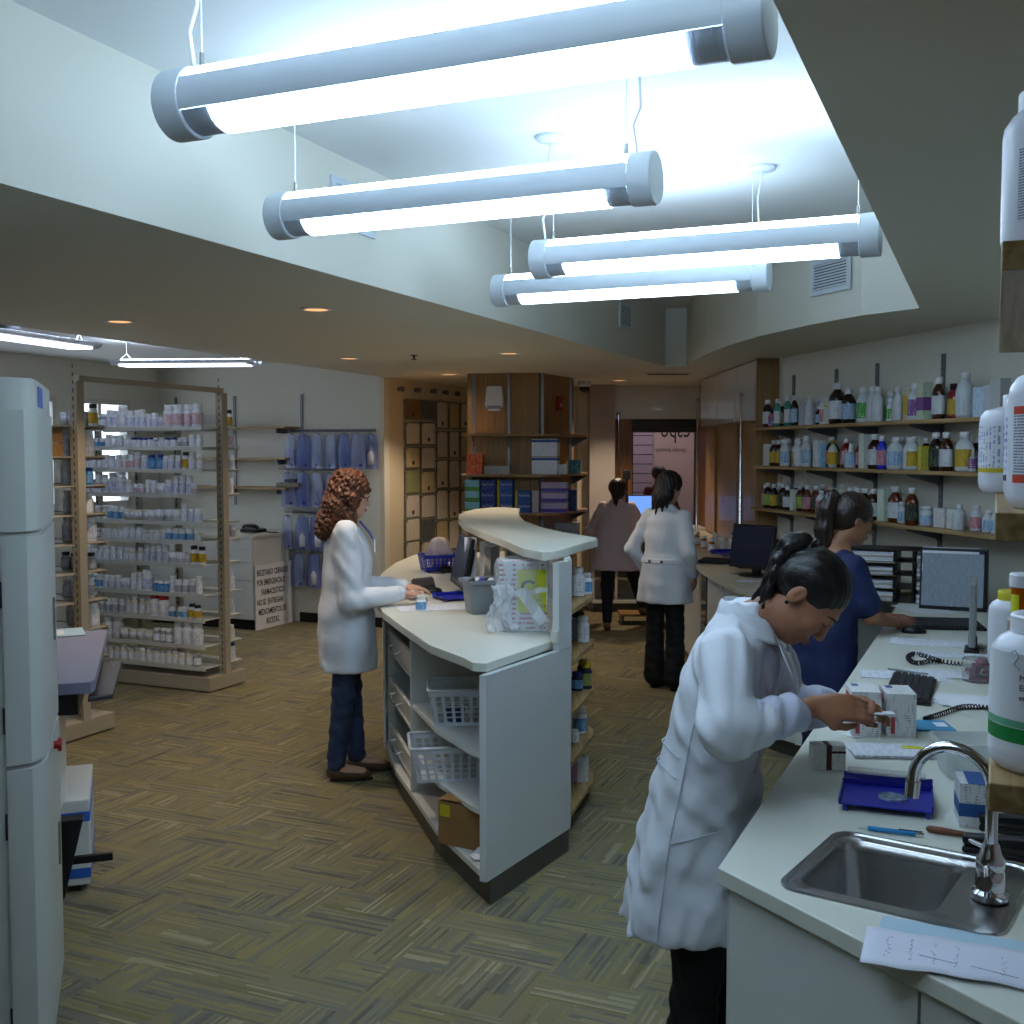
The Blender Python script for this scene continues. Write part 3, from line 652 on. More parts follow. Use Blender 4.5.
# low cabinet under the service window, step
lc = thing('service_cabinet', 'low white cabinet with open pigeonholes under the service window', 'cabinet', (0,0,0))
MB().span((.88, 12.0, .1), (2.1, 12.02+.4, .13)).build('bottom_board', M_white, lc)
MB().span((.88, 12.40, .1), (2.1, 12.43, .9)).build('back_board', M_white, lc)
for x in (.88, 1.13, 1.4, 1.75, 2.08): MB().span((x, 12.0, .13), (x+.025, 12.4, .9)).build('divider', M_white, lc)
for z in (.36, .62): MB().span((.905, 12.01, z), (2.08, 12.4, z+.02)).build('shelf', M_white, lc)
MB().span((.86, 11.85, .9), (2.11, 12.44, .935)).build('worktop_slab', M_top, lc); MB().span((.9, 12.05, 0), (2.1, 12.4, .1)).build('plinth', M_kick, lc)
st = thing('step_stool', 'low step under the raised foot of the pink-coated woman', 'step', (1.32, 11.25, 0))
MB().span((-.22, -.15, .09), (.22, .15, .115)).build('tread', M_card, st, bevel=.004)
for x in (-.19, .19): MB().span((x-.012, -.13, 0), (x+.012, .13, .09)).build('leg', M_kick, st)

# ---- wall shelves on the right
rw0, rw1 = Vector((2.66, 6.15, 0)), Vector((2.10, 8.72, 0)); rd = (rw0-rw1).normalized(); rn = Vector((-rd.y, rd.x, 0)); rn = rn if rn.x < 0 else -rn
def rwp(s, o, z): return rw1+rd*s+rn*o+Vector((0, 0, z))        # s from the left end (far) to near
WSH = []
SLEN = 3.15; STX = [.28, .93, 1.47, 2.2]
for z, s0, nm in ((1.955, .55, 'top'), (1.66, .55, 'middle'), (1.335, .5, 'bottom')):
    t = thing('wall_shelf', '%s of the three oak wall shelves of bottles on the right wall' % nm, 'shelf', rwp(0, 0, z), math.atan2(rd.y, rd.x))
    # local x along the shelf, y: toward the wall is +? (rn is local -y or +y)
    sgn = 1 if Vector((-rd.y, rd.x, 0)).dot(rn) > 0 else -1
    t['sgn'] = sgn
    MB().span((s0-.45, sgn*.004, -.022), (SLEN, sgn*.25, 0)).build('board', M_oak, t, bevel=.002)
    for x in STX:
        b = MB(); b.add([(x-.005, sgn*.005, -.0225), (x-.005, sgn*.23, -.0225), (x-.005, sgn*.23, -.035), (x-.005, sgn*.03, -.085), (x-.005, sgn*.005, -.12), (x+.005, sgn*.005, -.0225), (x+.005, sgn*.23, -.0225), (x+.005, sgn*.23, -.035), (x+.005, sgn*.03, -.085), (x+.005, sgn*.005, -.12)],
              [(0,1,2,3,4), (9,8,7,6,5)]+[(i, i+5, (i+1) % 5+5, (i+1) % 5) for i in range(5)])
        b.build('bracket', M_std, t)
    WSH.append((t, z, sgn))
for x in STX:
    t = thing('shelf_standard', 'grey slotted shelf standard on the right wall, %s from the wood cabinet' % ORD[STX.index(x)], 'shelf rail', rwp(x, .001, 1.15), math.atan2(rd.y, rd.x))
    b = MB(); b.span((-.014, 0, 0), (.014, sgn*.014, 1.2)); 
    for i in range(30): b.span((-.003, sgn*.014, .02+.04*i), (.003, sgn*.0146, .036+.04*i), 1)
    b.build('rail', [M_std, M_black], t)

# ---- white back wall shelves, drawer cabinet and hook rails (left back)
bd = -V        # along the back wall going left
def bw(s, o, z): return Vector((-1.27, 10.95, z))-V*s-U*o       # s metres left of the wall end, o out from the wall
angB = RU+math.pi   # local x = -V, local y = -U (out of wall)
bw_dir = Vector((-3.87+1.27, 12.1-10.95, 0)).normalized(); bwn = Vector((bw_dir.y, -bw_dir.x, 0)); bwn = bwn if bwn.y < 0 else -bwn
angB = math.atan2(bw_dir.y, bw_dir.x)
def bw(s, o, z): return Vector((-1.27, 10.95, z))+bw_dir*s+bwn*o
SB = 1 if Vector((-bw_dir.y, bw_dir.x, 0)).dot(bwn) > 0 else -1
for z, nm in ((2.02, 'upper'), (1.70, 'middle'), (1.40, 'lower')):
    t = thing('back_shelf', '%s of three pale shelves on the white back wall, left of the blue bags' % nm, 'shelf', bw(1.0, 0, z), angB)
    MB().span((0, SB*.004, -.02), (1.8, SB*.26, 0)).build('board', M_oak, t)
    for x in (.15, .9, 1.6): MB().span((x-.006, SB*.005, -.07), (x+.006, SB*.2, -.0205)).build('bracket', M_std, t)
for s, nm in ((.97, 'beside the blue bags'), (1.82, 'behind the pill rack corner'), (2.6, 'farthest left')):
    t = thing('shelf_standard', 'grey shelf standard on the white back wall, '+nm, 'shelf rail', bw(s, .001, 1.2), angB)
    MB().span((-.014, 0, 0), (.014, SB*.013, 1.15)).build('rail', M_std, t)
dc = thing('drawer_cabinet', 'white drawer cabinet with phone on top against the back wall', 'cabinet', (-2.55, 10.77, 0), RU)
# local x = V ; cabinet extends to -x ; y = U
MB().span((-1.3, .02, .1), (0, .62, .915)).build('carcass', M_white, dc); MB().span((-1.3, .04, 0), (-.02, .62, .1)).build('plinth', M_black, dc)
MB().span((-1.32, -.01, .915), (.02, .63, .95)).build('worktop_slab', M_top, dc, bevel=.003)
for c in range(3):
    for z0, z1 in ((.11, .3), (.305, .49), (.495, .67), (.675, .8), (.805, .905)): MB().span((-1.3+.433*c+.003, 0, z0), (-1.3+.433*(c+1)-.003, .019, z1)).build('drawer', M_white, dc)
sg = thing('notice_board', 'white notice with black Spanish capitals leaning on the drawer cabinet end', 'sign', (-2.535, 10.775, 0), math.atan2(U.y, U.x))
MB().span((0, -.012, .0), (.62, -.004, .64)).build('board', M_paper, sg)
for i, (s_, x) in enumerate((('RECETARIO CERRADO', .02), ('POR EMERGENCIA D', .02), ('FARMACEUTICO.', .09), ('NO SE  ENTREGAN', .02), ('MEDICAMENTOS DE', .04), ('RECETAS.', .17))):
    text('lettering', s_, .082, M_ink, sg, (x, -.013, .535-.098*i), (math.pi/2, 0, 0), 'LEFT', sx=.62, bold=.0015)
t = thing('desk_phone', 'black desk phone on the white drawer cabinet', 'phone', (-2.62, 11.12, .9505), RU)
MB().span((-.1, -.09, 0), (.1, .09, .035)).build('phone_base', M_black, t, bevel=.01)
MB().tube([(-.09, -.05, .05), (-.06, -.05, .065), (.06, -.05, .065), (.09, -.05, .05)], .018, 10).build('handset', M_black, t, smooth=True)
MB().tube([(.1, 0, .02), (.16, .02, .006), (.22, -.02, .006), (.3, 0, .006)], .006, 6).build('phone_cord', M_black, t)
t = thing('label_printer', 'small dark device on the lowest back-wall shelf', 'device', bw(1.02, .13, 1.40), angB)
MB().span((-.15, -.09, 0), (.13, .09, .05)).build('device_body', mat('dull_beige', '#7d7666', .5), t, bevel=.012); MB().span((-.09, -.06, .05), (.05, .06, .085)).build('device_lid', M_dark, t, bevel=.012)
# hook panels with blue bags
M_bag = mat('blue_film_bag', '#7f92d0', .3, alpha=.5, bump=.4, bscale=25)
M_bagc = mat('clear_film_bag', '#b5c2e2', .3, alpha=.45, bump=.4, bscale=25)
M_bagd = mat('deep_blue_part', '#2a35b0', .45)
M_bagw = mat('white_part', '#d8dde8', .5)
def bag_meshes():
    out = []
    for v in range(4):
        r = random.Random(v+50); b = MB(); H = .34
        ph = r.uniform(0, 6)
        def fn(u, t, s=1): 
            wd = .075*(1-.35*(1-t)**3); return ((u-.5)*2*wd, s*(.012+.018*math.sin(math.pi*u)*math.sin(math.pi*min(1, .1+t)))+.004*math.sin(9*u+ph+5*t), -H*t)
        b.sheet(lambda u, t: fn(u, t, 1), 8, 10); b.sheet(lambda u, t: fn(u, t, -1), 8, 10)
        k = (MB().span((-.05, -.011, -.31), (.035, .011, -.31+r.uniform(.08, .18)), 0)) if v != 2 else MB().lathe([(.001,-.3),(.035,-.3),(.04,-.2),(.02,-.12),(.001,-.1)], n=12)
        out.append((b.mesh('bag_film', [M_bag if v % 2 == 0 else M_bagc], True), k.mesh('bag_content', [M_bagd if v in (0, 1, 3) else M_bagw], True)))
    return out
BM = bag_meshes(); hookm = MB().tube([(0, 0, .0), (0, 0, .03), (0, -.01, .04)], .003, 6).box((0, 0, .005), (.05, .02, .015)).mesh('hanger', M_std)
for row, (zr, s0, s1, n) in enumerate(((1.93, .12, 1.08, 13), (1.54, .42, 1.12, 9), (1.10, .4, 1.05, 8), (.72, .45, 1.0, 7))):
    t = thing('hook_rail', '%s hook rail holding bags of blue items on the back wall' % ['top', 'second', 'third', 'lowest'][row], 'rail', bw((s0+s1)/2, 0, zr), angB)
    MB().span((-(s1-s0)/2-.03, SB*.004, .03), ((s1-s0)/2+.03, SB*.02, .06)).build('back_bar', M_std, t)
    for i in range(n):
        x = -(s1-s0)/2+(s1-s0)*i/(n-1); MB().tube([(x, SB*.02, .045), (x, SB*.2, .045), (x, SB*.215, .06)], .004, 6).build('prong', M_std, t)
    for i in range(n):
        s = s0+(s1-s0)*i/(n-1); v = random.randrange(4)
        q = thing('hanging_bag', 'plastic bag of %s items, %s from the right on the %s hook rail' % ('deep blue' if v != 2 else 'white', ORD[i], ['top', 'second', 'third', 'lowest'][row]), 'bag', bw(s, .06+.1*(i % 2), zr), angB+random.uniform(-.35, .35), 'bags hanging on the back wall hooks')
        for nm, me in (('film', BM[v][0]), ('content', BM[v][1]), ('hanger', hookm)):
            o = bpy.data.objects.new(nm, me); COL.objects.link(o); o.parent = q

# ---- certificates on the cream wall
cw_a, cw_d = (-1.27, 10.95), (.72, 1.65); cn = Vector((1.65, -.72, 0)).normalized(); angC = math.atan2(1.65, .72)
cols = [402.5, 418, 433.5, 446, 457.5, 468]
rows = {0: [398, 421, 446, 469, 494, 518, 541, 565], 1: [399, 421, 446, 470, 494, 518, 541, 566], 2: [400, 430, 459, 489, 520, 549], 3: [401, 430, 459, 489, 519, 549], 4: [402, 430, 459, 489, 519, 549]}
M_certs = [mat_print('certificate_%d' % i, c, k, rows=60, axis=2, amount=.42) for i, (c, k) in enumerate([('#ddd3c2', '#b5ac9e'), ('#cbb98f', '#a8986f'), ('#d0c6be', '#aaa198'), ('#8f6a3c', '#5a3b1c'), ('#55565a', '#8a8a8c')])]
M_frame = mat('dark_glass_edge', '#6f7462', .3)
for ci in range(5):
    for ri in range(len(rows[ci])-1):
        p0 = on_line(cols[ci]+.7, rows[ci][ri]+.8, cw_a, cw_d); p1 = on_line(cols[ci+1]-.7, rows[ci][ri+1]-.8, cw_a, cw_d)
        W_ = (p1-p0).xy.length; z0, z1 = p1.z, p0.z
        if ci == 0 and ri == 3: mt = mat('empty_green_glass', '#8f9468', .2)
        elif (ci, ri) == (0, 0): mt = M_certs[3]
        elif (ci, ri) in ((1, 0), (1, 5)): mt = M_certs[4]
        else: mt = M_certs[[0, 1, 2, 0, 2][(ci*2+ri*3) % 5]]
        lab = 'framed certificate on the cream wall, column %s from the left, %s from the top' % (ORD[ci], ORD[ri])
        t = thing('framed_certificate', lab, 'certificate', (p0.x, p0.y, z0), angC, 'certificates under glass on the cream wall')
        MB().span((0, -.03, 0), (W_, -.022, z1-z0)).build('glass_plate', M_frame, t)
        MB().span((.014, -.034, .014), (W_-.014, -.0305, z1-z0-.014)).build('certificate_sheet', mt, t)
        if (ci+ri) % 2 == 0 and mt is not M_certs[4]: MB().cyl((W_*.5, -.034, .06), (W_*.5, -.037, .06), .024, n=12).build('seal', mat('seal_dark', '#3b3a3c', .5), t)
        b = MB()
        for x in (.01, W_-.01): b.cyl((x, 0, z1-z0-.02), (x, -.045, z1-z0-.02), .008, n=8)
        b.build('standoff', M_steel, t)
for i, px in enumerate((398, 415, 431, 443, 455)):
    p = on_line(px, 389+i*1.2, cw_a, cw_d); t = thing('rail_standoff', 'small knob standoff of the top rail above the certificates, %s from the left' % ORD[i], 'fitting', p, angC, 'small fittings above the certificates')
    MB().cyl((0, 0, 0), (0, -.06, 0), .02, .03, n=12).build('knob_body', M_std, t)  # knobs are standoffs of the top rail; they give no light
t = thing('dome_camera', 'small black dome camera on the soffit right of the pillar', 'camera', (.60, 10.2, HS))
t.location = P(578, 391, HS) if False else Vector((.76, 11.6, HS))
MB().lathe([(.07, 0), (.07, -.04), (.06, -.06)], n=20).build('mount', M_lampb, t); MB().lathe([(.055, -.06), (.05, -.09), (.03, -.11), (.001, -.118)], n=20).build('dome', M_black, t, smooth=True)
# ============================================================ left side: machine, table, box, pill racks
mw = Vector((-.33, .944, 0)).normalized(); mn = Vector((mw.y, -mw.x, 0))    # mw goes back along the right face, mn = to the right
angM = math.atan2(mw.y, mw.x)-math.pi/2       # local y = mw, local x = mn
M_mach = mat('machine_pale_blue', '#b3b6b1', .35)
mc = thing('dispensing_machine', 'tall pale blue-grey dispensing machine cabinet at the left edge', 'machine', (-1.258, 2.9, 0), angM)
# local: right face at x=0.. goes back y 0..0.55 ; front face at y=0 to the left
body = [(-.9, 0), (-.075, 0), (-.03, .015), (-.008, .05), (0, .1), (0, .66), (-.9, .66)]
MB().prism(body, .12, 1.97).build('cabinet_body', M_mach, mc, smooth=True)
MB().prism([(-.88, .03), (-.05, .03), (-.03, .62), (-.88, .62)], 0, .12).build('plinth', M_kick, mc)
door = lambda: [(-.085, -.010), (-.07, -.010), (-.024, .006), (-.001, .045), (.008, .1), (.008, .62), (.001, .62), (.001, .1), (-.007, .05), (-.03, .014), (-.075, -.001), (-.085, -.001)]
for z0, z1, nm in ((1.565, 1.885, 'upper_door'), (.945, 1.55, 'middle_door'), (.13, .93, 'lower_door')):
    MB().prism(door(), z0, z1).build(nm, M_mach, mc, smooth=True)
    for z in (z0+.12, z1-.15): MB().span((-.092, -.006, z-.035), (-.086, -.001, z+.035)).build('hinge', M_dark, mc)
MB().span((.0082, .46, 1.2), (.014, .48, 1.33)).build('door_pull', M_steel, mc)
MB().span((.0082, .46, .5), (.014, .48, .63)).build('door_pull', M_steel, mc)
MB().span((-.0, .16, 1.90), (.003, .32, 1.955)).build('name_plate', mat('blue_print', '#4a66a8', .5), mc)
e = MB(); e.cyl((.0082, .36, .90), (.02, .36, .90), .012, n=14); e.cyl((.02, .36, .90), (.03, .36, .90), .02, n=16); e.build('stop_button', M_red, mc, smooth=True)
# pedestal with white panels, table top behind the machine
TZ_ = .9
tb = thing('side_table', 'desk with speckled purple-grey top projecting behind the machine', 'table', (P(91, 682, TZ_).x, P(91, 682, TZ_).y, 0), math.atan2(P(108, 629, TZ_).y-P(91, 682, TZ_).y, P(108, 629, TZ_).x-P(91, 682, TZ_).x)-math.pi/2)
TZ = .9
MB().prism([(-.9, 0), (-.0, 0), (.012, .05), (-.0, 1.28), (-.9, 1.28)], TZ-.045, TZ).build('table_top', mat('speckled_purple_laminate', '#7d7b90', .4, var=.12, vscale=150), tb, bevel=.004)
MB().span((-.5, .03, .77), (-.05, .5, .853)).build('equipment_box', M_black, tb, bevel=.003)
MB().span((-.25, .33, .06), (-.235, 1.2, .85)).build('side_board', M_white, tb)
MB().span((-.85, 1.15, 0), (-.25, 1.2, .85)).build('back_board', M_white, tb)
MB().span((-.6, .05, .40), (-.12, .32, .765)).build('pedestal', M_white, tb, bevel=.004)
b = MB(); b.prism([(-.02, .1), (.07, .14), (.08, .85), (-.02, .85)], .80, .82); b.build('keyboard_tray', M_dark, tb, bevel=.006)
t = thing('booklet', 'pale blue booklet lying on the purple-grey desk', 'booklet', P(64, 633, TZ+.001), angM+.1)
MB().span((-.1, -.12, 0), (.09, .12, .004)).build('cover', mat('pale_blue_paper', '#a9c6d6', .6), t); MB().span((-.08, -.08, .004), (-.0, .06, .005)).build('printed_area', M_print, t)
t = thing('equipment_case', 'white boxy unit with blue bands standing on the floor beside the desk', 'box', (-1.757, 4.33, 0), angM)
MB().span((-.10, 0, .03), (.06, .53, .38)).build('case_body', M_white, t, bevel=.006)
MB().span((-.101, -.002, .29), (.0615, .532, .33)).build('blue_band', mat('band_blue', '#2f62c4', .4), t); MB().span((-.101, -.002, .06), (.0615, .532, .10)).build('blue_band', mat('band_blue'), t)
mi = MB()
for i in range(6): mi.span((.0605, .12+.03*(i % 2), .27-.022*i), (.062, .42, .276-.022*i))
mi.build('print_lines', mat('grey_print', '#9aa0aa', .6), t)
MB().cyl((-.02, .04, .03), (.02, .04, .03), .03, n=14).cyl((-.02, .48, .03), (.02, .48, .03), .03, n=14).build('caster', M_black, t)
t = thing('output_tray', 'black tray with a flat lever sticking out of the machine base', 'tray', (-1.50, 3.62, .27), angM)
MB().add([(-.02, 0, .0), (-.02, .12, 0), (-.02, .12, .25), (-.02, 0, .27), (-.005, 0, 0), (-.005, .12, 0), (.06, .12, .25), (.06, 0, .27)], [(0,1,2,3), (7,6,5,4), (0,4,5,1), (1,5,6,2), (2,6,7,3), (3,7,4,0)]).build('tray_body', M_black, t, bevel=.004)
MB().span((.0, .045, .10), (.15, .065, .125)).build('lever', M_black, t, bevel=.002)
MB().span((-.2, .0, -.24), (-.02, .13, .55)).build('support_housing', M_white, t)

# pill bottle meshes -------------------------------------------------------
def bottle_profile(r, h, neck=.72, nh=.12, sh=.12):
    """body of a rounded bottle, capless; returns profile, neck radius"""
    return [(r*.9, 0), (r, h*.03), (r, h*(1-nh-sh)), (r*(1+neck)/2, h*(1-nh-sh*.35)), (r*neck, h*(1-nh)), (r*neck, h)]
BMC = {}
def pill_mesh(kind, col, cap, lab):
    key = (kind, col, cap, lab)
    if key in BMC: return BMC[key]
    mb = mat('pill_'+col, COLS[col], .35); mc_ = mat('pill_'+cap, COLS[cap], .4); ml = mat_print('lab_'+lab, COLS[lab], {'l_white': '#a0a8ba', 'l_blue': '#1d56a0', 'l_red': '#b88088', 'l_yellow': '#8c6a10', 'l_navy': '#7a84ac', 'l_grey': '#777777'}.get(lab, '#555555'), rows=140, axis=2, amount=.5)
    b = MB()
    if kind == 'box':
        b.span((-.03, -.025, 0), (.03, .025, .075), 0); b.span((-.0302, -.0254, .02), (.0302, .0252, .055), 2)
    else:
        r, h = {'s': (.023, .07), 'm': (.027, .092), 't': (.026, .12), 'l': (.038, .145), 'x': (.05, .17)}[kind]
        b.lathe(bottle_profile(r, h*.86, .75), n=12, mi=0)
        b.lathe([(r*.8, h*.8), (r*.82, h*.81), (r*.82, h*.99), (r*.74, h)], n=12, mi=1)
        b.lathe([(r*1.012, h*.12), (r*1.012, h*.6)], n=12, mi=2, cap=False)
    me = b.mesh('pill_bottle', [mb, mc_, ml], True); BMC[key] = me; return me
COLS = dict(white='#e2e7ec', ivory='#d9d6c8', blue='#3c8ec8', grey='#9aa2ab', amber='#a85a18', brown='#3a2018', capw='#e8ecf0', capb='#2a3f9a', capr='#b02828', capy='#c9b52a', capk='#22242c', capg='#2c7a62',
            l_white='#eef0f5', l_blue='#7cb0da', l_red='#d8c6cc', l_yellow='#d0a828', l_navy='#dadeee', l_grey='#b5bac4', l_lime='#a4ab4a')
CAPN = dict(capw='white', capb='blue', capr='red', capy='yellow', capk='black', capg='green')
LABN = dict(l_white='white', l_blue='light blue', l_red='pinkish', l_yellow='yellow', l_navy='pale lilac', l_grey='grey', l_lime='olive')
WID = dict(s=.048, m=.056, t=.054, l=.078, x=.104, box=.066)
KN = dict(s='small bottle', m='pill bottle', t='tall bottle', l='large jar', x='huge jar', box='small carton')
def rack(name, label, base, L, shelves, depth, H, fill, desc, group, end_side=1, left_post=True, rear=()):
    """double sided rack; base = centre of the right end; runs along -V; front faces -U"""
    t = thing(name, label, 'rack', base, RU)
    # local x: + toward V (right end at 0), y: + away
    MB().span((-L, -depth/2, 0.01), (0.03, depth/2, .11)).build('base', M_beige, t, bevel=.004)
    def post(x, w, m, h, y=0):
        b = MB(); b.span((x-w/2, y-w/2, .11), (x+w/2, y+w/2, h))
        k = int(h/.05)
        for i in range(k): b.span((x-.004, y-w/2-.001, .13+.05*i), (x+.004, y-w/2, .155+.05*i), 1)
        b.build('post', [m, M_dark], t)
    post(-.0, .06, M_beige, H)
    if left_post: post(-L+.03, .045, M_beige, H-.05)
    return t
def shelf_row(t, L, depth, z, front, x1=-.01, m=None):
    y0, y1 = (-depth/2, -.03) if front else (.03, depth/2)
    b = MB(); yf = y0 if front else y1; s = -1 if front else 1
    b.span((-L+.01, y0, z-.006), (x1, y1, z)); b.span((-L+.01, yf, z-.022), (x1, yf+s*.004, z+.006)); 
    b.build('shelf', m or M_offwhite, t)
# row A -------------------------------------------------------------------
baseA = Vector((-2.15, 8.17, 0)); LA = 1.36; DA = .42
ra = rack('pill_rack', 'double-sided white wire rack full of pill bottles with its end post near the drawer cabinet', baseA, LA, None, DA, 2.2, None, None, None, left_post=False)
for x in (-.42, -.8, -1.2):
    b = MB(); b.span((x-.02, -.02, .11), (x+.02, .02, 2.05))
    for i in range(36): b.span((x-.004, -.0215, .15+.05*i), (x+.004, -.0205, .18+.05*i), 1)
    b.build('inner_post', [M_offwhite, M_dark], ra)
MB().span((-1.3, -.012, 1.97), (-.03, .0, 2.04)).build('back_rail', M_offwhite, ra)
zsA = [1.945, 1.80, 1.635, 1.45, 1.25, 1.11, .94, .72, .535, .34, .18]
rA = random.Random(11)
def fill_row(t, base, L, y, z, row, rr, x1, rackname, maxh, palette, kinds=('s', 's', 'm', 'm', 'm', 't', 'l'), side='front', count=None):
    x = -L+.03+rr.uniform(0, .03); i = 0; run = None
    out = 0
    while True:
        if run and run[1] > 0: kind, col, cap, lab = run[0]; run[1] -= 1
        else:
            kind = rr.choice(kinds); col, cap, lab = rr.choice(palette)
            if rr.random() < .06: kind = 'box'
            if kind == 'l' and maxh < .14: kind = 'm'
            run = [(kind, col, cap, lab), rr.choice((0, 1, 2, 3))]
        w_ = WID[kind]*1.08; x += w_/2
        if x+w_/2 > x1: break
        me = pill_mesh(kind, col, cap, lab)
        p = base+V*x+U*(y+rr.uniform(-.012, .012))+Vector((0, 0, z+.0005))
        desc = '%s %s%s, %s label' % ({'white': 'white', 'ivory': 'ivory', 'blue': 'blue', 'grey': 'grey', 'amber': 'amber', 'brown': 'brown'}[col], KN[kind], '' if cap == 'capw' or col == 'blue' else ' with %s cap' % CAPN[cap], LABN[lab]) if kind != 'box' else 'white carton with %s print' % LABN[lab]
        o = bpy.data.objects.new('pill_bottle' if kind != 'box' else 'carton', me); COL.objects.link(o); o.location = p; o.rotation_euler.z = RU+rr.uniform(-.4, .4)
        if kind == 'box': o.rotation_euler.z = RU
        sc_ = rr.uniform(1.08, 1.2) if maxh > .13 else rr.uniform(.98, 1.04); o.scale = (1.08, 1.08, sc_)
        tag(o, '%s, %s from left, %s shelf, %s' % (desc, ORD[i], row, rackname), 'bottle' if kind != 'box' else 'box', 'pill bottles on the %s shelf of the %s' % (row, rackname))
        x += w_/2+rr.choice((.001, .001, .003, .008)); i += 1; out += 1
        if count and out >= count: break
    return out
PAL = [('white', 'capw', 'l_white')]*6+[('white', 'capw', 'l_navy')]*3+[('white', 'capw', 'l_blue'), ('white', 'capw', 'l_red'), ('white', 'capb', 'l_white'), ('ivory', 'capw', 'l_white'), ('white', 'capw', 'l_grey'), ('grey', 'capw', 'l_white'), ('white', 'capk', 'l_yellow')]
tot = 0
for i, z in enumerate(zsA):
    shelf_row(ra, LA, DA, z, True); shelf_row(ra, LA, DA, z, False, x1=-.01)
    pal = PAL+([('blue', 'capb', 'l_blue')]*7 if i in (2,) else [('blue', 'capw', 'l_blue')]*2 if i in (1, 7) else [('white', 'capy', 'l_yellow')]*2 if i in (7, 10) else [('white', 'capr', 'l_white')]*2 if i in (8, 10) else [])
    gap = (zsA[i-1]-z) if i else .2
    tot += fill_row(ra, baseA, LA, -DA/2+.045, z, ORD[i], rA, -.035, 'white rack front', gap-.03, pal, kinds=('s', 'm', 'm', 'm', 't', 't', 'l') if gap > .16 else ('s', 's', 'm'))
    if i not in (4, 6): fill_row(ra, baseA, .14, DA/2-.04, z, ORD[i], rA, -.0, 'white rack rear', gap, PAL, kinds=('m', 't'), count=2)
# row B -------------------------------------------------------------------
baseB = Vector((-2.66, 6.75, 0)); LB = 1.5; DB = .46
rb = rack('pill_rack', 'nearer beige double-sided rack, mostly hidden behind the dispensing machine', baseB, LB, None, DB, 2.2, None, None, None)
zsB = [1.93, 1.74, 1.56, 1.38, 1.2, 1.02, .84, .66, .48, .3]
for i, z in enumerate(zsB):
    shelf_row(rb, LB, DB, z, True, m=M_beige); shelf_row(rb, LB, DB, z, False, m=M_beige)
    pal = PAL+([('blue', 'capb', 'l_blue')]*5 if i in (2,) else [])+[('grey', 'capk', 'l_grey')]*3
    if 0 < i < 8:
        fill_row(rb, baseB, .42, -DB/2+.05, z, ORD[i], rA, -.04, 'beige rack front', .17, pal, kinds=('m', 't', 'l'), count=5)
    fill_row(rb, baseB, .36, DB/2-.05, z, ORD[i], rA, -.01, 'beige rack rear', .17, pal, kinds=('m', 't', 'l'), count=4)
for i, dz in ((0, 0), (1, .085)):
    o = thing('shipping_carton', '%s of two brown cartons on the beige rack behind the machine' % ['lower', 'upper'][i], 'box', baseB-V*.16-U*.13+Vector((0, 0, 1.742+dz*1.0)) , RU)
    MB().span((-.1, -.08, 0), (.1, .07, .08)).build('carton_body', M_card, o); MB().span((-.06, -.081, .04), (.05, -.08, .055)).build('print_line', M_ink, o)
# remove bottles where the cartons sit
for o in list(bpy.data.objects):
    if o.get('group') == 'pill bottles on the second shelf of the beige rack front': bpy.data.objects.remove(o)
t = thing('header_beam', 'beige header beam linking the end posts of the two racks', 'beam', baseB+Vector((0, 0, 2.2)), RU)
d = baseA-baseB; 
bb = MB(); dn = d.normalized(); sd = Vector((dn.y, -dn.x, 0))*.02
MB_ = MB().prism([(baseB+sd).xy, (baseA+sd).xy, (baseA-sd).xy, (baseB-sd).xy], 2.2, 2.235)
t.location = (0, 0, 0); t.rotation_euler = (0, 0, 0); MB_.build('beam', M_beige, t)
print('gondola bottles', tot)
# ============================================================ goods on shelves and counters
# ---- bottles on the right wall shelves
GC = dict(black='#1d1512', brown='#3b1c10', white='#c9d0d4', teal='#35837c', blue='#1c33c8', red='#7a1420', clear='#b8c0b8', amber='#5a2408', pink='#b06a90', grey='#8d959c')
CC = dict(w='#dfe2e4', k='#17171a', g='#a08a3a', p='#c9a8ac')
LC = dict(w=('#ccd1d6', '#a2a9b4'), y=('#c0a02c', '#6d5614'), g=('#3c9a3c', '#d8e8d8'), b=('#a9c2da', '#3a68b0'), p=('#7a4a8c', '#d8cce0'), r=('#b87884', '#e0ccd0'), d=('#262c30', '#6f8a4c'), l=('#8fb04c', '#4a5a2a'), o=('#c9743a', '#5a2a10'))
CN = dict(w='white', k='black', g='gold', p='pale pink'); LN = dict(w='white', y='yellow', g='green', b='blue', p='purple', r='pinkish red', d='dark', l='lime', o='orange')
SHM = {}
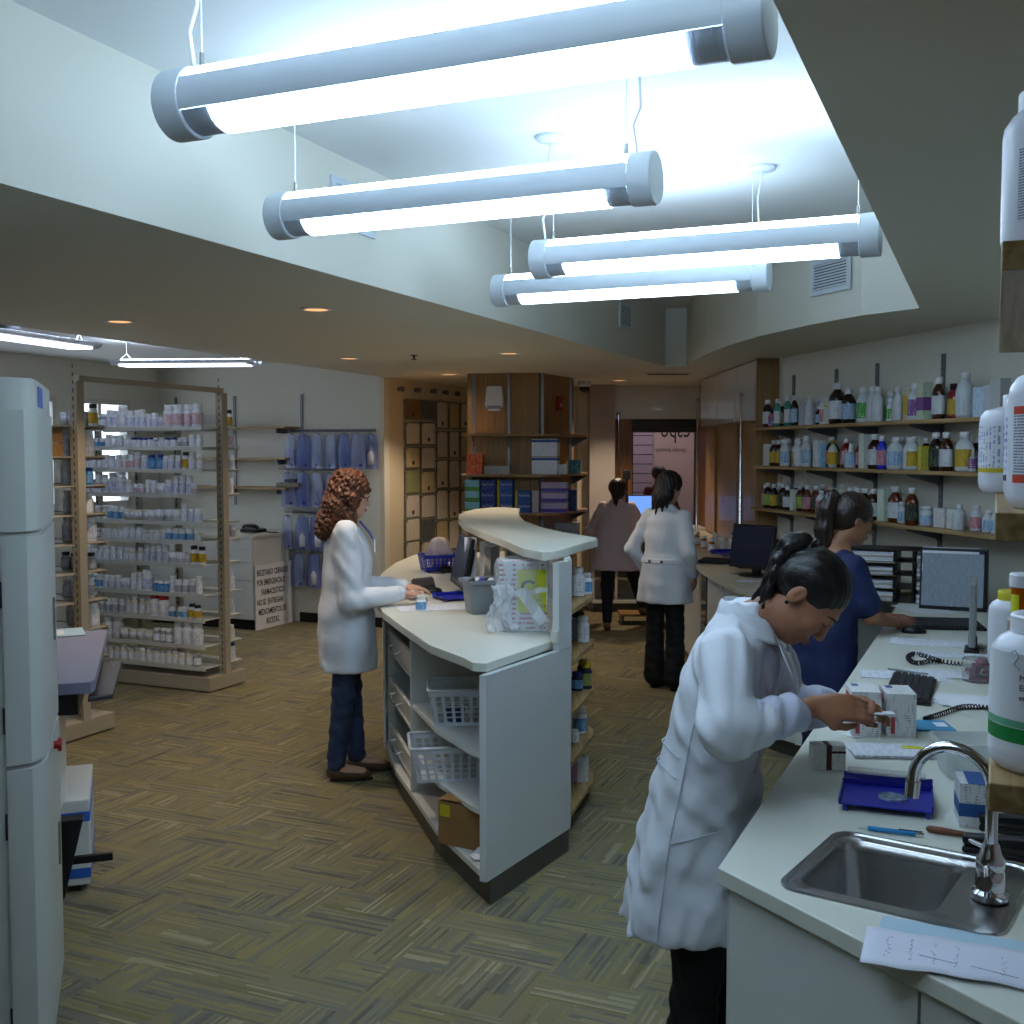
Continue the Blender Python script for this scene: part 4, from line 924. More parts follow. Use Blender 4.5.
def gbottle(t, shape, h, wd, col, cap, lab, hi=True):
    """body, cap and label as children of t; shape: round / square / jug / spray"""
    key = (shape, round(h, 3), round(wd, 3), col, cap, lab)
    if key not in SHM:
        r = wd/2; mb = mat('glass_'+col, GC[col], .15 if col not in ('white', 'grey') else .35, coat=.4 if col != 'white' else 0)
        mc_ = mat('cap_'+cap, CC[cap], .4); ml = mat_print('wrap_'+lab, LC[lab][0], LC[lab][1], rows=90, axis=2, amount=.45)
        sy = 1 if shape in ('round', 'spray') else .62
        nk = .42 if shape != 'spray' else .3
        prof = [(r*.9, 0), (r, .012*h/.15), (r, h*.6), (r*.95, h*.66), (r*.72, h*.75), (r*nk, h*.82), (r*nk*.95, h*.9)]
        if shape == 'jar': prof = [(r*.9, 0), (r, .01), (r, h*.72), (r*.9, h*.78), (r*.72, h*.82), (r*.7, h*.86)]; sy = 1; nk = .7
        if shape == 'spray': prof = [(r*.9, 0), (r, .01), (r, h*.55), (r*.5, h*.62), (r*.4, h*.66), (r*.2, h*.9)]
        n = 16
        b = MB(); b.lathe(prof, n=n, sy=sy)
        c = MB(); cr = r*nk*1.18; c.lathe([(cr, h*.84), (cr, h*.985), (cr*.9, h)] if shape != 'spray' else [(r*.42, h*.66), (r*.25, h*.97), (r*.15, h)], n=n, sy=max(sy, .8) if shape != 'spray' else 1)
        l = MB(); l.lathe([(r*1.012, h*.12), (r*1.012, h*.56)], n=n, sy=sy*1.01, cap=False)
        SHM[key] = (b.mesh('bottle_body', mb, True), c.mesh('cap', mc_, True), l.mesh('label', ml, True))
    for nm, me in zip(('bottle_body', 'cap', 'label'), SHM[key]):
        o = bpy.data.objects.new(nm, me); COL.objects.link(o); o.parent = t
def gbox(t, w_, d_, h, paper, ink, band=None):
    mp = mat_print('box_%s_%s' % (paper, ink), paper, ink, rows=150, axis=2, amount=.42)
    MB().span((-w_/2, -d_/2, 0), (w_/2, d_/2, h)).build('carton_body', mp, t, bevel=.001)
    if band: MB().span((-w_/2-.0006, -d_/2-.0006, h*band[1]), (w_/2+.0006, d_/2+.0006, h*band[2])).build('colour_band', mat('band_'+band[0], band[0], .5), t)
# each entry: (kind, height, width, body, cap, label) from the left (far) end to the right
ROWS = [
 [('round',.19,.075,'black','w','w'),('round',.11,.05,'pink','k','p'),('jug',.19,.07,'teal','w','w'),('round',.13,.06,'black','w','y'),('jug',.2,.07,'teal','w','w'),('jug',.2,.08,'black','w','b'),('box',.15,.07,'#b9bccb','#7a7f98',None),('round',.19,.07,'white','w','w'),('round',.12,.06,'black','w','b'),('jar',.17,.07,'white','w','r'),('box',.18,.075,'#d3d6d0','#8b8f8a',('#c9c23a',.6,.66)),('round',.25,.11,'black','w','w'),('round',.21,.09,'black','w','b'),('jug',.215,.1,'white','w','g'),('jug',.215,.1,'white','w','w'),('jug',.2,.09,'white','w','w'),('round',.13,.055,'white','w','g'),('jug',.19,.075,'white','w','w'),('box',.17,.06,'#c9c5b0','#a38a3a',('#c9a63a',.2,.8)),('round',.2,.075,'white','w','p'),('box',.2,.07,'#c7d3b8','#6f7a66',('#7a4a8c',.25,.6)),('jug',.22,.1,'brown','w','w'),('jug',.18,.085,'red','k','y'),('round',.23,.095,'white','w','w'),('box',.15,.085,'#c9dcea','#4a8ac0',None),('box',.155,.06,'#c3c7d0','#8d93a6',None),('box',.18,.08,'#b9bdbc','#a4a8a8',None)],
 [('box',.15,.045,'#d8dad8','#9a9c9c',None),('box',.15,.05,'#d8dad8','#9a9c9c',None),('round',.175,.06,'brown','w','y'),('round',.175,.06,'brown','w','y'),('jug',.18,.11,'white','w','b'),('round',.175,.06,'white','w','y'),('round',.18,.07,'white','w','w'),('jug',.2,.09,'white','w','b'),('box',.17,.06,'#d8dde0','#8a94a6',None),('box',.14,.055,'#7ab4d8','#dce8f0',None),('round',.19,.07,'black','w','o'),('round',.17,.06,'clear','g','y'),('round',.18,.065,'red','w','r'),('spray',.15,.075,'white','w','b'),('round',.17,.06,'red','g','r'),('box',.2,.055,'#d5ddd2','#7f9a86',None),('round',.2,.085,'brown','w','w'),('jug',.19,.085,'blue','w','r'),('round',.18,.1,'white','w','b'),('round',.18,.07,'white','w','w'),('round',.18,.07,'white','w','y'),('box',.13,.04,'#c9c04a','#7a742a',None),('jug',.2,.1,'black','w','d'),('jug',.2,.095,'brown','w','w'),('jug',.2,.11,'white','w','y'),('spray',.12,.04,'white','w','p'),('round',.19,.07,'white','w','y'),('round',.2,.075,'white','w','b'),('round',.2,.075,'white','w','w')],
 [('round',.16,.055,'pink','w','r'),('round',.175,.065,'black','w','l'),('round',.17,.06,'black','w','y'),('round',.175,.065,'black','w','d'),('round',.16,.06,'black','w','w'),('box',.14,.05,'#d8ded6','#5a9a5a',None),('jug',.17,.07,'brown','w','l'),('jug',.175,.075,'amber','w','r'),('jug',.175,.075,'amber','w','d'),('round',.15,.07,'white','w','r'),('round',.18,.075,'white','p','w'),('box',.17,.12,'#d3ddd0','#7f9a86',('#5fae3a',.0,.35)),('round',.18,.07,'black','w','w'),('round',.18,.07,'black','w','w'),('round',.18,.07,'black','w','w'),('round',.18,.07,'brown','w','w'),('box',.18,.06,'#c9d8c8','#4f9a6a',None),('jug',.2,.105,'amber','w','w'),('jug',.12,.06,'white','w','b'),('jug',.2,.1,'amber','w','d'),('jar',.105,.07,'white','w','b'),('box',.1,.09,'#d6d8d8','#b04a8a',None),('box',.1,.07,'#d6d8d6','#7f9a7a',None),('round',.13,.065,'white','w','w'),('round',.13,.065,'white','w','r'),('round',.11,.06,'white','w','b'),('round',.12,.06,'white','w','b'),('round',.13,.06,'white','w','w')],
]
BN = dict(round='bottle', square='bottle', jug='flat medicine bottle', jar='jar', spray='nozzle bottle')
rS = random.Random(5)
for (t_, z, sgn), row, nm, s0, s1 in zip(WSH, ROWS, ('top', 'middle', 'bottom'), (.14, .12, .1), (3.02, 3.12, 3.1)):
    tw = sum(e[2] for e in row)*(1.1 if nm != 'top' else 1.06); g = (s1-s0-tw)/len(row); x = s0
    for i, e in enumerate(row):
        e = (e[0], e[1]*1.1, e[2]*(1.1 if nm != 'top' else 1.06))+tuple(e[3:])
        x += e[2]/2
        p = rwp(x, .17 if e[0] != 'box' else .16, z+.0008)+rn*(rS.uniform(-.03, .02))
        nxt = 'at the far left end' if i == 0 else '%s from the left' % ORD[i]
        if e[0] == 'box':
            q = thing('medicine_carton', '%s pale medicine carton on the %s wall shelf, %s' % ('banded' if e[5] else 'plain', nm, nxt), 'box', p, math.atan2(rd.y, rd.x)+rS.uniform(-.1, .1), 'cartons on the %s wall shelf' % nm)
            gbox(q, e[2], .06, e[1], e[3], e[4], e[5])
        else:
            ad_ = {'clear': 'clear', 'amber': 'amber', 'pink': 'pink'}.get(e[3], e[3])
            q = thing('medicine_bottle', '%s %s, %s label, on the %s wall shelf, %s' % (ad_, BN[e[0]], LN[e[5]], nm, nxt), 'bottle', p, math.atan2(rd.y, rd.x)+rS.uniform(-.15, .15), 'bottles on the %s wall shelf' % nm)
            gbottle(q, e[0], e[1], e[2], e[3], e[4], e[5])
        x += e[2]/2+g
    x = s0+.1; k = 0
    while x < s1-.1:
        e = [('round', .2, .07, 'white', 'w', 'w'), ('jug', .19, .08, 'white', 'w', 'b'), ('round', .19, .075, 'black', 'w', 'w'), ('round', .2, .07, 'brown', 'w', 'y'), ('round', .2, .075, 'white', 'w', 'g')][rS.randrange(5)]
        if nm == 'bottom' and x > 1.9: break
        q = thing('medicine_bottle', '%s bottle standing against the wall, %s from left in the back row, %s wall shelf' % (e[3], ORD[k], nm), 'bottle', rwp(x, .075, z+.0008), math.atan2(rd.y, rd.x), 'back row bottles on the %s wall shelf' % nm)
        gbottle(q, *e); x += rS.uniform(.11, .3); k += 1

# ---- boxes on the pillar shelves
def pbox(px0, px1, z, h, paper, ink, label, name='carton', band=None, dep=.14, y=10.26, cat='box', group=None, txt=None, sidec=None):
    x0, x1 = (px0-512)/1100*y, (px1-512)/1100*y
    t = thing(name, label, cat, ((x0+x1)/2, y+dep/2-.02, z), -.16, group)
    gbox(t, (x1-x0)*.985, dep, h, paper, ink, band)
    if txt: text('lettering', txt, h*.3, M_paper, t, (-(x1-x0)*.38, -dep/2-.0012, h*.5), (math.pi/2, 0, 0), sx=.75)
    return t
for k in range(2): pbox(468, 484, 1.556+.095*k, .09, '#c4501c', '#e8b48c', '%s orange carton at the left end of the middle pillar shelf' % ('lower', 'upper')[k], dep=.2, group='orange cartons')
pbox(485, 511, 1.556, .075, '#a9a9a4', '#6f6d72', 'greyish flat pack of leaflets beside the orange cartons', name='leaflet_pack', dep=.16)
for k in range(2): pbox(533, 559, 1.556+.166*k, .16, '#d5dbe6', '#a9b6cf', '%s white and blue carton stacked on the middle pillar shelf' % ('lower', 'upper')[k], dep=.2, y=10.16, band=('#2f5597', .8, .95), group='white and blue cartons')
pbox(559, 568, 1.556, .09, '#cfd8d6', '#7fb0a8', 'small white and green carton right of the stacked white cartons', y=10.2)
t = pbox(569, 581, 1.556, .13, '#1f6a7a', '#d0e0e0', 'teal and orange carton at the right end of the middle pillar shelf', y=10.52, dep=.13)
M_yb = ('#c9b52a', 0, 1)
for k in range(3):
    n3 = ('lowest', 'middle', 'topmost')[k]
    pbox(466, 481, 1.201+.101*k, .098, '#7fb8cc', '#4f9a3a', '%s of three boxes with sky and grass pictures on the lower pillar shelf' % n3, dep=.17, group='picture boxes', band=('#4f8a3a', 0, .35))
    pbox(482, 497, 1.201+.101*k, .098, '#12307a', '#4a68b0', '%s of three dark blue boxes in the left stack on the lower pillar shelf' % n3, dep=.17, group='dark blue boxes', txt='Easy Touch')
    t = pbox(501, 514, 1.201+.101*k, .098, '#1d4a98', '#4f74b4', '%s of three blue boxes in the second stack on the lower pillar shelf' % n3, dep=.17, group='dark blue boxes', txt='Easy Touch')
    MB().span((-.085, -.0865, 0), (-.062, .08, .098)).build('yellow_end', mat('band_yellow', '#c4b020', .5), t)
for k in range(2):
    t = pbox(519, 532, 1.201+.101*k, .098, '#1d4a98', '#4f74b4', '%s of two blue boxes in the third stack on the lower pillar shelf' % ('lower', 'upper')[k], dep=.17, y=10.2, group='dark blue boxes', txt='Easy Touch')
    MB().span((-.082, -.0865, 0), (-.062, .08, .098)).build('yellow_end', mat('band_yellow'), t)
pbox(533, 540, 1.201, .2, '#b9b4bd', '#8f8a96', 'plain grey tall carton between the blue and violet boxes', y=10.2)
for k in range(3): pbox(542, 568, 1.201+.095*k, .09, '#a9a4c4', '#c46a80', '%s of three violet and white boxes on the lower pillar shelf' % ('lowest', 'middle', 'topmost')[k], y=10.18, dep=.18, band=('#4a3a96', .05, .4), group='violet boxes')
pbox(569, 577, 1.201, .2, '#1e3560', '#4a6498', 'dark navy upright box at the right end of the lower pillar shelf', y=10.5, dep=.1)
pbox(540, 553, .871, .17, '#b02a34', '#e0b0b0', 'red and white carton on the lowest visible pillar shelf', y=10.18)
for k in range(3): pbox(556, 580, .871+.075*k, .072, '#8f9093', '#6a6b70', '%s of three grey cartons on the lowest visible pillar shelf' % ('lowest', 'middle', 'topmost')[k], y=10.4, dep=.18)

# ---- goods on the customer side oak shelves of the island
def small_bottle(loc, kind, col, cap, lab, label, s=1.0, grp=None):
    t = thing('pill_bottle', label, 'bottle', loc, 0, grp)
    r, h = {'s': (.021, .062), 'm': (.025, .082), 't': (.026, .11), 'l': (.036, .135)}[kind]; r *= s; h *= s
    MB().lathe(bottle_profile(r, h*.86, .75), n=18).build('bottle_body', mat('pill_'+col, COLS.get(col, '#cfd6de'), .35), t, smooth=True)
    MB().lathe([(r*.8, h*.8), (r*.82, h*.81), (r*.82, h*.99), (r*.74, h)], n=18).build('cap', mat('pill_'+cap, COLS[cap], .4), t, smooth=True)
    MB().lathe([(r*1.01, h*.12), (r*1.01, h*.6)], n=18, cap=False).build('label', mat_print('lab_'+lab, COLS[lab], '#555566', rows=140, axis=2), t, smooth=True)
    return t
COLS['navy'] = '#1a2038'; COLS['pinkc'] = '#b03a80'; COLS['l_pink'] = '#c45a9a'
def isl_b(px, py, z, *a, **k): p = P(px, py, z); small_bottle((p.x, p.y, z+.001), *a, **k)
isl_b(586, 594, 1.05, 'm', 'white', 'capw', 'l_blue', 'white jar with blue label on the top oak shelf of the island', s=1.3)
isl_b(578, 596, 1.05, 't', 'white', 'capw', 'l_white', 'tall white bottle on the top oak shelf of the island, next to the panel', s=1.3)
isl_b(583, 642, .81, 't', 'white', 'capw', 'l_white', 'white bottle in front on the second oak shelf of the island', s=1.2)
isl_b(578, 640, .81, 'l', 'grey', 'capk', 'l_grey', 'dark capped bottle on the second oak shelf of the island, next to the panel', s=1.1)
isl_b(586, 688, .57, 't', 'navy', 'capy', 'l_lime', 'black bottle with yellow cap in front on the third oak shelf of the island', s=1.2)
isl_b(583, 684, .57, 't', 'navy', 'capy', 'l_lime', 'second yellow-capped black bottle, behind on the third oak shelf', s=1.2)
isl_b(577, 690, .57, 's', 'navy', 'capb', 'l_blue', 'small navy bottle on the third oak shelf next to the panel', s=1.5)
isl_b(580, 733, .34, 'l', 'white', 'capw', 'l_blue', 'round-shouldered white bottle on the fourth oak shelf of the island')
isl_b(575, 742, .34, 's', 'white', 'capw', 'l_white', 'small white bottle at the edge of the fourth oak shelf')
for i, (px, w_, l) in enumerate(((575, .04, 'pinkish slim carton on the lowest oak shelf of the island, next to the panel'), (582, .06, 'white printed carton on the lowest oak shelf of the island'))):
    p = P(px, 782, .105); t = thing('medicine_carton', l, 'box', (p.x, p.y+.02, .106), .2)
    gbox(t, w_, .05, .13, '#d6d9dc' if i else '#c49ab4', '#9aa0a8' if i else '#b03a80')

# ---- baskets, carton and papers in the open bay
def basket(name, label, loc, rz, L, W, H, col, holes=(9, 5)):
    t = thing(name, label, 'basket', loc, rz); m = mat('basket_'+col, col, .35)
    nx, nz = holes; tp = .86
    def wallp(a0, a1, b0, b1, n, nm):  # bottom edge a0-a1, top edge b0-b1 (local 3D)
        b = MB(); a0, a1, b0, b1 = map(Vector, (a0, a1, b0, b1)); th = .003
        nn = (a1-a0).cross(b0-a0).normalized()*th
        def q(u0, u1, v0, v1):
            P4 = []
            for u, v in ((u0, v0), (u1, v0), (u1, v1), (u0, v1)): P4.append((a0.lerp(a1, u)).lerp(b0.lerp(b1, u), v))
            b.add([p-nn*.5 for p in P4]+[p+nn*.5 for p in P4], [(0,3,2,1), (4,5,6,7), (0,1,5,4), (1,2,6,5), (2,3,7,6), (3,0,4,7)])
        q(0, 1, 0, .1); q(0, 1, .84, 1)
        for i in range(n+1): u = .04+.92*i/n; q(max(0, u-.018*9/n), min(1, u+.018*9/n), .1, .84)
        for j in range(1, nz): v = .1+.74*j/nz; q(0, 1, v-.018, v+.018)
        b.build(nm, m, t)
    l, w_ = L/2, W/2; lb, wb = l*tp, w_*tp
    wallp((-lb, -wb, 0), (lb, -wb, 0), (-l, -w_, H), (l, -w_, H), nx, 'side_wall'); wallp((lb, wb, 0), (-lb, wb, 0), (l, w_, H), (-l, w_, H), nx, 'side_wall')
    wallp((lb, -wb, 0), (lb, wb, 0), (l, -w_, H), (l, w_, H), max(4, nx*2//3), 'end_wall'); wallp((-lb, wb, 0), (-lb, -wb, 0), (-l, w_, H), (-l, -w_, H), max(4, nx*2//3), 'end_wall')
    MB().span((-lb, -wb, 0), (lb, wb, .004)).build('bottom', m, t)
    MB().tube([(x, y, H) for x, y in rrect(l, w_, .02, 4)], .007, 8, closed=True).build('rim', m, t, smooth=True)
    return t
bd2 = math.atan2(.58, .32)  # along the end panel
basket('plastic_basket', 'white slotted basket with small packs on the upper island shelf', (-.17, 4.93, .561), .08, .42, .27, .16, '#cdd4da')
basket('plastic_basket', 'white slotted basket sticking out on the lower island shelf, beneath the other', (-.22, 4.86, .331), .12, .48, .28, .155, '#cdd4da', (11, 5))
for i in range(7):
    p = (-.17+.1*math.sin(i*2.1), 4.93+.07*math.cos(i*1.7), .568+.03*(i // 4)); t = thing('small_packet', 'small %s packet inside the upper white basket, %s' % (['white', 'pink', 'blue'][i % 3], ['at the left', 'in front', 'near the wall', 'in the middle', 'on top at the back', 'on top in front', 'on top at the side'][i]), 'packet', p, i*1.1, 'packets in the upper basket')
    MB().span((-.045, -.03, 0), (.045, .03, .03)).build('packet_body', mat('packet%d' % (i % 3), ['#d0d4dc', '#c9a8ae', '#2c3f86'][i % 3], .5), t, bevel=.008)
t = thing('cardboard_box', 'brown cardboard box with yellow sticker on the island bottom shelf', 'box', (-.145, 4.64, .126), bd2-.02)
MB().span((-.16, -.1, 0), (.16, .1, .18)).build('carton_body', M_card, t, bevel=.002); MB().span((-.161, .04, .12), (-.16, .09, .17)).build('sticker', mat('band_yellow'), t)
MB().span((-.159, -.0995, .190), (.159, -.002, .192)).span((-.159, .002, .190), (.159, .0995, .192)).build('flap', M_card, t)
t = thing('crumpled_paper', 'white crumpled sheets on the bottom shelf near the end panel', 'paper', (-.09, 4.40, .127), 1)
rp = random.Random(4); hs = [[rp.uniform(0, .03) for _ in range(7)] for _ in range(7)]
MB().sheet(lambda u, v: ((u-.5)*.16, (v-.5)*.12, .004+hs[int(u*6)][int(v*6)]), 6, 6).build('sheet', M_paper, t, solid=.001)
for i, (z, c1) in enumerate(((.66, '#b8443a'), (.40, '#4a8a3a'), (.15, '#3a5aa0'))):
    for k in range(3):
        t = thing('medicine_packet', 'papers and %s packet in the %s tilted island drawer, %s' % (['red', 'green', 'blue'][i], ['top', 'middle', 'bottom'][i], ['nearest', 'in the middle', 'farthest'][k]), 'packet', (front_x(5.4+.2*k)+.12, 5.4+.2*k, z+.0125), .35)
        MB().box((0, 0, .085), (.012, .13, .17), M=Matrix.Rotation(.25*(k-1), 3, 'Y')).build('packet_body', [M_paper, mat('pk'+c1, c1, .5), M_poly][(k+i) % 3], t)

# ---- things on the island worktop
IZ = IT+.0008
def monitor(loc, rz, w_, h, label, tilt=-.12, scr=M_screen, base=True):
    t = thing('monitor', label, 'monitor', loc, rz)     # screen looks along local -y
    Mx = Matrix.Rotation(tilt, 3, 'X')
    o = MB().box((0, .0, 0), (w_, .022, h)).build('bezel', M_black, t, bevel=.004); o.location = (0, 0, .05+h/2); o.rotation_euler.x = tilt
    o2 = MB().box((0, -.0115, .004), (w_-.03, .002, h-.035)).build('screen', scr, t); o2.location = o.location; o2.rotation_euler.x = tilt
    o3 = MB().box((0, .025, 0), (w_*.6, .035, h*.6)).build('back_housing', M_black, t, bevel=.01); o3.location = o.location; o3.rotation_euler.x = tilt
    MB().span((-.03, .03, .01), (.03, .055, .05+h*.6)).build('stand_neck', M_black, t)
    MB().lathe([(.12, 0), (.12, .006), (.03, .014)], (0, .03, 0), n=24, sy=.8).build('stand_foot', M_black, t, smooth=True)
    return t
def keyboard(loc, rz, label, w_=.44, d_=.14):
    t = thing('keyboard', label, 'keyboard', loc, rz)
    MB().add([(-w_/2, -d_/2, 0), (w_/2, -d_/2, 0), (w_/2, d_/2, 0), (-w_/2, d_/2, 0), (-w_/2, -d_/2, .012), (w_/2, -d_/2, .012), (w_/2, d_/2, .026), (-w_/2, d_/2, .026)], [(0,3,2,1), (4,5,6,7), (0,1,5,4), (1,2,6,5), (2,3,7,6), (3,0,4,7)]).build('keyboard_case', M_black, t, bevel=.003)
    b = MB(); Rm = Matrix.Rotation(math.atan2(.014, d_), 3, 'X')
    for r in range(6):
        y = -d_/2+.018+r*(d_-.03)/5.3; z = .012+.014*(y+d_/2)/d_
        for c in range(18):
            x = -w_/2+.02+c*(w_-.04)/17
            b.box((x, y, z+.004), ((w_-.04)/17*.86, (d_-.03)/5.3*.84, .008), M=Rm)
    b.build('keys', M_dark, t); return t
def mouse(loc, rz, label, cord=None):
    t = thing('computer_mouse', label, 'mouse', loc, rz)
    MB().lathe([(.03, 0), (.031, .008), (.027, .022), (.018, .031), (.001, .035)], n=20, sy=1.8).build('mouse_body', M_black, t, smooth=True)
    if cord: MB().tube(cord, .002, 6).build('mouse_cord', M_black, t, smooth=True)
    return t
pm = P(461, 580, IT); monitor((-.285, 6.28, IZ), -math.pi/2+.2, .46, .29, 'dark monitor facing the curly-haired woman on the island', tilt=-.2)
pk = P(423, 586, IT); keyboard((pk.x, pk.y, IZ), -math.pi/2+.1, 'black keyboard under the hands of the curly-haired woman')
pk = P(434, 592, IT); mouse((pk.x, pk.y-.05, IZ), -1.2, 'black computer mouse on the island beside the keyboard')
pk = P(446, 572, IT); t = thing('desk_scanner', 'small black device behind the keyboard on the island', 'device', (pk.x, pk.y, IZ), .4)
MB().lathe([(.05, 0), (.05, .02), (.03, .04), (.001, .05)], n=16, sy=1.4).build('device_body', M_black, t, smooth=True); MB().tube([(-.05, 0, .01), (-.1, .04, .004), (-.14, -.03, .004), (-.05, -.12, .004)], .003, 6).build('device_cord', M_black, t)
t = thing('hanging_sheet', 'narrow white printed sheet taped under the island ledge by the monitor', 'paper', (-.232, 6.17, 1.0), -.4)
MB().sheet(lambda u, v: ((u-.5)*.075, .006*math.sin(5*v), .29*v), 2, 10).build('sheet', mat_print('list_print', '#dfe2ea', '#a6aab6', rows=90, axis=2), t, solid=.001)
def papers(loc, rz, w_, d_, label, m=M_print, h=.002, name='paper_sheet', curl=0):
    t = thing(name, label, 'paper', loc, rz)
    MB().sheet(lambda u, v: ((u-.5)*w_, (v-.5)*d_, h/2+curl*(2*u-1)**4), 8, 2).build('sheet', m, t, solid=h*.9)
    return t
pk = P(437, 608, IT); papers((pk.x, pk.y, IZ), .3, .42, .2, 'thin white slips under the pill vial on the island')
pk = P(450, 570, IT); 
t = thing('counting_tray', 'blue pill counting tray on the island beside the grey bin', 'tray', P(455, 600, IT)+Vector((0, 0, .001)), .5)
def ctray(t, m, s=1):
    MB().add([(x*s, y*s, z*s) for x, y, z in [(-.1, -.07, .014), (.1, -.07, .014), (.1, .07, .02), (-.1, .07, .02), (-.1, -.07, .018), (.1, -.07, .018), (.1, .07, .024), (-.1, .07, .024)]], [(0,3,2,1), (4,5,6,7), (0,1,5,4), (1,2,6,5), (2,3,7,6), (3,0,4,7)]).build('tray_plate', m, t, bevel=.001)
    b = MB(); n = 12
    for k in range(2):
        r = (.03-.002*k)*s
        vs = []
        for i in range(n+1):
            a = math.pi*(1+i/n); vs += [(-.1*s, .095*s+r*math.cos(a), .036*s+r*math.sin(a)), (.1*s, .095*s+r*math.cos(a), .036*s+r*math.sin(a))]
        b.add(vs, [(2*i, 2*i+1, 2*i+3, 2*i+2) for i in range(n)])
    b.build('tray_trough', m, t, smooth=True)
    for x in (-.09, .085): MB().span((x*s, -.068*s, 0), ((x+.008)*s, -.06*s, .016*s)).build('foot', m, t)
    MB().span((-.1*s, -.072*s, .018*s), (-.096*s, .065*s, .03*s)).build('tray_rim', m, t); MB().span((.096*s, -.072*s, .018*s), (.1*s, .065*s, .03*s)).build('tray_rim', m, t)
ctray(t, M_blue, .9)
pk = P(421, 611, IT); small_bottle((pk.x, pk.y, IZ), 's', 'white', 'capw', 'l_blue', 'white pill vial with blue label standing on the island papers', s=1.3)
# grey bin
t = thing('storage_bin', 'grey plastic bin filled with small items on the island', 'bin', P(484, 614, IT)+Vector((0, .05, .001)), .35)
MBIN = mat('grey_bin', '#7d868e', .4); n = 6
def rbox(hx, hy, r): return rrect(hx, hy, r)
rs = [(.085, .06, 0), (.09, .065, .01), (.105, .082, .12), (.12, .096, .125), (.12, .096, .14), (.116, .092, .14), (.101, .078, .122), (.086, .062, .012), (.03, .02, .01)]
b = MB(); L_ = [rrect(x, y, min(.025, y*.9)) for x, y, z in rs]; nn = len(L_[0])
b.add([(p[0]*.95, p[1], rs[k][2]*1.25) for k in range(len(rs)) for p in L_[k]], [(k*nn+i, k*nn+(i+1) % nn, (k+1)*nn+(i+1) % nn, (k+1)*nn+i) for k in range(len(rs)-1) for i in range(nn)]+[tuple(range(nn))[::-1], tuple(range((len(rs)-1)*nn, len(rs)*nn))])
b.build('bin_body', MBIN, t, smooth=True)
bl = t.location.copy()
for i in range(6):
    q = thing('small_item', 'small %s item inside the grey bin on the island, %s' % (['dark', 'white', 'blue'][i % 3], ['left end', 'left of centre', 'centre', 'right of centre', 'right end', 'against the back rim'][i]), 'item', bl+Vector((-.06+.024*i, .02*math.sin(i*3), .133)), i*.8, 'items in the grey bin')
    MB().lathe([(.016, 0), (.02, .01), (.02, .035), (.01, .045)], n=12).build('item_body', [M_black, M_paper, M_blue][i % 3], q, smooth=True)
t = thing('bin_filler', 'loose packs filling the grey bin below the small items', 'pack', bl+Vector((0, 0, .0165)), .35); MB().span((-.07, -.045, 0), (.07, .045, .116)).build('pack_body', M_dark, t)
# bag with yellow label in front of the ledge upright
t = thing('wrapped_supply_bag', 'white plastic bag of supplies with a large yellow label on the island', 'bag', Vector((.03, 5.02, IZ)), .05)
gbx = MB().span((-.09, -.03, 0), (.13, .05, .325)).build('inner_carton', mat_print('red_print_box', '#ccd2d6', '#b07a80', rows=45, axis=2, amount=.5), t, bevel=.004)
MB().span((-.005, -.034, .09), (.125, -.031, .285)).build('yellow_label', mat('label_yellow', '#c6cc1e', .45), t)
b = MB()
for k in range(20):
    a = .6+5.0*k/20
    a2 = .6+5.0*(k+1)/20; b.add([(.045+r*math.cos(q), -.0345, .205+r*math.sin(q)*.9) for q, r in ((a, .022), (a2, .022), (a2, .037), (a, .037))], [(0,1,2,3)])
b.build('label_symbol', M_ink, t, solid=.0008)
text('lettering', 'RESIDUOS', .016, M_ink, t, (.03, -.035, .14), (math.pi/2, 0, 0)); text('lettering', 'DANGER', .02, mat('red_ink', '#a8502a', .6), t, (.045, -.035, .11), (math.pi/2, 0, 0))
rq = random.Random(9)
def film(u, v):
    a = u*2*math.pi; rr = 1+.10*math.sin(5*a+3*v)+.05*math.sin(11*a-6*v)
    top = 1-max(0, v-.9)*1.2
    return (.02+.125*math.cos(a)*rr*top, .01+.062*math.sin(a)*rr*top, .335*v+.006*math.sin(4*a))
MB().sheet(film, 48, 18).build('bag_film', mat('bag_film_white', '#e9eef4', .25, trans=.2, alpha=.36, bump=.6, bscale=25), t, smooth=True)
rw = random.Random(31); nz = [[rw.uniform(-1, 1) for _ in range(15)] for _ in range(15)]
def crump(u, v, k=1): return nz[int(u*14)][int(v*14)]*k
b = MB(); b.sheet(lambda u, v: (-.135+.13*u*(1-.35*v)-.02*math.sin(6*v)+.006*crump(u, v), -.055+.012*crump(v, u)-.012*math.sin(9*u), .003+.21*v+.02*u+.006*crump(v, u)), 14, 14)
b.sheet(lambda u, v: (-.06+.19*u, -.052-.006*math.sin(9*u), .185-.03*math.sin(3*u)*(1-u)+.022*v+.004*crump(u, v)), 14, 3)
b.sheet(lambda u, v: (-.02+.05*u+.11*v, -.050-.004*math.sin(9*v), .19-.16*v+.018*u), 3, 14)
b.build('film_folds', mat('bag_fold_white', '#e9eef4', .3, alpha=.62, bump=.5, bscale=30), t, smooth=True)
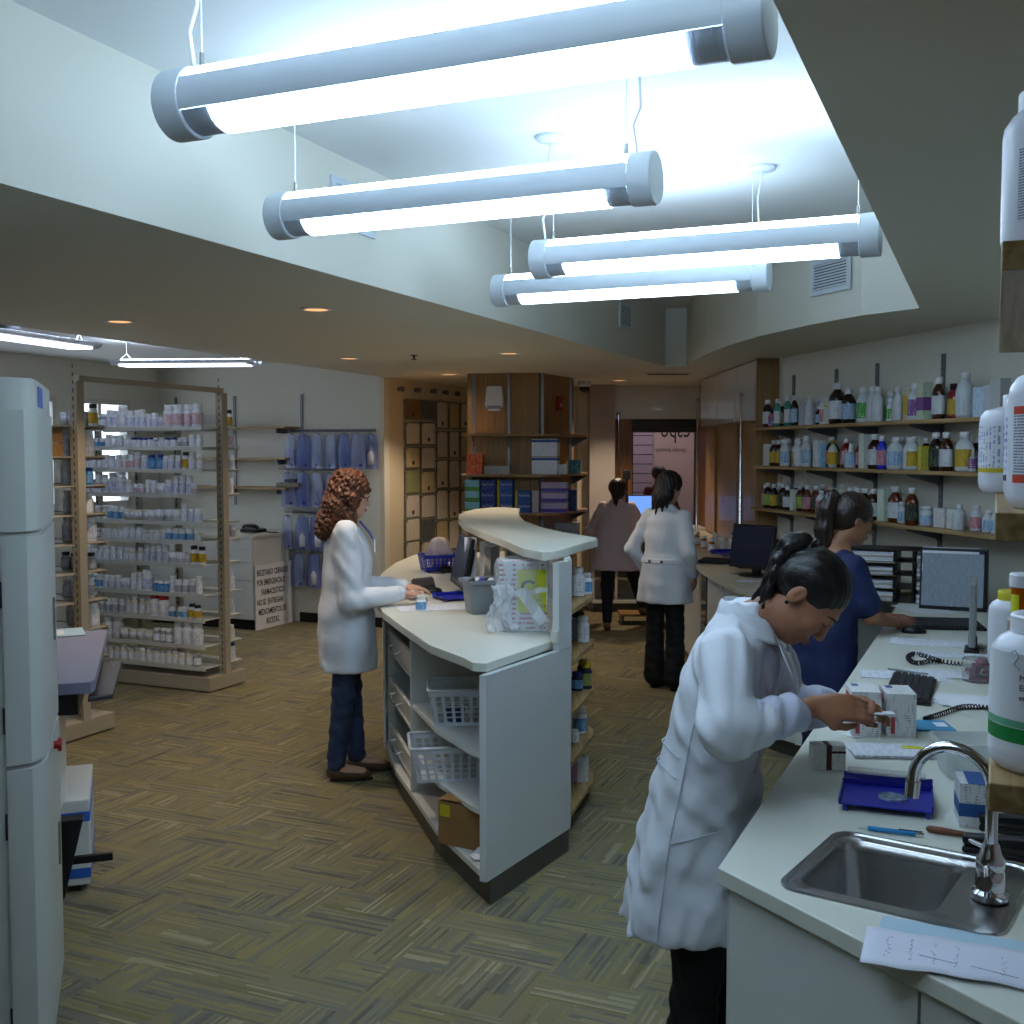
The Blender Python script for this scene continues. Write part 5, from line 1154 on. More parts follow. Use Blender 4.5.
# blue basket with tissue
pb = P(446, 586, IT); basket('plastic_basket', 'small cobalt blue basket on the far part of the island', (-.50, 7.55, IZ), .3, .26, .2, .11, '#1c2fb0', (8, 4))
t = thing('tissue_bundle', 'crumpled pinkish white bundle sitting in the blue basket on the island', 'bundle', (-.50, 7.55, IZ+.008), 0)
vs = []; 
MB().sheet(lambda u, v: ((.08*math.sin(math.pi*v)*(1+.2*math.sin(7*u*6.28+9*v)+.15*math.sin(17*v)))*math.cos(u*6.2832), (.07*math.sin(math.pi*v)*(1+.15*math.sin(5*u*6.28+9*v)))*math.sin(u*6.2832), .115-.11*math.cos(math.pi*v)), 30, 14).build('bundle_body', mat('tissue', '#d9c3c0', .7, bump=.6, bscale=40), t, smooth=True)
for i, (x, y, l) in enumerate(((-.06, 6.62, 'nearer'), (-.08, 6.82, 'middle'), (-.10, 7.02, 'farther'))):
    t = thing('document_stack', '%s of the upright white folders behind the monitor under the ledge' % l, 'folder', (x-.06, y, IZ), -.3)
    MB().span((-.02, -.09, 0), (.02, .09, .25)).build('folder_body', M_paper, t, bevel=.003)

# ---- back counter things
BZ = BT+.0008
pm = P(752, 580, BT); monitor((1.58, 7.2, BZ), -.95, .36, .29, 'dark monitor on the back counter below the wall shelves', tilt=-.15, scr=M_screen)
pk = P(722, 562, BT); keyboard((pk.x, pk.y-.1, BZ), -.5, 'dark keyboard on the back counter left of the monitor', .38, .15)
pk = P(742, 568, BT); mouse((pk.x, pk.y, BZ), .3, 'black mouse by the monitor on the back counter')
pk = P(736, 572, BT); papers((pk.x+.05, pk.y-.1, BZ), .4, .2, .12, 'green-blue card under the monitor on the back counter', m=mat('teal_card', '#4f7a78', .5))
pk = P(740, 577, BT); papers((pk.x+.03, pk.y-.25, BZ), -.2, .2, .08, 'white slip near the edge of the back counter')
for i in range(9):
    x, y = 1.62+.16*(i % 3), 8.9+.35*(i // 3); c = [('amber', 'capw', 'l_white'), ('white', 'capw', 'l_white'), ('white', 'capb', 'l_blue')][i % 3]
    small_bottle((x, y, BZ), 't', *c, 'small %s bottle on the far end of the back counter, %s' % ({'amber': 'amber', 'white': 'white'}[c[0]]+[' orange-tinted', '', ' blue-capped'][i % 3], ['nearest row', 'second row', 'farthest row'][i // 3]), grp='bottles on far back counter')
t = thing('counting_tray', 'blue tray on the far end of the back counter near the poles', 'tray', (1.72, 8.62, BZ), .3); ctray(t, M_blue, 1.1)
for i, (x, y, w_, h, c, l) in enumerate(((2.0, 7.3, .12, .26, '#c9c2b0', 'tilted stack of brownish files between the monitor and the ponytailed woman'), (2.05, 7.0, .1, .2, '#d0d0cc', 'white file leaning beside the brownish files'))):
    t = thing('file_stack', l, 'folder', (x, y, BZ), .4)
    MB().box((0, 0, h/2), (w_, .3, h), M=Matrix.Rotation(0, 3, 'Y')).build('file_body', mat('file'+str(i), c, .6), t, bevel=.01)
t = thing('desk_telephone', 'black angular desk telephone leaning below the wall shelf behind the monitor', 'phone', (2.0, 7.75, BZ), .5)
MB().add([(-.1, -.1, 0), (.1, -.1, 0), (.1, .1, 0), (-.1, .1, 0), (-.1, -.08, .05), (.1, -.08, .05), (.1, .1, .2), (-.1, .1, .2)], [(0,3,2,1), (4,5,6,7), (0,1,5,4), (1,2,6,5), (2,3,7,6), (3,0,4,7)]).build('phone_body', M_black, t, bevel=.006)
MB().tube([(-.07, -.06, .08), (-.07, .08, .19)], .022, 10).build('handset', M_black, t, smooth=True)
t = thing('standing_leaflet', 'white leaflet with dark print standing in the wooden bookcase', 'leaflet', (2.27, 11.5, 1.7202), -.1)
MB().span((-.08, -.01, 0), (.1, .01, .36)).build('leaflet_card', mat_print('leaflet_print', '#c9cdd2', '#3a4250', rows=14, axis=2, amount=.4), t)
# service window monitor + microphone
M_bl = mat('bright_blue_screen', '#3a6ad0', .2, emit=.8, ecol='#6f9cf0')
monitor((1.5, 12.12, .936), .0, .46, .3, 'lit blue computer screen at the service window between the two women', tilt=-.1, scr=M_bl)
t = thing('microphone_stand', 'black upright scanner post beside the lit blue screen', 'stand', (1.26, 12.1, .936))
MB().cyl((0,0,0), (0,0,.012), .06).build('stand_foot', M_black, t); MB().span((-.015, -.015, .012), (.015, .015, .56)).build('stand_post', M_black, t); MB().span((-.04, -.03, .52), (.04, .02, .62)).build('stand_head', M_black, t, bevel=.005)

# ---- main worktop things
WZ = CT+.0008
def WP(px, py): p = P(px, py, CT); return Vector((p.x, p.y, WZ))
A_ = -.575
# foreground papers
t = thing('handwritten_sheet', 'long white sheet with handwriting in front of the sink', 'paper', WP(955, 972)+Vector((.085,.012,.0014)), A_+.18)
MB().sheet(lambda u, v: ((u-.5)*.44, (v-.5)*.15+.003*math.sin(30*u), .0012+.004*math.sin(4*u+2*v)**2*(1-v)), 20, 6).build('sheet', mat('soft_paper', '#d9dcea', .7), t, solid=.0004, smooth=True)
b = MB(); rh = random.Random(21)
for i in range(10):
    x0 = -.18+.036*i; x = x0; 
    pts = []
    for k in range(16): pts.append((x0+rh.uniform(-.003, .003), -.045+.0055*k, .006))
    if i in (4, 9): continue
    for k in range(0, 15, 1):
        if rh.random() < .75: b.tube([pts[k], (pts[k][0]+rh.uniform(-.004, .004), pts[k][1]+.004, .006)], .0004, 4)
b.tube([(-.13, -.02, .006), (-.07, -.03, .006)], .0005, 4).tube([(-.05, -.03, .006), (.02, -.045, .006)], .0005, 4)
b.build('handwriting', mat('pale_ink', '#7f84a0', .6), t)
t = thing('blue_leaflet', 'pale blue leaflet with a garden picture under the handwritten sheet', 'leaflet', WP(962, 940)+Vector((.06, .0, .0)), A_+.1)
MB().span((-.19, -.045, 0), (.2, .01, .0011)).build('leaflet_sheet', mat('pale_blue_leaflet', '#b4cfdf', .6), t)
MB().span((.07, -.044, .0011), (.19, .004, .0015)).build('garden_picture', mat('garden_print', '#3f6a34', .6, var=.8, vscale=60), t)
# pen & spatula
p0, p1 = WP(868, 831), WP(924, 838)
def stick(t, a, b_, r, m, nm): o = MB().cyl(a, b_, r, n=12).build(nm, m, t, smooth=True); return o
d = (p1-p0); t = thing('ballpoint_pen', 'bright blue ballpoint pen lying behind the sink', 'pen', p0+Vector((0, 0, .006)))
stick(t, (0, 0, 0), d*.86, .0052, mat('cyan_plastic', '#1f86c4', .3), 'barrel'); stick(t, d*.86, d, .004, M_chrome, 'tip_end'); stick(t, -d*.18, (0, 0, 0), .0035, M_clear, 'nib_cone'); MB().tube([d*.55+Vector((0, 0, .006)), d*.97+Vector((0, 0, .006))], .0015, 6).build('clip', M_black, t)
p0, p1 = WP(926, 832), WP(975, 840); d = p1-p0; t = thing('spatula', 'spatula with brown wooden handle behind the sink', 'spatula', p0+Vector((0, 0, .008)))
MB().tube([(0,0,0), d*.05, d*.3, d*.8, d], .007, 12, rs=[.003, .0075, .0078, .006, .005]).build('handle', mat_wood('spatula_wood', '#5a2c14', '#84482a', scale=60, axis='x'), t, smooth=True)
n_ = Vector((-d.y, d.x, 0)).normalized(); bb = MB(); e = d*2.2; bb.add([(d+n_*.008), (d-n_*.008), (e-n_*.01), (e+n_*.01)], [(0,1,2,3)]).build('blade', M_steel, t, solid=.001)
# staplers
def stapler(loc, rz, label):
    t = thing('stapler', label, 'stapler', loc, rz)
    MB().span((0, -.02, 0), (.2, .02, .014)).build('stapler_base', M_black, t, bevel=.005)
    o = MB().add([(0, -.015, 0), (.19, -.018, 0), (.19, .018, 0), (0, .015, 0), (.0, -.013, .02), (.19, -.016, .028), (.19, .016, .028), (0, .013, .02)], [(0,3,2,1), (4,5,6,7), (0,1,5,4), (1,2,6,5), (2,3,7,6), (3,0,4,7)]).build('stapler_arm', M_black, t, bevel=.005); o.location = (0, 0, .016); o.rotation_euler.y = -.06
stapler(WP(963, 850)+Vector((.0, 0, 0)), A_+.02, 'black stapler behind the sink, nearest the faucet'); stapler(WP(975, 829)+Vector((.01, .0, 0)), A_+.1, 'second black stapler just behind the first')
# blue counting tray
t = thing('counting_tray', 'cobalt blue pill counting tray with a clear round well behind the sink', 'tray', WP(886, 806), A_+.22); ctray(t, M_blue, 1.05)
MB().lathe([(.034, .021), (.034, .0265), (.03, .0265), (.03, .0235), (.0005, .0235)], (.015, -.005, 0), n=28, sy=.9).build('well_insert', mat('tray_insert', '#8fa3b8', .15, metal=.2, var=.5, vscale=60), t, smooth=True)
MB().span((-.095, .075, .05), (.09, .125, .053)).build('trough_lid', M_clear, t)
# cartons
def carton(px, py, rz, w_, d_, h, label, paper, ink, band=None, zoff=0):
    t = thing('medicine_carton', label, 'box', WP(px, py)+Vector((0, 0, zoff)), rz); gbox(t, w_, d_, h, paper, ink, band); return t
c1 = carton(880, 738, A_+.42, .085, .13, .135, 'white printed carton, left of the two standing by the woman\'s hands', '#d9dbda', '#8b8f92'); c1.location += Vector((-.03, .07, 0))
c2 = carton(900, 737, A_+.42, .085, .13, .13, 'white printed carton, right of the two standing by the woman\'s hands', '#d9dbda', '#9a9ea0'); c2.location += Vector((.010, .055, 0))
for c_ in (c1, c2):
    MB().span((-.03, -.0662, .01), (-.018, -.0653, .06)).build('red_print', mat('red_print', '#b04a50', .6), c_)
    MB().span((-.0432, -.02, .09), (-.0426, .04, .12)).build('red_print', mat('red_print'), c_)
    MB().span((-.03, .02, .13 if c_ is c2 else .135), (-.01, .05, .1308 if c_ is c2 else .1358)).build('blue_logo_block', mat('logo_navy', '#2a3a78', .6), c_)
t = carton(829, 770, A_+.55, .085, .05, .065, 'small white carton with a brown stripe standing on the worktop before the hands', '#e0e0d8', '#a8aaa4'); t.location += Vector((0, .02, 0))
MB().span((-.008, -.0256, 0), (.006, .0256, .0656)).build('brown_stripe', mat('brown_stripe', '#4a2c26', .6), t)
MB().span((.006, -.0258, .045), (.043, -.0252, .051)).build('brown_line', mat('brown_stripe'), t)
t = carton(975, 826, A_+.3, .075, .1, .1, 'white carton with blue bands beside the faucet', '#d0d3d4', '#8a8f96', ('#2a5596', .25, .55)); t.location += Vector((.01, .03, 0))
MB().span((-.02, -.051, .1), (.038, .051, .1008)).build('blue_top', mat('band_#2a5596'), t)
t = carton(1015, 815, A_+.3, .1, .1, .09, 'white carton with a barcode at the right edge behind the blue-banded one', '#d4d6d4', '#9a9c9a'); t.location += Vector((.04, .04, 0))
b = MB()
for i in range(9): b.span((-.03+.006*i, -.0508, .035), (-.03+.006*i+.002+.001*(i % 3), -.0502, .07))
b.build('barcode', M_ink, t)
# papers
papers(WP(893, 753)+Vector((0, 0, .001)), A_+.5, .24, .13, 'white prescription papers with yellow note beside the cartons', h=.008)
t = papers(WP(906, 749)+Vector((.0, 0, .0065)), A_+.5, .055, .03, 'yellow sticky note on the prescription papers', m=mat('note_yellow', '#d8d428', .5), h=.001, name='sticky_note')
t.location = WP(912, 751)+Vector((0, 0, .0093))
papers(WP(862, 735)+Vector((0, 0, .001)), A_+1.0, .1, .05, 'small slip under the hands of the front woman', m=M_paper)
t = thing('clear_tub', 'translucent plastic tub beside the faucet arch', 'tub', WP(966, 782)+Vector((.03, .06, 0)), A_+.5)
rs = [(.06, .05, 0), (.065, .055, .01), (.078, .068, .09), (.084, .074, .092), (.084, .074, .097), (.076, .066, .097), (.063, .053, .012), (.02, .02, .006)]
b = MB(); L_ = [rrect(x, y, min(.02, y*.9)) for x, y, z in rs]; nn = len(L_[0])
b.add([(p[0], p[1], rs[k][2]) for k in range(len(rs)) for p in L_[k]], [(k*nn+i, k*nn+(i+1) % nn, (k+1)*nn+(i+1) % nn, (k+1)*nn+i) for k in range(len(rs)-1) for i in range(nn)]+[tuple(range(nn))[::-1], tuple(range((len(rs)-1)*nn, len(rs)*nn))])
b.build('tub_body', mat('frosted_plastic', '#dfe6e8', .3, trans=.5, alpha=.55), t, smooth=True)
t = thing('blue_booklet', 'light blue booklet on the worktop behind the cartons', 'booklet', WP(930, 727), A_+.5); MB().span((-.06, -.06, 0), (.06, .06, .006)).build('cover', mat('sky_blue_card', '#4a9cc9', .5), t); MB().span((.015, -.02, .006), (.05, .03, .007)).build('paper_patch', M_paper, t)
def coil(name, label, pts, R, r, turns):
    t = thing(name, label, 'phone cord', pts[0]); P0 = Vector(pts[0]); pts = [Vector(p)-P0 for p in pts]
    for _ in range(2): pts = [pts[0]]+[a.lerp(c, f) for a, c in zip(pts[:-1], pts[1:]) for f in (.25, .75)]+[pts[-1]]
    segs = len(pts)-1; n = turns*10; out = []
    for i in range(n+1):
        f = i/n*segs; k = min(int(f), segs-1); p = pts[k].lerp(pts[k+1], f-k); d = (pts[k+1]-pts[k]).normalized(); x = Vector((-d.y, d.x, 0)).normalized(); a = 2*math.pi*i/10
        out.append(p+x*R*math.cos(a)+Vector((0, 0, R+r+R*math.sin(a))))
    MB().tube(out, r, 5).build('coiled_cord', M_black, t, smooth=True)
coil('coiled_phone_cord', 'black coiled phone cord nearer the cartons', [WP(925, 722), WP(945, 716), WP(965, 708), WP(1000, 712)], .007, .0022, 34)
coil('coiled_phone_cord', 'black coiled phone cord farther along the worktop, behind the white form', [WP(940, 664), WP(915, 655), WP(906, 660), WP(915, 667), WP(935, 663), WP(960, 667), WP(985, 668)], .008, .0026, 46)
t = keyboard(WP(911, 692), RU+math.pi/2, 'black device keyboard standing behind the white cartons', .42, .15)
papers(WP(905, 676), A_+.3, .32, .15, 'printed form on the worktop beside the black keyboard, left part')
papers(WP(940, 675)+Vector((0, 0, .0025)), A_+.35, .22, .14, 'second printed form overlapping the first beside the pill boxes')
p0, p1 = WP(888, 671)+Vector((0, 0, .008)), WP(925, 676)+Vector((0, 0, .008)); t = thing('grey_pencil', 'thin grey pen lying on the printed forms', 'pen', p0); stick(t, (0,0,0), p1-p0, .004, M_std, 'barrel'); stick(t, p1-p0, (p1-p0)*1.08, .0025, M_ink, 'tip')
for k in range(3):
    papers(WP(965, 700+2*k)+Vector((.02*k, .0, .003*k)), A_+.3+.2*k, .24, .15, '%s of the loose white sheets right of the black keyboard' % ['lowest', 'middle', 'topmost'][k], m=M_paper)
for k in range(3):
    t = thing('round_case', '%s clear round case with pink pieces in the short stack by the bottles' % ['lowest', 'middle', 'topmost'][k], 'case', WP(978, 681)+Vector((0, 0, .028*k)), 0, 'stacked clear cases')
    MB().lathe([(.055, 0), (.056, .003), (.056, .025), (.053, .0275)], n=28).build('case_shell', M_clear, t, smooth=True)
    b = MB(); rg = random.Random(k)
    for i in range(12): b.lathe([(.008, .004), (.008, .014), (.004, .018)], (rg.uniform(-.03, .03), rg.uniform(-.03, .03), 0), n=8)
    b.build('pink_pieces', mat('pink_pieces', '#8f2f55', .4), t)['kind'] = 'stuff'
papers(WP(936, 644), A_+.25, .38, .16, 'long white form with print behind the farther cord', h=.006)
t = thing('yellow_edged_pad', 'pale printed pad with yellow corner beside the farther cord', 'pad', WP(955, 657), A_+.3); MB().span((-.16, -.05, 0), (.16, .05, .008)).build('pad_block', M_print, t); MB().span((.14, -.05, .008), (.16, .05, .009)).build('yellow_corner', mat('note_yellow'), t)
t = mouse(WP(914, 633), A_+1.9, 'black mouse near the forearm of the ponytailed woman in navy'); 
t = keyboard(WP(942, 627), A_+.42, 'black keyboard at the far end of the worktop before the paper trays', .36, .2)
papers(WP(925, 612)+Vector((.03, .1, 0)), A_+.7, .22, .3, 'white sheets under the hands of the woman in navy', m=M_paper)
papers(WP(965, 604), A_+.3, .3, .2, 'white papers lying in front of the document holder', h=.012)
p0 = WP(919, 624)+Vector((0, 0, .005)); t = thing('blue_pen', 'small blue pen beside the keyboard of the woman in navy', 'pen', p0); stick(t, (0, 0, 0), (.03, -.11, 0), .0045, mat('cyan_plastic'), 'barrel'); stick(t, (.03, -.11, 0), (.033, -.12, 0), .003, M_ink, 'tip')
# binder / monitor edge standing near the right edge
t = thing('grey_monitor_back', 'grey edge-on monitor standing at the right behind the pill boxes', 'monitor', WP(982, 655)+Vector((.0, .1, 0)), RU)
MB().span((-.012, -.12, .03), (.014, .14, .30)).build('monitor_shell', mat('monitor_grey', '#85898c', .4), t, bevel=.006); MB().span((-.015, -.03, 0), (.02, .03, .06)).build('stand_neck', M_dark, t); MB().span((-.03, -.08, 0), (.03, .08, .01)).build('stand_foot', M_dark, t)
# paper trays
tx = Vector((2.17, 6.05, WZ)); ta = math.atan2(rd.y, rd.x)+0
t = thing('paper_tray_rack', 'black letter tray rack stuffed with papers below the bottom wall shelf', 'tray rack', (2.26, 6.2, WZ), -.42)
for z in (.0, .075, .15, .225, .29): MB().span((-.34, -.14, z), (.16, .14, z+.004)).build('tray', M_black, t)
for x in (-.34, -.07, .02, .155): MB().span((x-.005, -.14, .004), (x+.005, .14, .29)).build('upright', M_black, t)
rt = random.Random(2)
for i, z in enumerate((.0045, .0795, .1545, .2295)):
    for j, (x0, x1) in enumerate(((-.33, -.08), (.03, .148))):
        h = rt.uniform(.03, .055); q = thing('paper_pile', 'pile of mixed papers in the %s %s tray of the black rack' % (['bottom', 'third', 'second', 'top'][i], ['left', 'right'][j]), 'paper', (2.26, 6.2, WZ+z), -.42)
        b = MB()
        for k in range(5): dx = rt.uniform(-.012, .004); b.span((x0+.01, -.15+dx, h*k/5), (x1-.005, .12, h*(k+.8)/5), k % 3)
        b.build('sheets', [M_paper, M_print, mat('beige_sheet', '#b5ab9a', .7)], q)
t = thing('document_holder', 'dark flip document holder with framed printed sheets, right of the tray rack', 'document holder', (2.33, 5.80, WZ), -.45)
o = MB().span((-.16, -.01, 0), (.16, .01, .33)).build('holder_back', M_black, t, bevel=.004); o.rotation_euler.x = -.12
for k in range(3):
    o = MB().span((-.15+.004*k, -.016-.006*k, .02), (.15+.004*k, -.012-.006*k, .3)).build('framed_sheet', mat_print('holder_print', '#8d98a4', '#a2acb8', rows=110, axis=2, amount=.5) , t, bevel=.002); o.rotation_euler.x = -.12
o = MB().span((-.15, -.035, .20), (.13, -.033, .33)).build('top_page', M_print, t); o.rotation_euler.x = -.2
MB().span((.161, .0, 0), (.175, .12, .32)).build('side_wing', M_black, t); MB().span((-.16, .0, 0), (.16, .1, .02)).build('holder_foot', M_black, t)
for i in range(3):
    t = thing('white_carton', '%s of three small white cartons stacked at the right end of the wall shelves' % ['lowest', 'middle', 'topmost'][i], 'box', rwp(3.13, .15, 1.3355+.062*i), math.atan2(rd.y, rd.x)); gbox(t, .08, .08, .06, '#cdd0d4', '#a0a4aa')

# ---- near shelf unit at the right edge
NB = Vector((.528, 1.2, 0))
ns = thing('shelf_unit', 'wooden shelf unit close to the camera at the right edge, holding big bottles', 'shelving unit', NB, RU)
NZ = [2.005, 1.712, 1.412]
for z, ln in zip(NZ, (1.1, .85, .85)):
    MB().span((0, 0, z-.032), (.30, ln, z)).build('board', M_oaky, ns, bevel=.002)
MB().span((.30, 0, .932), (.32, 1.12, 2.3)).build('back_panel', mat('pale_ply', '#b3a39c', .5, var=.08, vscale=12), ns)
for y in (.25, .65):
    for z in NZ[:1]: MB().span((.06, y-.012, z-.06), (.30, y+.012, z-.033)).build('bracket', M_std, ns)
def big_bottle(loc, r, h, label, rz=0, body='#dfe3ec', marks=None, sy=1, name='large_bottle', capr=.62, capc='#e6e9f0'):
    t = thing(name, label, 'bottle', loc, rz)
    MB().lathe([(r*.86, 0), (r*.96, .006), (r, .016), (r, h*.72), (r*.97, h*.78), (r*.85, h*.84), (r*capr*1.02, h*.885), (r*capr*.95, h*.9)], n=40, sy=sy).build('bottle_body', mat('hdpe_'+body, body, .35), t, smooth=True)
    b = MB(); cr = r*capr*1.08; n = 60; b.lathe([(cr, h*.87), (cr, h*.985), (cr*.94, h)], n=48, sy=max(sy, .85)); b.build('cap', mat('cap_'+capc, capc, .4), t, smooth=True)
    return t
def onloc(a, r, z=None): return NB+V*r+U*a+Vector((0, 0, z))
lookx = math.atan2(-.5, -1)
b1 = big_bottle(Vector((.622, 1.262, NZ[2]+.0006)), .063, .178, 'large white jar with a green stripe and black print on the lowest board, right edge', 0)
def curved(parent, name, r, a0, a1, z0, z1, m, n=14, shift=0):
    vs = []
    for i in range(n+1): a = a0+(a1-a0)*i/n; vs += [(r*math.cos(a), r*math.sin(a), z0+shift*0), (r*math.cos(a), r*math.sin(a), z1)]
    return MB().add(vs, [(2*i, 2*i+2, 2*i+3, 2*i+1) for i in range(n)]).build(name, m, parent, smooth=True)
curved(b1, 'label', .0634, math.pi*.9, math.pi*1.75, .022, .138, mat('label_white', '#e3e6ea', .5), 24)
curved(b1, 'green_stripe', .0637, math.pi*.9, math.pi*1.42, .036, .053, mat('green_stripe', '#1f8a44', .5)); curved(b1, 'pale_green_stripe', .0637, math.pi*.9, math.pi*1.40, .054, .062, mat('pale_green', '#6db894', .5))
def wrap_text(parent, s, size, r, a_start, z, m):
    o = text('lettering', s, size, m, parent, (0, 0, 0), ext=.0001)
    for v in o.data.vertices:
        x, y, zz = v.co; a = a_start+x/r; v.co = ((r+zz)*math.cos(a), (r+zz)*math.sin(a), z+y)
    return o
for s, z, sz in (('MIN. HCl', .108, .0105), ('ED-RELEASE', .097, .0105), ('ets USP', .086, .0095)): wrap_text(b1, s, sz*.92, .0638, math.pi*1.2, z, M_ink)
wrap_text(b1, '350', .013, .0638, math.pi*1.24, .068, mat('pen_grey', '#8a8d9a', .6))
MB().tube([(.0638*math.cos(a), .0638*math.sin(a), z-.02) for a, z in ((3.6, .158), (3.68, .162), (3.76, .155), (3.66, .146), (3.78, .14))], .0005, 5).build('pen_mark', mat('pen_grey'), b1)
b2 = big_bottle(Vector((.622, 1.27, NZ[0]+.0006)), .060, .182, 'large white bottle with blue and orange print on the top board, right edge', capr=.68)
curved(b2, 'label', .0604, math.pi*1.12, math.pi*1.75, .03, .11, mat_print('small_print_label', '#d9dde6', '#7a7f92', rows=330, axis=2, amount=.6), 20)
curved(b2, 'blue_patch', .0607, math.pi*1.18, math.pi*1.25, .075, .1, mat('blue_patch', '#6f9cd0', .5)); curved(b2, 'orange_patch', .0607, math.pi*1.27, math.pi*1.34, .08, .098, mat('orange_patch', '#d8924a', .5))
b3 = big_bottle(Vector((.634, 1.265, NZ[1]+.0006)), .060, .18, 'white bottle with two orange-red bands on the middle board, right edge', capr=.5)
curved(b3, 'label', .0604, math.pi*1.02, math.pi*1.75, .03, .11, mat_print('warning_print', '#d9dde6', '#7a7f92', rows=300, axis=2, amount=.6), 20)
for z in (.03, .108): curved(b3, 'red_band', .0607, math.pi*1.02, math.pi*1.75, z, z+.009, mat('orange_red', '#d0482a', .5))
b4 = big_bottle(Vector((.69, 1.41, NZ[1]+.0006)), .055, .17, 'white bottle with purple and blue print just behind the red-banded one', capr=.5)
curved(b4, 'label', .0554, math.pi*.85, math.pi*1.6, .035, .11, mat_print('violet_print', '#cfd4e4', '#6a70a8', rows=110, axis=2, amount=.5), 18); curved(b4, 'navy_band', .0557, math.pi*.85, math.pi*1.6, .028, .035, mat('navy_band', '#23284e', .5))
b5 = big_bottle(Vector((.805, 1.76, NZ[1]+.0006)), .055, .155, 'rounded white bottle with a yellow band overhanging the middle board end', capr=.35)
curved(b5, 'label', .0554, math.pi*.85, math.pi*1.6, 0.04, .105, mat_print('blue_side_print', '#d9dde6', '#8a92b8', rows=150, axis=1, amount=.5), 18); curved(b5, 'yellow_band', .0557, math.pi*.85, math.pi*1.6, .032, .039, mat('band_yellow'))
# items further back on the lowest board
b6 = big_bottle(Vector((.735, 1.50, NZ[2]+.0006)), .058, .135, 'beige-capped ribbed jar behind the green-striped one', capr=.8, capc='#a89a8c', name='ribbed_jar', body='#b9b4b8')
curved(b6, 'blue_label', .0584, math.pi*.9, math.pi*1.5, .05, .066, mat('blue_patch'))
am = thing('amber_vial', 'amber prescription vial with yellow label standing on the beige jar cap', 'vial', Vector((.70, 1.49, NZ[2]+.1362)), 0)
MB().lathe([(.018, 0), (.0185, .002), (.0185, .05)], n=24).build('vial_body', mat('amber_plastic', '#d0660c', .15, trans=.35), am, smooth=True)
MB().lathe([(.021, .046), (.021, .062), (.019, .064)], n=24).build('cap', mat('cap_#e6e9f0', '#e6e9f0', .4), am, smooth=True)
curved(am, 'yellow_label', .0188, math.pi*.95, math.pi*1.22, .006, .036, mat('note_yellow'), 8)
b7 = big_bottle(Vector((.85, 1.85, NZ[2]+.0006)), .04, .13, 'small white bottle with yellow cap at the far end of the lowest board', capr=.6, capc='#d0c428')
b8 = big_bottle(Vector((.86, 1.72, NZ[2]+.0006)), .045, .12, 'white bottle behind the amber vial on the lowest board', capr=.6)
b9 = big_bottle(Vector((.97, 2.02, NZ[1]+.0006)) if 0 else Vector((.93, 1.93, NZ[1]+.0006)), .05, .2, 'tall white bottle at the far end of the middle board', capr=.5)
b10 = big_bottle(Vector((.95, 2.02, NZ[0]+.0006)), .05, .16, 'white bottle at the far end of the top board', capr=.5)
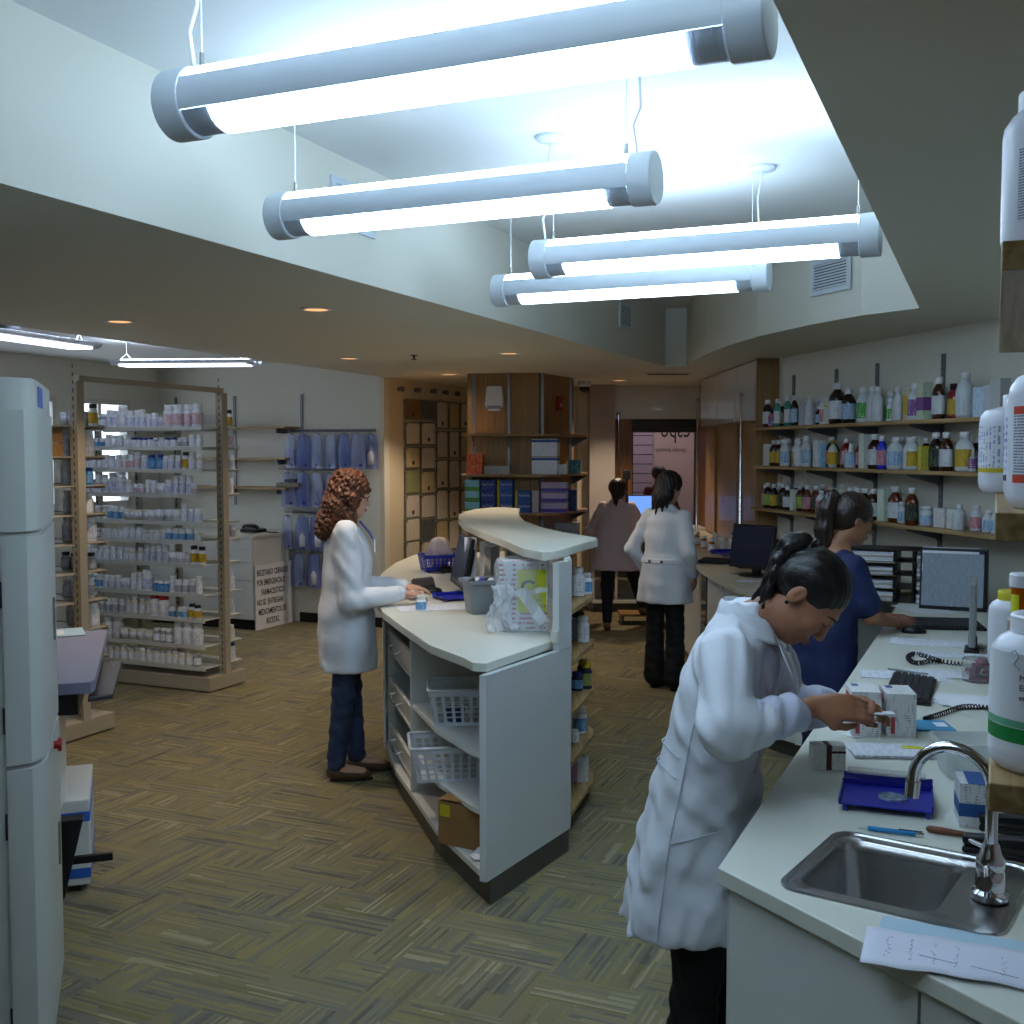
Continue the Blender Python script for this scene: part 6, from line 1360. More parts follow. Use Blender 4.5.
# ============================================================ people
class SDF:
    """a smooth union of rounded shapes sampled on a grid, turned into one continuous mesh"""
    def __init__(s, lo, hi, h):
        s.lo = np.array(lo, float); s.h = h; s.n = np.maximum(3, np.ceil((np.array(hi)-s.lo)/h).astype(int)+1); s.F = np.full(s.n, 1.0, np.float32)
    def _sub(s, lo, hi):
        a = np.clip(np.floor((np.array(lo)-s.lo)/s.h).astype(int), 0, s.n-1); b = np.clip(np.ceil((np.array(hi)-s.lo)/s.h).astype(int)+1, 1, s.n)
        if np.any(b <= a): return None
        ax = [(s.lo[i]+s.h*np.arange(a[i], b[i])).astype(np.float32) for i in range(3)]
        return (slice(a[0], b[0]), slice(a[1], b[1]), slice(a[2], b[2])), ax[0][:, None, None], ax[1][None, :, None], ax[2][None, None, :]
    def put(s, fn, lo, hi, k=.02, mode='add'):
        m = k+2*s.h; q = s._sub(np.array(lo)-m, np.array(hi)+m)
        if q is None: return s
        sl, X, Y, Z = q; d = fn(X, Y, Z).astype(np.float32); F = s.F[sl]
        if mode == 'add': hh = np.maximum(k-np.abs(F-d), 0)/k; s.F[sl] = np.minimum(F, d)-hh*hh*k*.25
        else: d = -d; hh = np.maximum(k-np.abs(F-d), 0)/k; s.F[sl] = np.maximum(F, d)+hh*hh*k*.25
        return s
    def cap(s, a, b, ra, rb, k=.02, side=None, f=1.0, mode='add'):
        a, b = np.array(a, float), np.array(b, float); ba = b-a; L2 = max(ba@ba, 1e-9)
        if side is not None: sv = np.array(side, float); sv /= np.linalg.norm(sv)
        def fn(X, Y, Z):
            px, py, pz = X-a[0], Y-a[1], Z-a[2]; t = np.clip((px*ba[0]+py*ba[1]+pz*ba[2])/L2, 0, 1)
            qx, qy, qz = px-t*ba[0], py-t*ba[1], pz-t*ba[2]
            if side is not None:
                c = qx*sv[0]+qy*sv[1]+qz*sv[2]; g = c*(1/f-1); qx, qy, qz = qx+g*sv[0], qy+g*sv[1], qz+g*sv[2]
            return np.sqrt(qx*qx+qy*qy+qz*qz)-(ra+(rb-ra)*t)
        R = max(ra, rb)*max(1, f); return s.put(fn, np.minimum(a, b)-R, np.maximum(a, b)+R, k, mode)
    def ell(s, c, r, k=.02, R=None, mode='add'):
        c = np.array(c, float); r = np.array(r, float); R = np.eye(3) if R is None else np.array(R)   # rows = local axes
        def fn(X, Y, Z):
            px, py, pz = X-c[0], Y-c[1], Z-c[2]; q = [px*R[i][0]+py*R[i][1]+pz*R[i][2] for i in range(3)]
            k0 = np.sqrt(sum((q[i]/r[i])**2 for i in range(3))); k1 = np.sqrt(sum((q[i]/r[i]**2)**2 for i in range(3)))+1e-6
            return k0*(k0-1)/k1
        m = max(r); return s.put(fn, c-m, c+m, k, mode)
    def loft(s, secs, k=.02, fold=None, clip=True):
        """secs: (z, cx, cy, rx, ry) rising in z"""
        S_ = np.array(secs, float); z0, z1 = S_[0, 0], S_[-1, 0]
        zi = np.linspace(z0, z1, 200); 
        def sm(v):
            w_ = np.interp(zi, S_[:, 0], v); n = 9; p = np.pad(w_, n//2, mode='edge'); return np.convolve(p, np.ones(n)/n, 'valid')
        T = [sm(S_[:, i]) for i in range(1, 5)]
        def fn(X, Y, Z):
            cx, cy, rx, ry = (np.interp(Z.ravel(), zi, t).reshape(Z.shape) for t in T)
            x, y = X-cx, Y-cy; g = 1.0
            if fold is not None: g = 1+fold(np.arctan2(x, y), Z, (Z-z0)/(z1-z0))
            k0 = np.sqrt((x/(rx*g))**2+(y/(ry*g))**2); k1 = np.sqrt((x/rx**2)**2+(y/ry**2)**2)+1e-6
            d = k0*(k0-1)/k1
            return np.maximum(d, np.maximum(z0-Z, Z-z1))
        mx, my = max(S_[:, 3])*1.15, max(S_[:, 4])*1.15
        return s.put(fn, (min(S_[:, 1])-mx, min(S_[:, 2])-my, z0), (max(S_[:, 1])+mx, max(S_[:, 2])+my, z1), k)
    def disp(s, fn):
        X, Y, Z = ((s.lo[i]+s.h*np.arange(s.n[i])).astype(np.float32) for i in range(3))
        s.F += fn(X[:, None, None], Y[None, :, None], Z[None, None, :]).astype(np.float32)*(np.abs(s.F) < .05); return s
    def build(s, name, m, parent, smooth=2):
        F = s.F; F[0], F[-1] = 1, 1; F[:, 0], F[:, -1] = 1, 1; F[:, :, 0], F[:, :, -1] = 1, 1
        ins = F < 0; nx, ny, nz = F.shape
        acc = np.zeros((nx-1, ny-1, nz-1, 3), np.float32); cnt = np.zeros((nx-1, ny-1, nz-1), np.float32)
        quads = []
        cross = []
        for ax in range(3):
            sl0 = [slice(None)]*3; sl1 = [slice(None)]*3; sl0[ax] = slice(0, -1); sl1[ax] = slice(1, None)
            f0, f1 = F[tuple(sl0)], F[tuple(sl1)]; ch = (f0 < 0) != (f1 < 0); idx = np.argwhere(ch)
            a, b = f0[ch], f1[ch]; t = a/(a-b); up = a < 0
            p = idx.astype(np.float32); p[:, ax] += t
            o = [(ax+1) % 3, (ax+2) % 3]
            for d1 in (0, -1):
                for d2 in (0, -1):
                    c = idx.copy(); c[:, o[0]] += d1; c[:, o[1]] += d2
                    np.add.at(acc, (c[:, 0], c[:, 1], c[:, 2]), p); np.add.at(cnt, (c[:, 0], c[:, 1], c[:, 2]), 1)
            cross.append((idx, up, o))
        act = np.argwhere(cnt > 0); ids = np.full(cnt.shape, -1, np.int64); ids[tuple(act.T)] = np.arange(len(act))
        vs = acc[tuple(act.T)]/cnt[tuple(act.T)][:, None]*s.h+s.lo
        for idx, up, o in cross:
            q = []
            for d1, d2 in ((-1, -1), (0, -1), (0, 0), (-1, 0)):
                c = idx.copy(); c[:, o[0]] += d1; c[:, o[1]] += d2; q.append(ids[c[:, 0], c[:, 1], c[:, 2]])
            q = np.stack(q, 1); q[~up] = q[~up][:, ::-1]; quads.append(q)
        q = np.concatenate(quads)
        for _ in range(smooth):
            su = np.zeros_like(vs); n = np.zeros(len(vs))
            for i in range(4):
                j = q[:, (i+1) % 4]; np.add.at(su, q[:, i], vs[j]); np.add.at(n, q[:, i], 1); np.add.at(su, j, vs[q[:, i]]); np.add.at(n, j, 1)
            vs = .5*vs+.5*su/np.maximum(n, 1)[:, None]
        me = bpy.data.meshes.new(name); me.vertices.add(len(vs)); me.vertices.foreach_set('co', vs.astype(np.float32).ravel())
        me.loops.add(q.size); me.loops.foreach_set('vertex_index', q.ravel().astype(np.int32)); me.polygons.add(len(q))
        me.polygons.foreach_set('loop_start', (np.arange(len(q))*4).astype(np.int32)); me.polygons.foreach_set('loop_total', np.full(len(q), 4, np.int32))
        me.polygons.foreach_set('use_smooth', np.ones(len(q), bool)); me.update(calc_edges=True); me.validate()
        me.materials.append(m); ob = bpy.data.objects.new(name, me); COL.objects.link(ob); ob.parent = parent; return ob
vv = lambda *a: np.array(a, float)
def unit(v): v = np.array(v, float); return v/np.linalg.norm(v)
def head_frame(f, up=(0, 0, 1)):
    f = unit(f); r = unit(np.cross(f, up)); u = np.cross(r, f); return r, f, u
def add_head(s, c, fr, sc=1.0):
    r, f, u = fr; R = np.array([r, f, u]); q = lambda x, y, z: np.array(c)+(r*x+f*y+u*z)*sc
    E = lambda p, rad, k, mode='add': s.ell(q(*p), np.array(rad)*sc, k*sc, R, mode)
    E((0, -.012, .032), (.073, .093, .083), .02)
    E((0, .035, -.035), (.058, .056, .078), .03)
    E((0, .062, -.088), (.026, .026, .022), .03)
    for x in (-1, 1):
        E((x*.04, .015, -.07), (.02, .045, .03), .03)
        E((x*.034, .068, -.02), (.022, .018, .02), .02)          # cheek
        E((x*.031, .094, .008), (.017, .012, .011), .014, 'sub')  # socket
        E((x*.031, .076, .006), (.0145, .0125, .012), .005)       # lidded eye
    s.cap(q(-.03, .083, .024), q(.03, .083, .024), .009*sc, .009*sc, .016*sc)
    s.cap(q(0, .09, .01), q(0, .108, -.028), .006*sc, .0095*sc, .012*sc)
    for x in (-1, 1): E((x*.01, .098, -.033), (.0075, .009, .0065), .006)
    E((0, .09, -.058), (.022, .01, .006), .008); E((0, .088, -.067), (.019, .01, .007), .008)
    for x in (-1, 1):
        s.ell(q(x*.074, -.008, -.006), np.array((.008, .019, .031))*sc, .006*sc, R); s.ell(q(x*.085, -.003, .001), np.array((.009, .010, .018))*sc, .003*sc, R, 'sub'); s.ell(q(x*.079, -.014, -.004), np.array((.004, .007, .012))*sc, .004*sc, R)
def face_bits(t, c, fr, sc=1.0, lips='#9c5850', brow='#1c1310', glasses=False, name='person'):
    r, f, u = fr; q = lambda x, y, z: Vector(np.array(c)+(r*x+f*y+u*z)*sc)
    ml = mat('lips_'+lips, lips, .4); mb = mat('brow_'+brow, brow, .8)
    MB().tube([q(-.022, .09, -.0615), q(-.01, .1005, -.0595), q(0, .102, -.061), q(.01, .1005, -.0595), q(.022, .09, -.0615)], .004*sc, 8, rs=[.001*sc, .0036*sc, .0034*sc, .0036*sc, .001*sc]).tube([q(-.02, .09, -.0635), q(0, .1005, -.068), q(.02, .09, -.0635)], .004*sc, 8, rs=[.001*sc, .0045*sc, .001*sc]).build('lips', ml, t, smooth=True)
    b = MB(); e = MB()
    for x in (-1, 1):
        b.tube([q(x*.013, .0935, .026), q(x*.025, .0915, .031), q(x*.038, .083, .03), q(x*.048, .073, .025)], .002*sc, 6, rs=[.0022*sc, .0026*sc, .002*sc, .0008*sc])
        e.tube([q(x*.018, .0865, .004), q(x*.026, .0895, .0035), q(x*.036, .0875, .0035), q(x*.046, .079, .006)], .0012*sc, 6)
    b.build('eyebrows', mb, t, smooth=True); e.build('lashes', mb, t, smooth=True)
    if glasses:
        g = MB(); 
        for x in (-1, 1):
            n = 16; pts = [q(x*.032+.023*math.cos(2*math.pi*i/n), .103-.006*abs(math.cos(2*math.pi*i/n)), .003+.015*math.sin(2*math.pi*i/n)) for i in range(n)]
            g.tube(pts, .0015*sc, 6, closed=True); g.tube([q(x*.055, .095, .008), q(x*.078, .06, .01), q(x*.084, -.01, .008)], .0016*sc, 6)
        g.tube([q(-.01, .103, .006), q(.01, .103, .006)], .0015*sc, 6); g.build('glasses', mat('glasses_metal', '#3a3436', .25, metal=.6), t, smooth=True)
def add_hand(s, w, d, n, curl=.5, side=1, spread=.0, L=1.0, thumb=.6, pinch=False):
    """w wrist, d direction of the hand, n back-of-hand normal, side: +1 thumb towards d x n"""
    d = unit(d); n = unit(n-d*np.dot(n, d)); c = np.cross(d, n)*side; w = np.array(w, float)
    s.cap(w, w+d*.03*L, .023*L, .026*L, .02, side=n, f=.72)
    s.ell(w+d*.055*L, (.048*L, .038*L, .0155*L), .015, [d, c, n])
    for i, (o, ln) in enumerate(((.028, .068), (.01, .076), (-.009, .071), (-.026, .056))):
        p = w+d*.088*L+c*o*L*.95; a = -.15; cu = curl*(1+.12*i)
        for j, fr_ in enumerate((.45, .32, .25)):
            a += cu*(.8 if j == 0 else 1.0); dd = d*math.cos(a)-n*math.sin(a)+c*(spread*(1.5-i))*.2; e = p+dd*ln*fr_*L
            s.cap(p, e, (.0088-.0006*j)*L, (.0083-.0008*j)*L, .004); p = e
        if i < 4: s.cap(w+d*.04*L+c*o*.6, w+d*.088*L+c*o*L*.95, .012*L, .0095*L, .01)
    p0 = w+d*.025*L+c*.022*L; p1 = p0+(d*.6+c*.6-n*.3)*.038*L; p2 = p1+(d*.9+c*(.35-.5*thumb)-n*.45*thumb)*.034*L; p3 = p2+(d*1+c*(.1-.5*thumb)-n*.5*thumb)*.026*L
    s.cap(p0, p1, .014*L, .0115*L, .012); s.cap(p1, p2, .0105*L, .0095*L, .006); s.cap(p2, p3, .0095*L, .0075*L, .005)
SK_ = {'tan': mat('skin_tan', '#a87456', .5, var=.04, vscale=30), 'warm': mat('skin_warm', '#9c6c50', .5, var=.04, vscale=30), 'fair': mat('skin_fair', '#c99a80', .5, var=.04, vscale=30)}
for m_ in SK_.values(): m_.node_tree.nodes['Principled BSDF'].inputs['Subsurface Weight'].default_value = .08; m_.node_tree.nodes['Principled BSDF'].inputs['Subsurface Radius'].default_value = (.02, .008, .004)
def hair_mat(name, c1, c2, rough=.38, scale=(90, 90, 9), sp=1):
    if name in MATS: return MATS[name]
    m = bpy.data.materials.new(name); m.use_nodes = True; nt = m.node_tree; b = nt.nodes['Principled BSDF']; N = nt.nodes.new; L = nt.links.new
    tc = N('ShaderNodeTexCoord'); mp = N('ShaderNodeMapping'); mp.inputs['Scale'].default_value = scale; L(tc.outputs['Object'], mp.inputs[0])
    n = N('ShaderNodeTexNoise'); n.inputs['Scale'].default_value = sp; n.inputs['Detail'].default_value = 4; L(mp.outputs[0], n.inputs[0])
    r = N('ShaderNodeValToRGB'); r.color_ramp.elements[0].position = .35; r.color_ramp.elements[1].position = .68; r.color_ramp.elements[0].color = rgb(c1); r.color_ramp.elements[1].color = rgb(c2); L(n.outputs[0], r.inputs[0]); L(r.outputs[0], b.inputs['Base Color'])
    bp = N('ShaderNodeBump'); bp.inputs['Strength'].default_value = .7; bp.inputs['Distance'].default_value = .006; L(n.outputs[0], bp.inputs['Height']); L(bp.outputs[0], b.inputs['Normal']); b.inputs['Roughness'].default_value = rough
    MATS[name] = m; return m
M_coat = mat('coat_cotton', '#d5dae2', .75, bump=.35, bscale=14)
M_coatb = mat('coat_cuff_lining', '#cdd2e6', .75, bump=.12, bscale=30)
M_pinkcoat = mat('pinkish_coat', '#cbb6bb', .8, bump=.12, bscale=18)
M_navy = mat('navy_scrubs', '#17244e', .75, bump=.15, bscale=18)
M_blk = mat('black_trousers', '#101116', .8); M_jean = mat('blue_jeans', '#2c3c58', .8, var=.25, vscale=14, bump=.1, bscale=30)
M_seam = mat('coat_seam', '#b4bac4', .8); M_btn = mat('button_white', '#c4c9d2', .4)

def collar_mesh(t, c, rx, ry, h, drop, m):
    """folded-down collar round the neck with two lapels reaching down the chest"""
    def fn(u, v):
        a = (u-.5)*2*math.radians(152); fr = (1-math.cos(a))/2; k = 1+.42*v**1.2
        z = c[2]-drop*fr**1.5+(.012*math.sin(math.pi*min(1, v*1.6)) if v < .7 else 0)-h*max(0, v-.15)*1.1
        return (c[0]+rx*math.sin(a)*k, c[1]-ry*math.cos(a)*k+.0, z)
    b = MB(); b.sheet(fn, 36, 6); o = b.build('collar', m, t, smooth=True, solid=.005)
    for sd in (-1, 1):
        e0, e1 = Vector(fn(1 if sd > 0 else 0, 0)), Vector(fn(1 if sd > 0 else 0, 1))
        tip = Vector((c[0]+sd*.012, c[1]+ry*1.9, c[2]-drop-.17))
        b = MB(); b.sheet(lambda u, v: tuple((e0.lerp(e1, u)).lerp(tip+Vector((sd*.05*u*(1-v), 0, 0)), v)+Vector((sd*.02*u*math.sin(math.pi*v), .012*math.sin(math.pi*v), 0))), 4, 8); b.build('lapel', m, t, smooth=True, solid=.004)
def limbs_body(s, J, k=.03, armk=.02):
    """torso, neck and limbs; J joint dict in local coordinates"""
    s.loft(J['torso'], .03)
    s.cap(J['c7'], J['neck'], .052, .047, .03)
    for sd in 'LR':
        s.cap(J['sh'+sd], J['el'+sd], .044, .036, .03); s.cap(J['el'+sd], J['wr'+sd], .036, .0235, .02)
        s.cap(J['hip'+sd], J['kn'+sd], .078, .05, .03); s.cap(J['kn'+sd], J['an'+sd], .05, .034, .02)
        a = np.array(J['an'+sd]); ft = unit(J.get('ft'+sd, (0, 1, 0)))
        s.cap(a-vv(0, 0, .02), a+ft*.14-vv(0, 0, .045), .034, .026, .02)
def trousers(J, t, m, flare=0.0, top=.9, res=.009, thick=1.0, name='trousers'):
    xs = [J[k+sd] for k in ('hip', 'kn', 'an') for sd in 'LR']; lo = np.min(xs, 0)-.17; hi = np.max(xs, 0)+.17
    s = SDF(lo, (hi[0], hi[1], top+.03), res)
    for sd in 'LR':
        a = np.array(J['an'+sd]); kn = np.array(J['kn'+sd]); hp = np.array(J['hip'+sd])
        s.cap(hp*(.85, 1, 1), kn, .085*thick, .064*thick, .03); s.cap(kn, a+(0, 0, .01), .064*thick, (.05+flare)*thick, .02)
    s.cap(np.array(J['hipL'])*(.8, 1, 1), np.array(J['hipR'])*(.8, 1, 1), .085, .085, .03)
    s.disp(lambda X, Y, Z: .0025*np.sin(60*Z+25*X+9*np.sin(22*Y))+.002*np.sin(95*Z-40*Y))
    return s.build(name, m, t)
def shoes(J, t, m, sole, L=.16, heel=0):
    for sd in 'LR':
        a = np.array(J['an'+sd]); f = unit(J.get('ft'+sd, (0, 1, 0))); g = a[2]-.085
        s = SDF(a+vv(-.15, -.2, -.14), a+vv(.15, .25, .03), .006); z = g+.03
        s.cap((a[0], a[1], z+.01), np.array((a[0], a[1], z-.006))+f*L, .038, .03, .03, side=(0, 0, 1), f=.85)
        s.cap(np.array((a[0], a[1], z+.02))-f*.02, (a[0], a[1], z+.03), .036, .034, .02)
        s.put(lambda X, Y, Z: (g-Z)*-1*-1+0*X+0*Y, a-.3, a+.4, .004, 'sub') if False else None
        o = s.build('shoe', m, t); b = MB()
        c = Vector((a[0], a[1], 0))+Vector(f)*(L*.5); an_ = math.atan2(f[1], f[0])
        pts = [(math.cos(w_)*(L/2+.035), math.sin(w_)*.034) for w_ in [2*math.pi*i/20 for i in range(20)]]
        b.prism([(c.x+x*math.cos(an_)-y*math.sin(an_), c.y+x*math.sin(an_)+y*math.cos(an_)) for x, y in pts], g, g+.012); b.build('sole', sole, o)
def sleeves(s, J, r0=.062, r1=.05, r2=.042, upto=1.0, k=.03, seed=0, sides='LR'):
    for sd in sides:
        sh, el, wr = (np.array(J[q+sd], float) for q in ('sh', 'el', 'wr')); e2 = el+(wr-el)*upto
        s.cap(sh, el, r0, r1, k); s.cap(el, e2, r1, r2, .02)
def fold(n, amp, ph=0, zc=8):
    return lambda th, Z, v: amp*(1-np.clip(v, 0, 1))**1.5*(np.sin(n*th+ph+.8*np.sin(zc*Z))+.5*np.sin((2*n-3)*th-ph*2))
def wr_noise(amp, a=38, b=27):
    return lambda X, Y, Z: amp*(np.sin(a*Z+b*X+3*np.sin(17*Y+5*Z))*np.sin(b*Y-19*X+11*Z))

# ------------------------------------------------------- front woman
FRZ = math.atan2(-.402, .916)-math.pi/2
t = thing('person', 'woman in white lab coat bending over cartons at the sink worktop, short dark ponytail', 'person', (.50, 2.86, 0), FRZ)
J = dict(torso=[(.80, 0, -.01, .15, .10), (.92, 0, 0, .145, .105), (1.02, 0, .01, .12, .085), (1.18, 0, .065, .125, .08), (1.28, 0, .09, .13, .065), (1.35, 0, .105, .07, .045)],
         c7=(0, .11, 1.335), neck=(0, .205, 1.385), shR=(.16, .095, 1.28), elR=(.30, .13, 1.125), wrR=(.075, .295, 1.15), shL=(-.16, .095, 1.28), elL=(-.27, .19, 1.06), wrL=(-.06, .33, 1.13),
         hipR=(.085, 0, .86), knR=(.095, .02, .47), anR=(.10, -.01, .085), hipL=(-.085, 0, .86), knL=(-.09, .04, .47), anL=(-.1, .03, .085))
hc = np.array((0, .265, 1.415)); hf = head_frame((.10, .55, -.84), (0, .84, .55))
s = SDF((-.42, -.2, 0), (.42, .56, 1.56), .0048)
limbs_body(s, J); add_head(s, hc, hf, 1.0)
add_hand(s, J['wrR'], (-.30, .93, .0), (.75, .25, .62), .42, side=1, thumb=1.0); add_hand(s, J['wrL'], (.30, .90, .12), (-.6, .25, .70), .5, side=-1, thumb=.9)
s.build('body', SK_['tan'], t, 1); face_bits(t, hc, hf, name='front')
# finger ring, nails
# hair: close cap + high ponytail
r, f, u = hf; q = lambda x, y, z: hc+(r*x+f*y+u*z)
s = SDF(hc-.27, hc+.22, .004); R = [r, f, u]
s.ell(q(0, -.016, .034), (.079, .097, .087), .01, R); s.ell(q(0, -.055, .0), (.066, .055, .065), .03, R)
# cut the face out of the hair volume
s.ell(q(0, .115, -.03), (.085, .10, .095), .012, R, 'sub'); s.ell(q(.088, .018, -.035), (.035, .045, .045), .01, R, 'sub'); s.ell(q(-.088, .018, -.035), (.035, .045, .045), .01, R, 'sub')
for x in (-1, 1): s.ell(q(x*.09, -.008, -.012), (.02, .022, .034), .006, R, 'sub')
s.disp(lambda X, Y, Z: .0012*np.sin(((X*r[0]+Y*r[1]+Z*r[2]))*420)*1.0)
hm = hair_mat('dark_hair', '#0c0b0d', '#24201f', .32, (120, 25, 25))
s.build('hair', hm, t, 1)
s = SDF(hc+(-.2, -.3, -.2), hc+(.2, .2, .25), .004)
pb_ = q(0, -.095, .07)
pts = [pb_, pb_+vv(.01, -.022, .016), pb_+vv(.02, -.05, .01), pb_+vv(.03, -.072, -.03), pb_+vv(.035, -.085, -.075), pb_+vv(.04, -.10, -.115), pb_+vv(.045, -.125, -.145)]
rr = [.016, .021, .022, .019, .015, .010, .004]
for i in range(len(pts)-1): s.cap(pts[i], pts[i+1], rr[i], rr[i+1], .02)
for dx, dy, dz, r_ in ((.02, .035, .02, .004), (.0, -.02, .0, .004), (-.02, .015, -.01, .004), (.03, .02, .0, .003)): s.cap(pts[3]+vv(dx*.5, 0, 0), pts[-1]+vv(dx, dy, dz), .013, r_, .012)
s.disp(lambda X, Y, Z: .003*np.sin(210*X+60*Y+2*np.sin(30*Z))+.0015*np.sin(430*X-90*Z))
s.build('ponytail', hm, t, 1)
MB().tube([Vector(pb_+.026*(np.cos(a)*r+np.sin(a)*np.cross(r, unit(pts[1]-pb_)))) for a in np.linspace(0, 2*math.pi, 16, endpoint=False)], .007, 8, closed=True).build('hair_tie', M_black, t, smooth=True)
MB().lathe([(.001, -.005), (.005, -.002), (.005, .003), (.001, .005)], tuple(q(.081, -.004, -.036)), n=10).build('earring', M_black, t, smooth=True)
# coat
s = SDF((-.46, -.42, .38), (.46, .44, 1.5), .0065)
torso = [(.545, 0, -.02, .24, .18), (.62, 0, -.015, .232, .175), (.80, 0, .0, .205, .155), (.95, 0, .02, .18, .13), (1.06, 0, .035, .168, .118), (1.18, 0, .06, .165, .115), (1.27, 0, .082, .162, .1), (1.33, 0, .10, .125, .08), (1.37, 0, .11, .08, .062), (1.395, 0, .115, .058, .05)]
s.loft(torso, .02, fold(7, .05, 1.0))
sleeves(s, dict(J), .066, .064, .060, .32, .04)
# stand-up collar
for a0, a1 in () if True else (((.05, .065, 1.385), (.085, .16, 1.345)), ((.085, .16, 1.345), (.06, .225, 1.24)), ((-.05, .065, 1.385), (-.085, .16, 1.345)), ((-.085, .16, 1.345), (-.06, .225, 1.24)), ((.05, .065, 1.387), (-.05, .065, 1.387))):
    pass
s.disp(wr_noise(.006)); s.disp(wr_noise(.003, 80, 60)); s.disp(lambda X, Y, Z: .007*np.sin(75*(Z+.7*Y)+30*X)*np.exp(-((np.abs(X)-.27)**2+(Z-1.14)**2)/.004))
# vertical cut under the sleeve line at the front opening
s.put(lambda X, Y, Z: np.maximum(np.abs(X)-.02-.10*(Z-1.1)*(Z > 1.1), .06-Y)+0*X, (-.06, .06, .98), (.06, .4, 1.34), .01, 'sub')
s.build('lab_coat', M_coat, t, 2)
# inner sleeve cuffs
for sd in 'LR':
    s = SDF((-.42, -.05, .95), (.42, .40, 1.3), .0055); el, wr = np.array(J['el'+sd]), np.array(J['wr'+sd]); s.cap(el+(wr-el)*.28, el+(wr-el)*.70, .054, .052, .01)
    s.disp(wr_noise(.006, 60, 45)); s.build('folded_cuff', M_coatb, t, 2)
collar_mesh(t, (0, .122, 1.388), .072, .066, .05, .055, M_coat)
# blouse ruffle under the coat
s = SDF((-.12, .05, .9), (.12, .30, 1.36), .006); s.loft([(.92, 0, .05, .1, .085), (1.15, 0, .095, .1, .09), (1.27, 0, .125, .08, .075), (1.31, 0, .13, .05, .05)], .01)
s.disp(lambda X, Y, Z: .006*np.sin(90*Z+5*np.sin(60*X))*np.exp(-(X/.05)**2)+.003*np.sin(120*X)); s.build('ruffled_blouse', mat('blouse_lilac', '#c9c3d4', .7), t, 1)
trousers(J, t, M_blk, .012, .88, .008); shoes(J, t, M_black, M_black)
b = MB()
def coat_pt(th, z, o=.004):
    T = np.array(torso); cx, cy, rx, ry = (np.interp(z, T[:, 0], T[:, i]) for i in range(1, 5)); v = (z-.545)/.85
    g = 1+fold(7, .05, 1.0)(np.array(th), np.array(z), np.array(v)); return (cx+rx*g*math.sin(th)+o*math.sin(th), cy+ry*g*math.cos(th)+o*math.cos(th), z)
for z in (.965, 1.015): b.tube([coat_pt(th, z+.01*math.sin(3*th)) for th in np.linspace(1.9, 4.4, 24)], .0018, 5)
b.tube([coat_pt(1.75, z) for z in np.linspace(.56, 1.1, 20)], .0018, 5); b.tube([coat_pt(th, .84-.05*(th-1.0)) for th in np.linspace(1.0, 1.75, 10)], .002, 5)
b.build('coat_seams', M_seam, t, smooth=True)
# the carton scrap held in the hands
hp = np.array(J['wrR'])+unit((-.3, .93, 0))*.13
tt = thing('held_strip', 'small folded white strip held between the fingers of the front woman', 'paper', t.location, FRZ); MB().box((.01, .455, 1.135), (.03, .05, .003), .3).build('strip', M_paper, tt)

# ------------------------------------------------------- curly haired woman
def std_joints(h=1.62, lean=0, stance=.09, **over):
    k = h/1.62; J = dict(c7=(0, -.005+lean, 1.37*k), neck=(0, .012+lean*1.1, 1.43*k), shR=(.145*k, lean*.9, 1.31*k), shL=(-.145*k, lean*.9, 1.31*k),
        hipR=(.085, 0, .86*k), hipL=(-.085, 0, .86*k), knR=(stance, .02, .47*k), knL=(-stance, .02, .47*k), anR=(stance, 0, .085), anL=(-stance, 0, .085),
        elR=(.21, 0, 1.05*k), elL=(-.21, 0, 1.05*k), wrR=(.2, .08, .83*k), wrL=(-.2, .08, .83*k))
    J['torso'] = [(.80*k, 0, 0, .15, .1), (.92*k, 0, 0, .15, .105), (1.04*k, 0, lean*.4, .12, .085), (1.2*k, 0, lean*.7, .14, .1), (1.3*k, 0, lean*.9, .14, .085), (1.37*k, 0, lean, .07, .06)]
    J.update(over); return J
def coat(t, J, secs, m, res=.008, fd=(6, .04, 0), sl=(.064, .055, .046), upto=1.0, noise=.004, collar=True, name='lab_coat', cut=None, k=.035):
    ps = np.array([J[q] for q in ('shL', 'shR', 'elL', 'elR', 'wrL', 'wrR')]); S_ = np.array(secs)
    lo = np.minimum(ps.min(0)-.1, (-(S_[:, 3].max())-.05, S_[:, 2].min()-S_[:, 4].max()-.05, S_[0, 0]-.03)); hi = np.maximum(ps.max(0)+.1, (S_[:, 3].max()+.05, S_[:, 2].max()+S_[:, 4].max()+.05, S_[-1, 0]+.06))
    s = SDF(lo, hi, res); s.loft(secs, .02, fold(*fd)); sleeves(s, J, *sl, upto, k)
    if collar:
        c = np.array(J['c7']); collar_mesh(t, (0, c[1]+.01, c[2]+.025), .066, .06, .045, .07, m)
    if False: 
        for a0, a1 in (((.05, -.045, 0), (.07, .03, -.01)), ((.07, .03, -.01), (.035, .1, -.1)), ((-.05, -.045, 0), (-.07, .03, -.01)), ((-.07, .03, -.01), (-.035, .1, -.1)), ((.05, -.045, .0), (-.05, -.045, .0))): s.cap(c+a0, c+a1, .014, .012, .012, side=(0, 0, 1), f=1.8)
    s.disp(wr_noise(noise))
    if cut: cut(s)
    return s.build(name, m, t, 2)
RZ2 = math.atan2(.16, .987)-math.pi/2
t = thing('person', 'woman with long curly auburn hair in white coat and jeans typing at the island', 'person', (-.90, 5.93, 0), RZ2)
J = std_joints(1.66, .0, .075, anL=(-.085, .05, .085), anR=(.08, -.06, .085), knR=(.08, -.02, .47), elR=(.20, .03, .99), wrR=(.13, .285, 1.015), elL=(-.2, .06, 1.02), wrL=(-.13, .32, 1.02))
hc = np.array((0, .03, 1.535)); hf = head_frame((.05, 1, -.22))
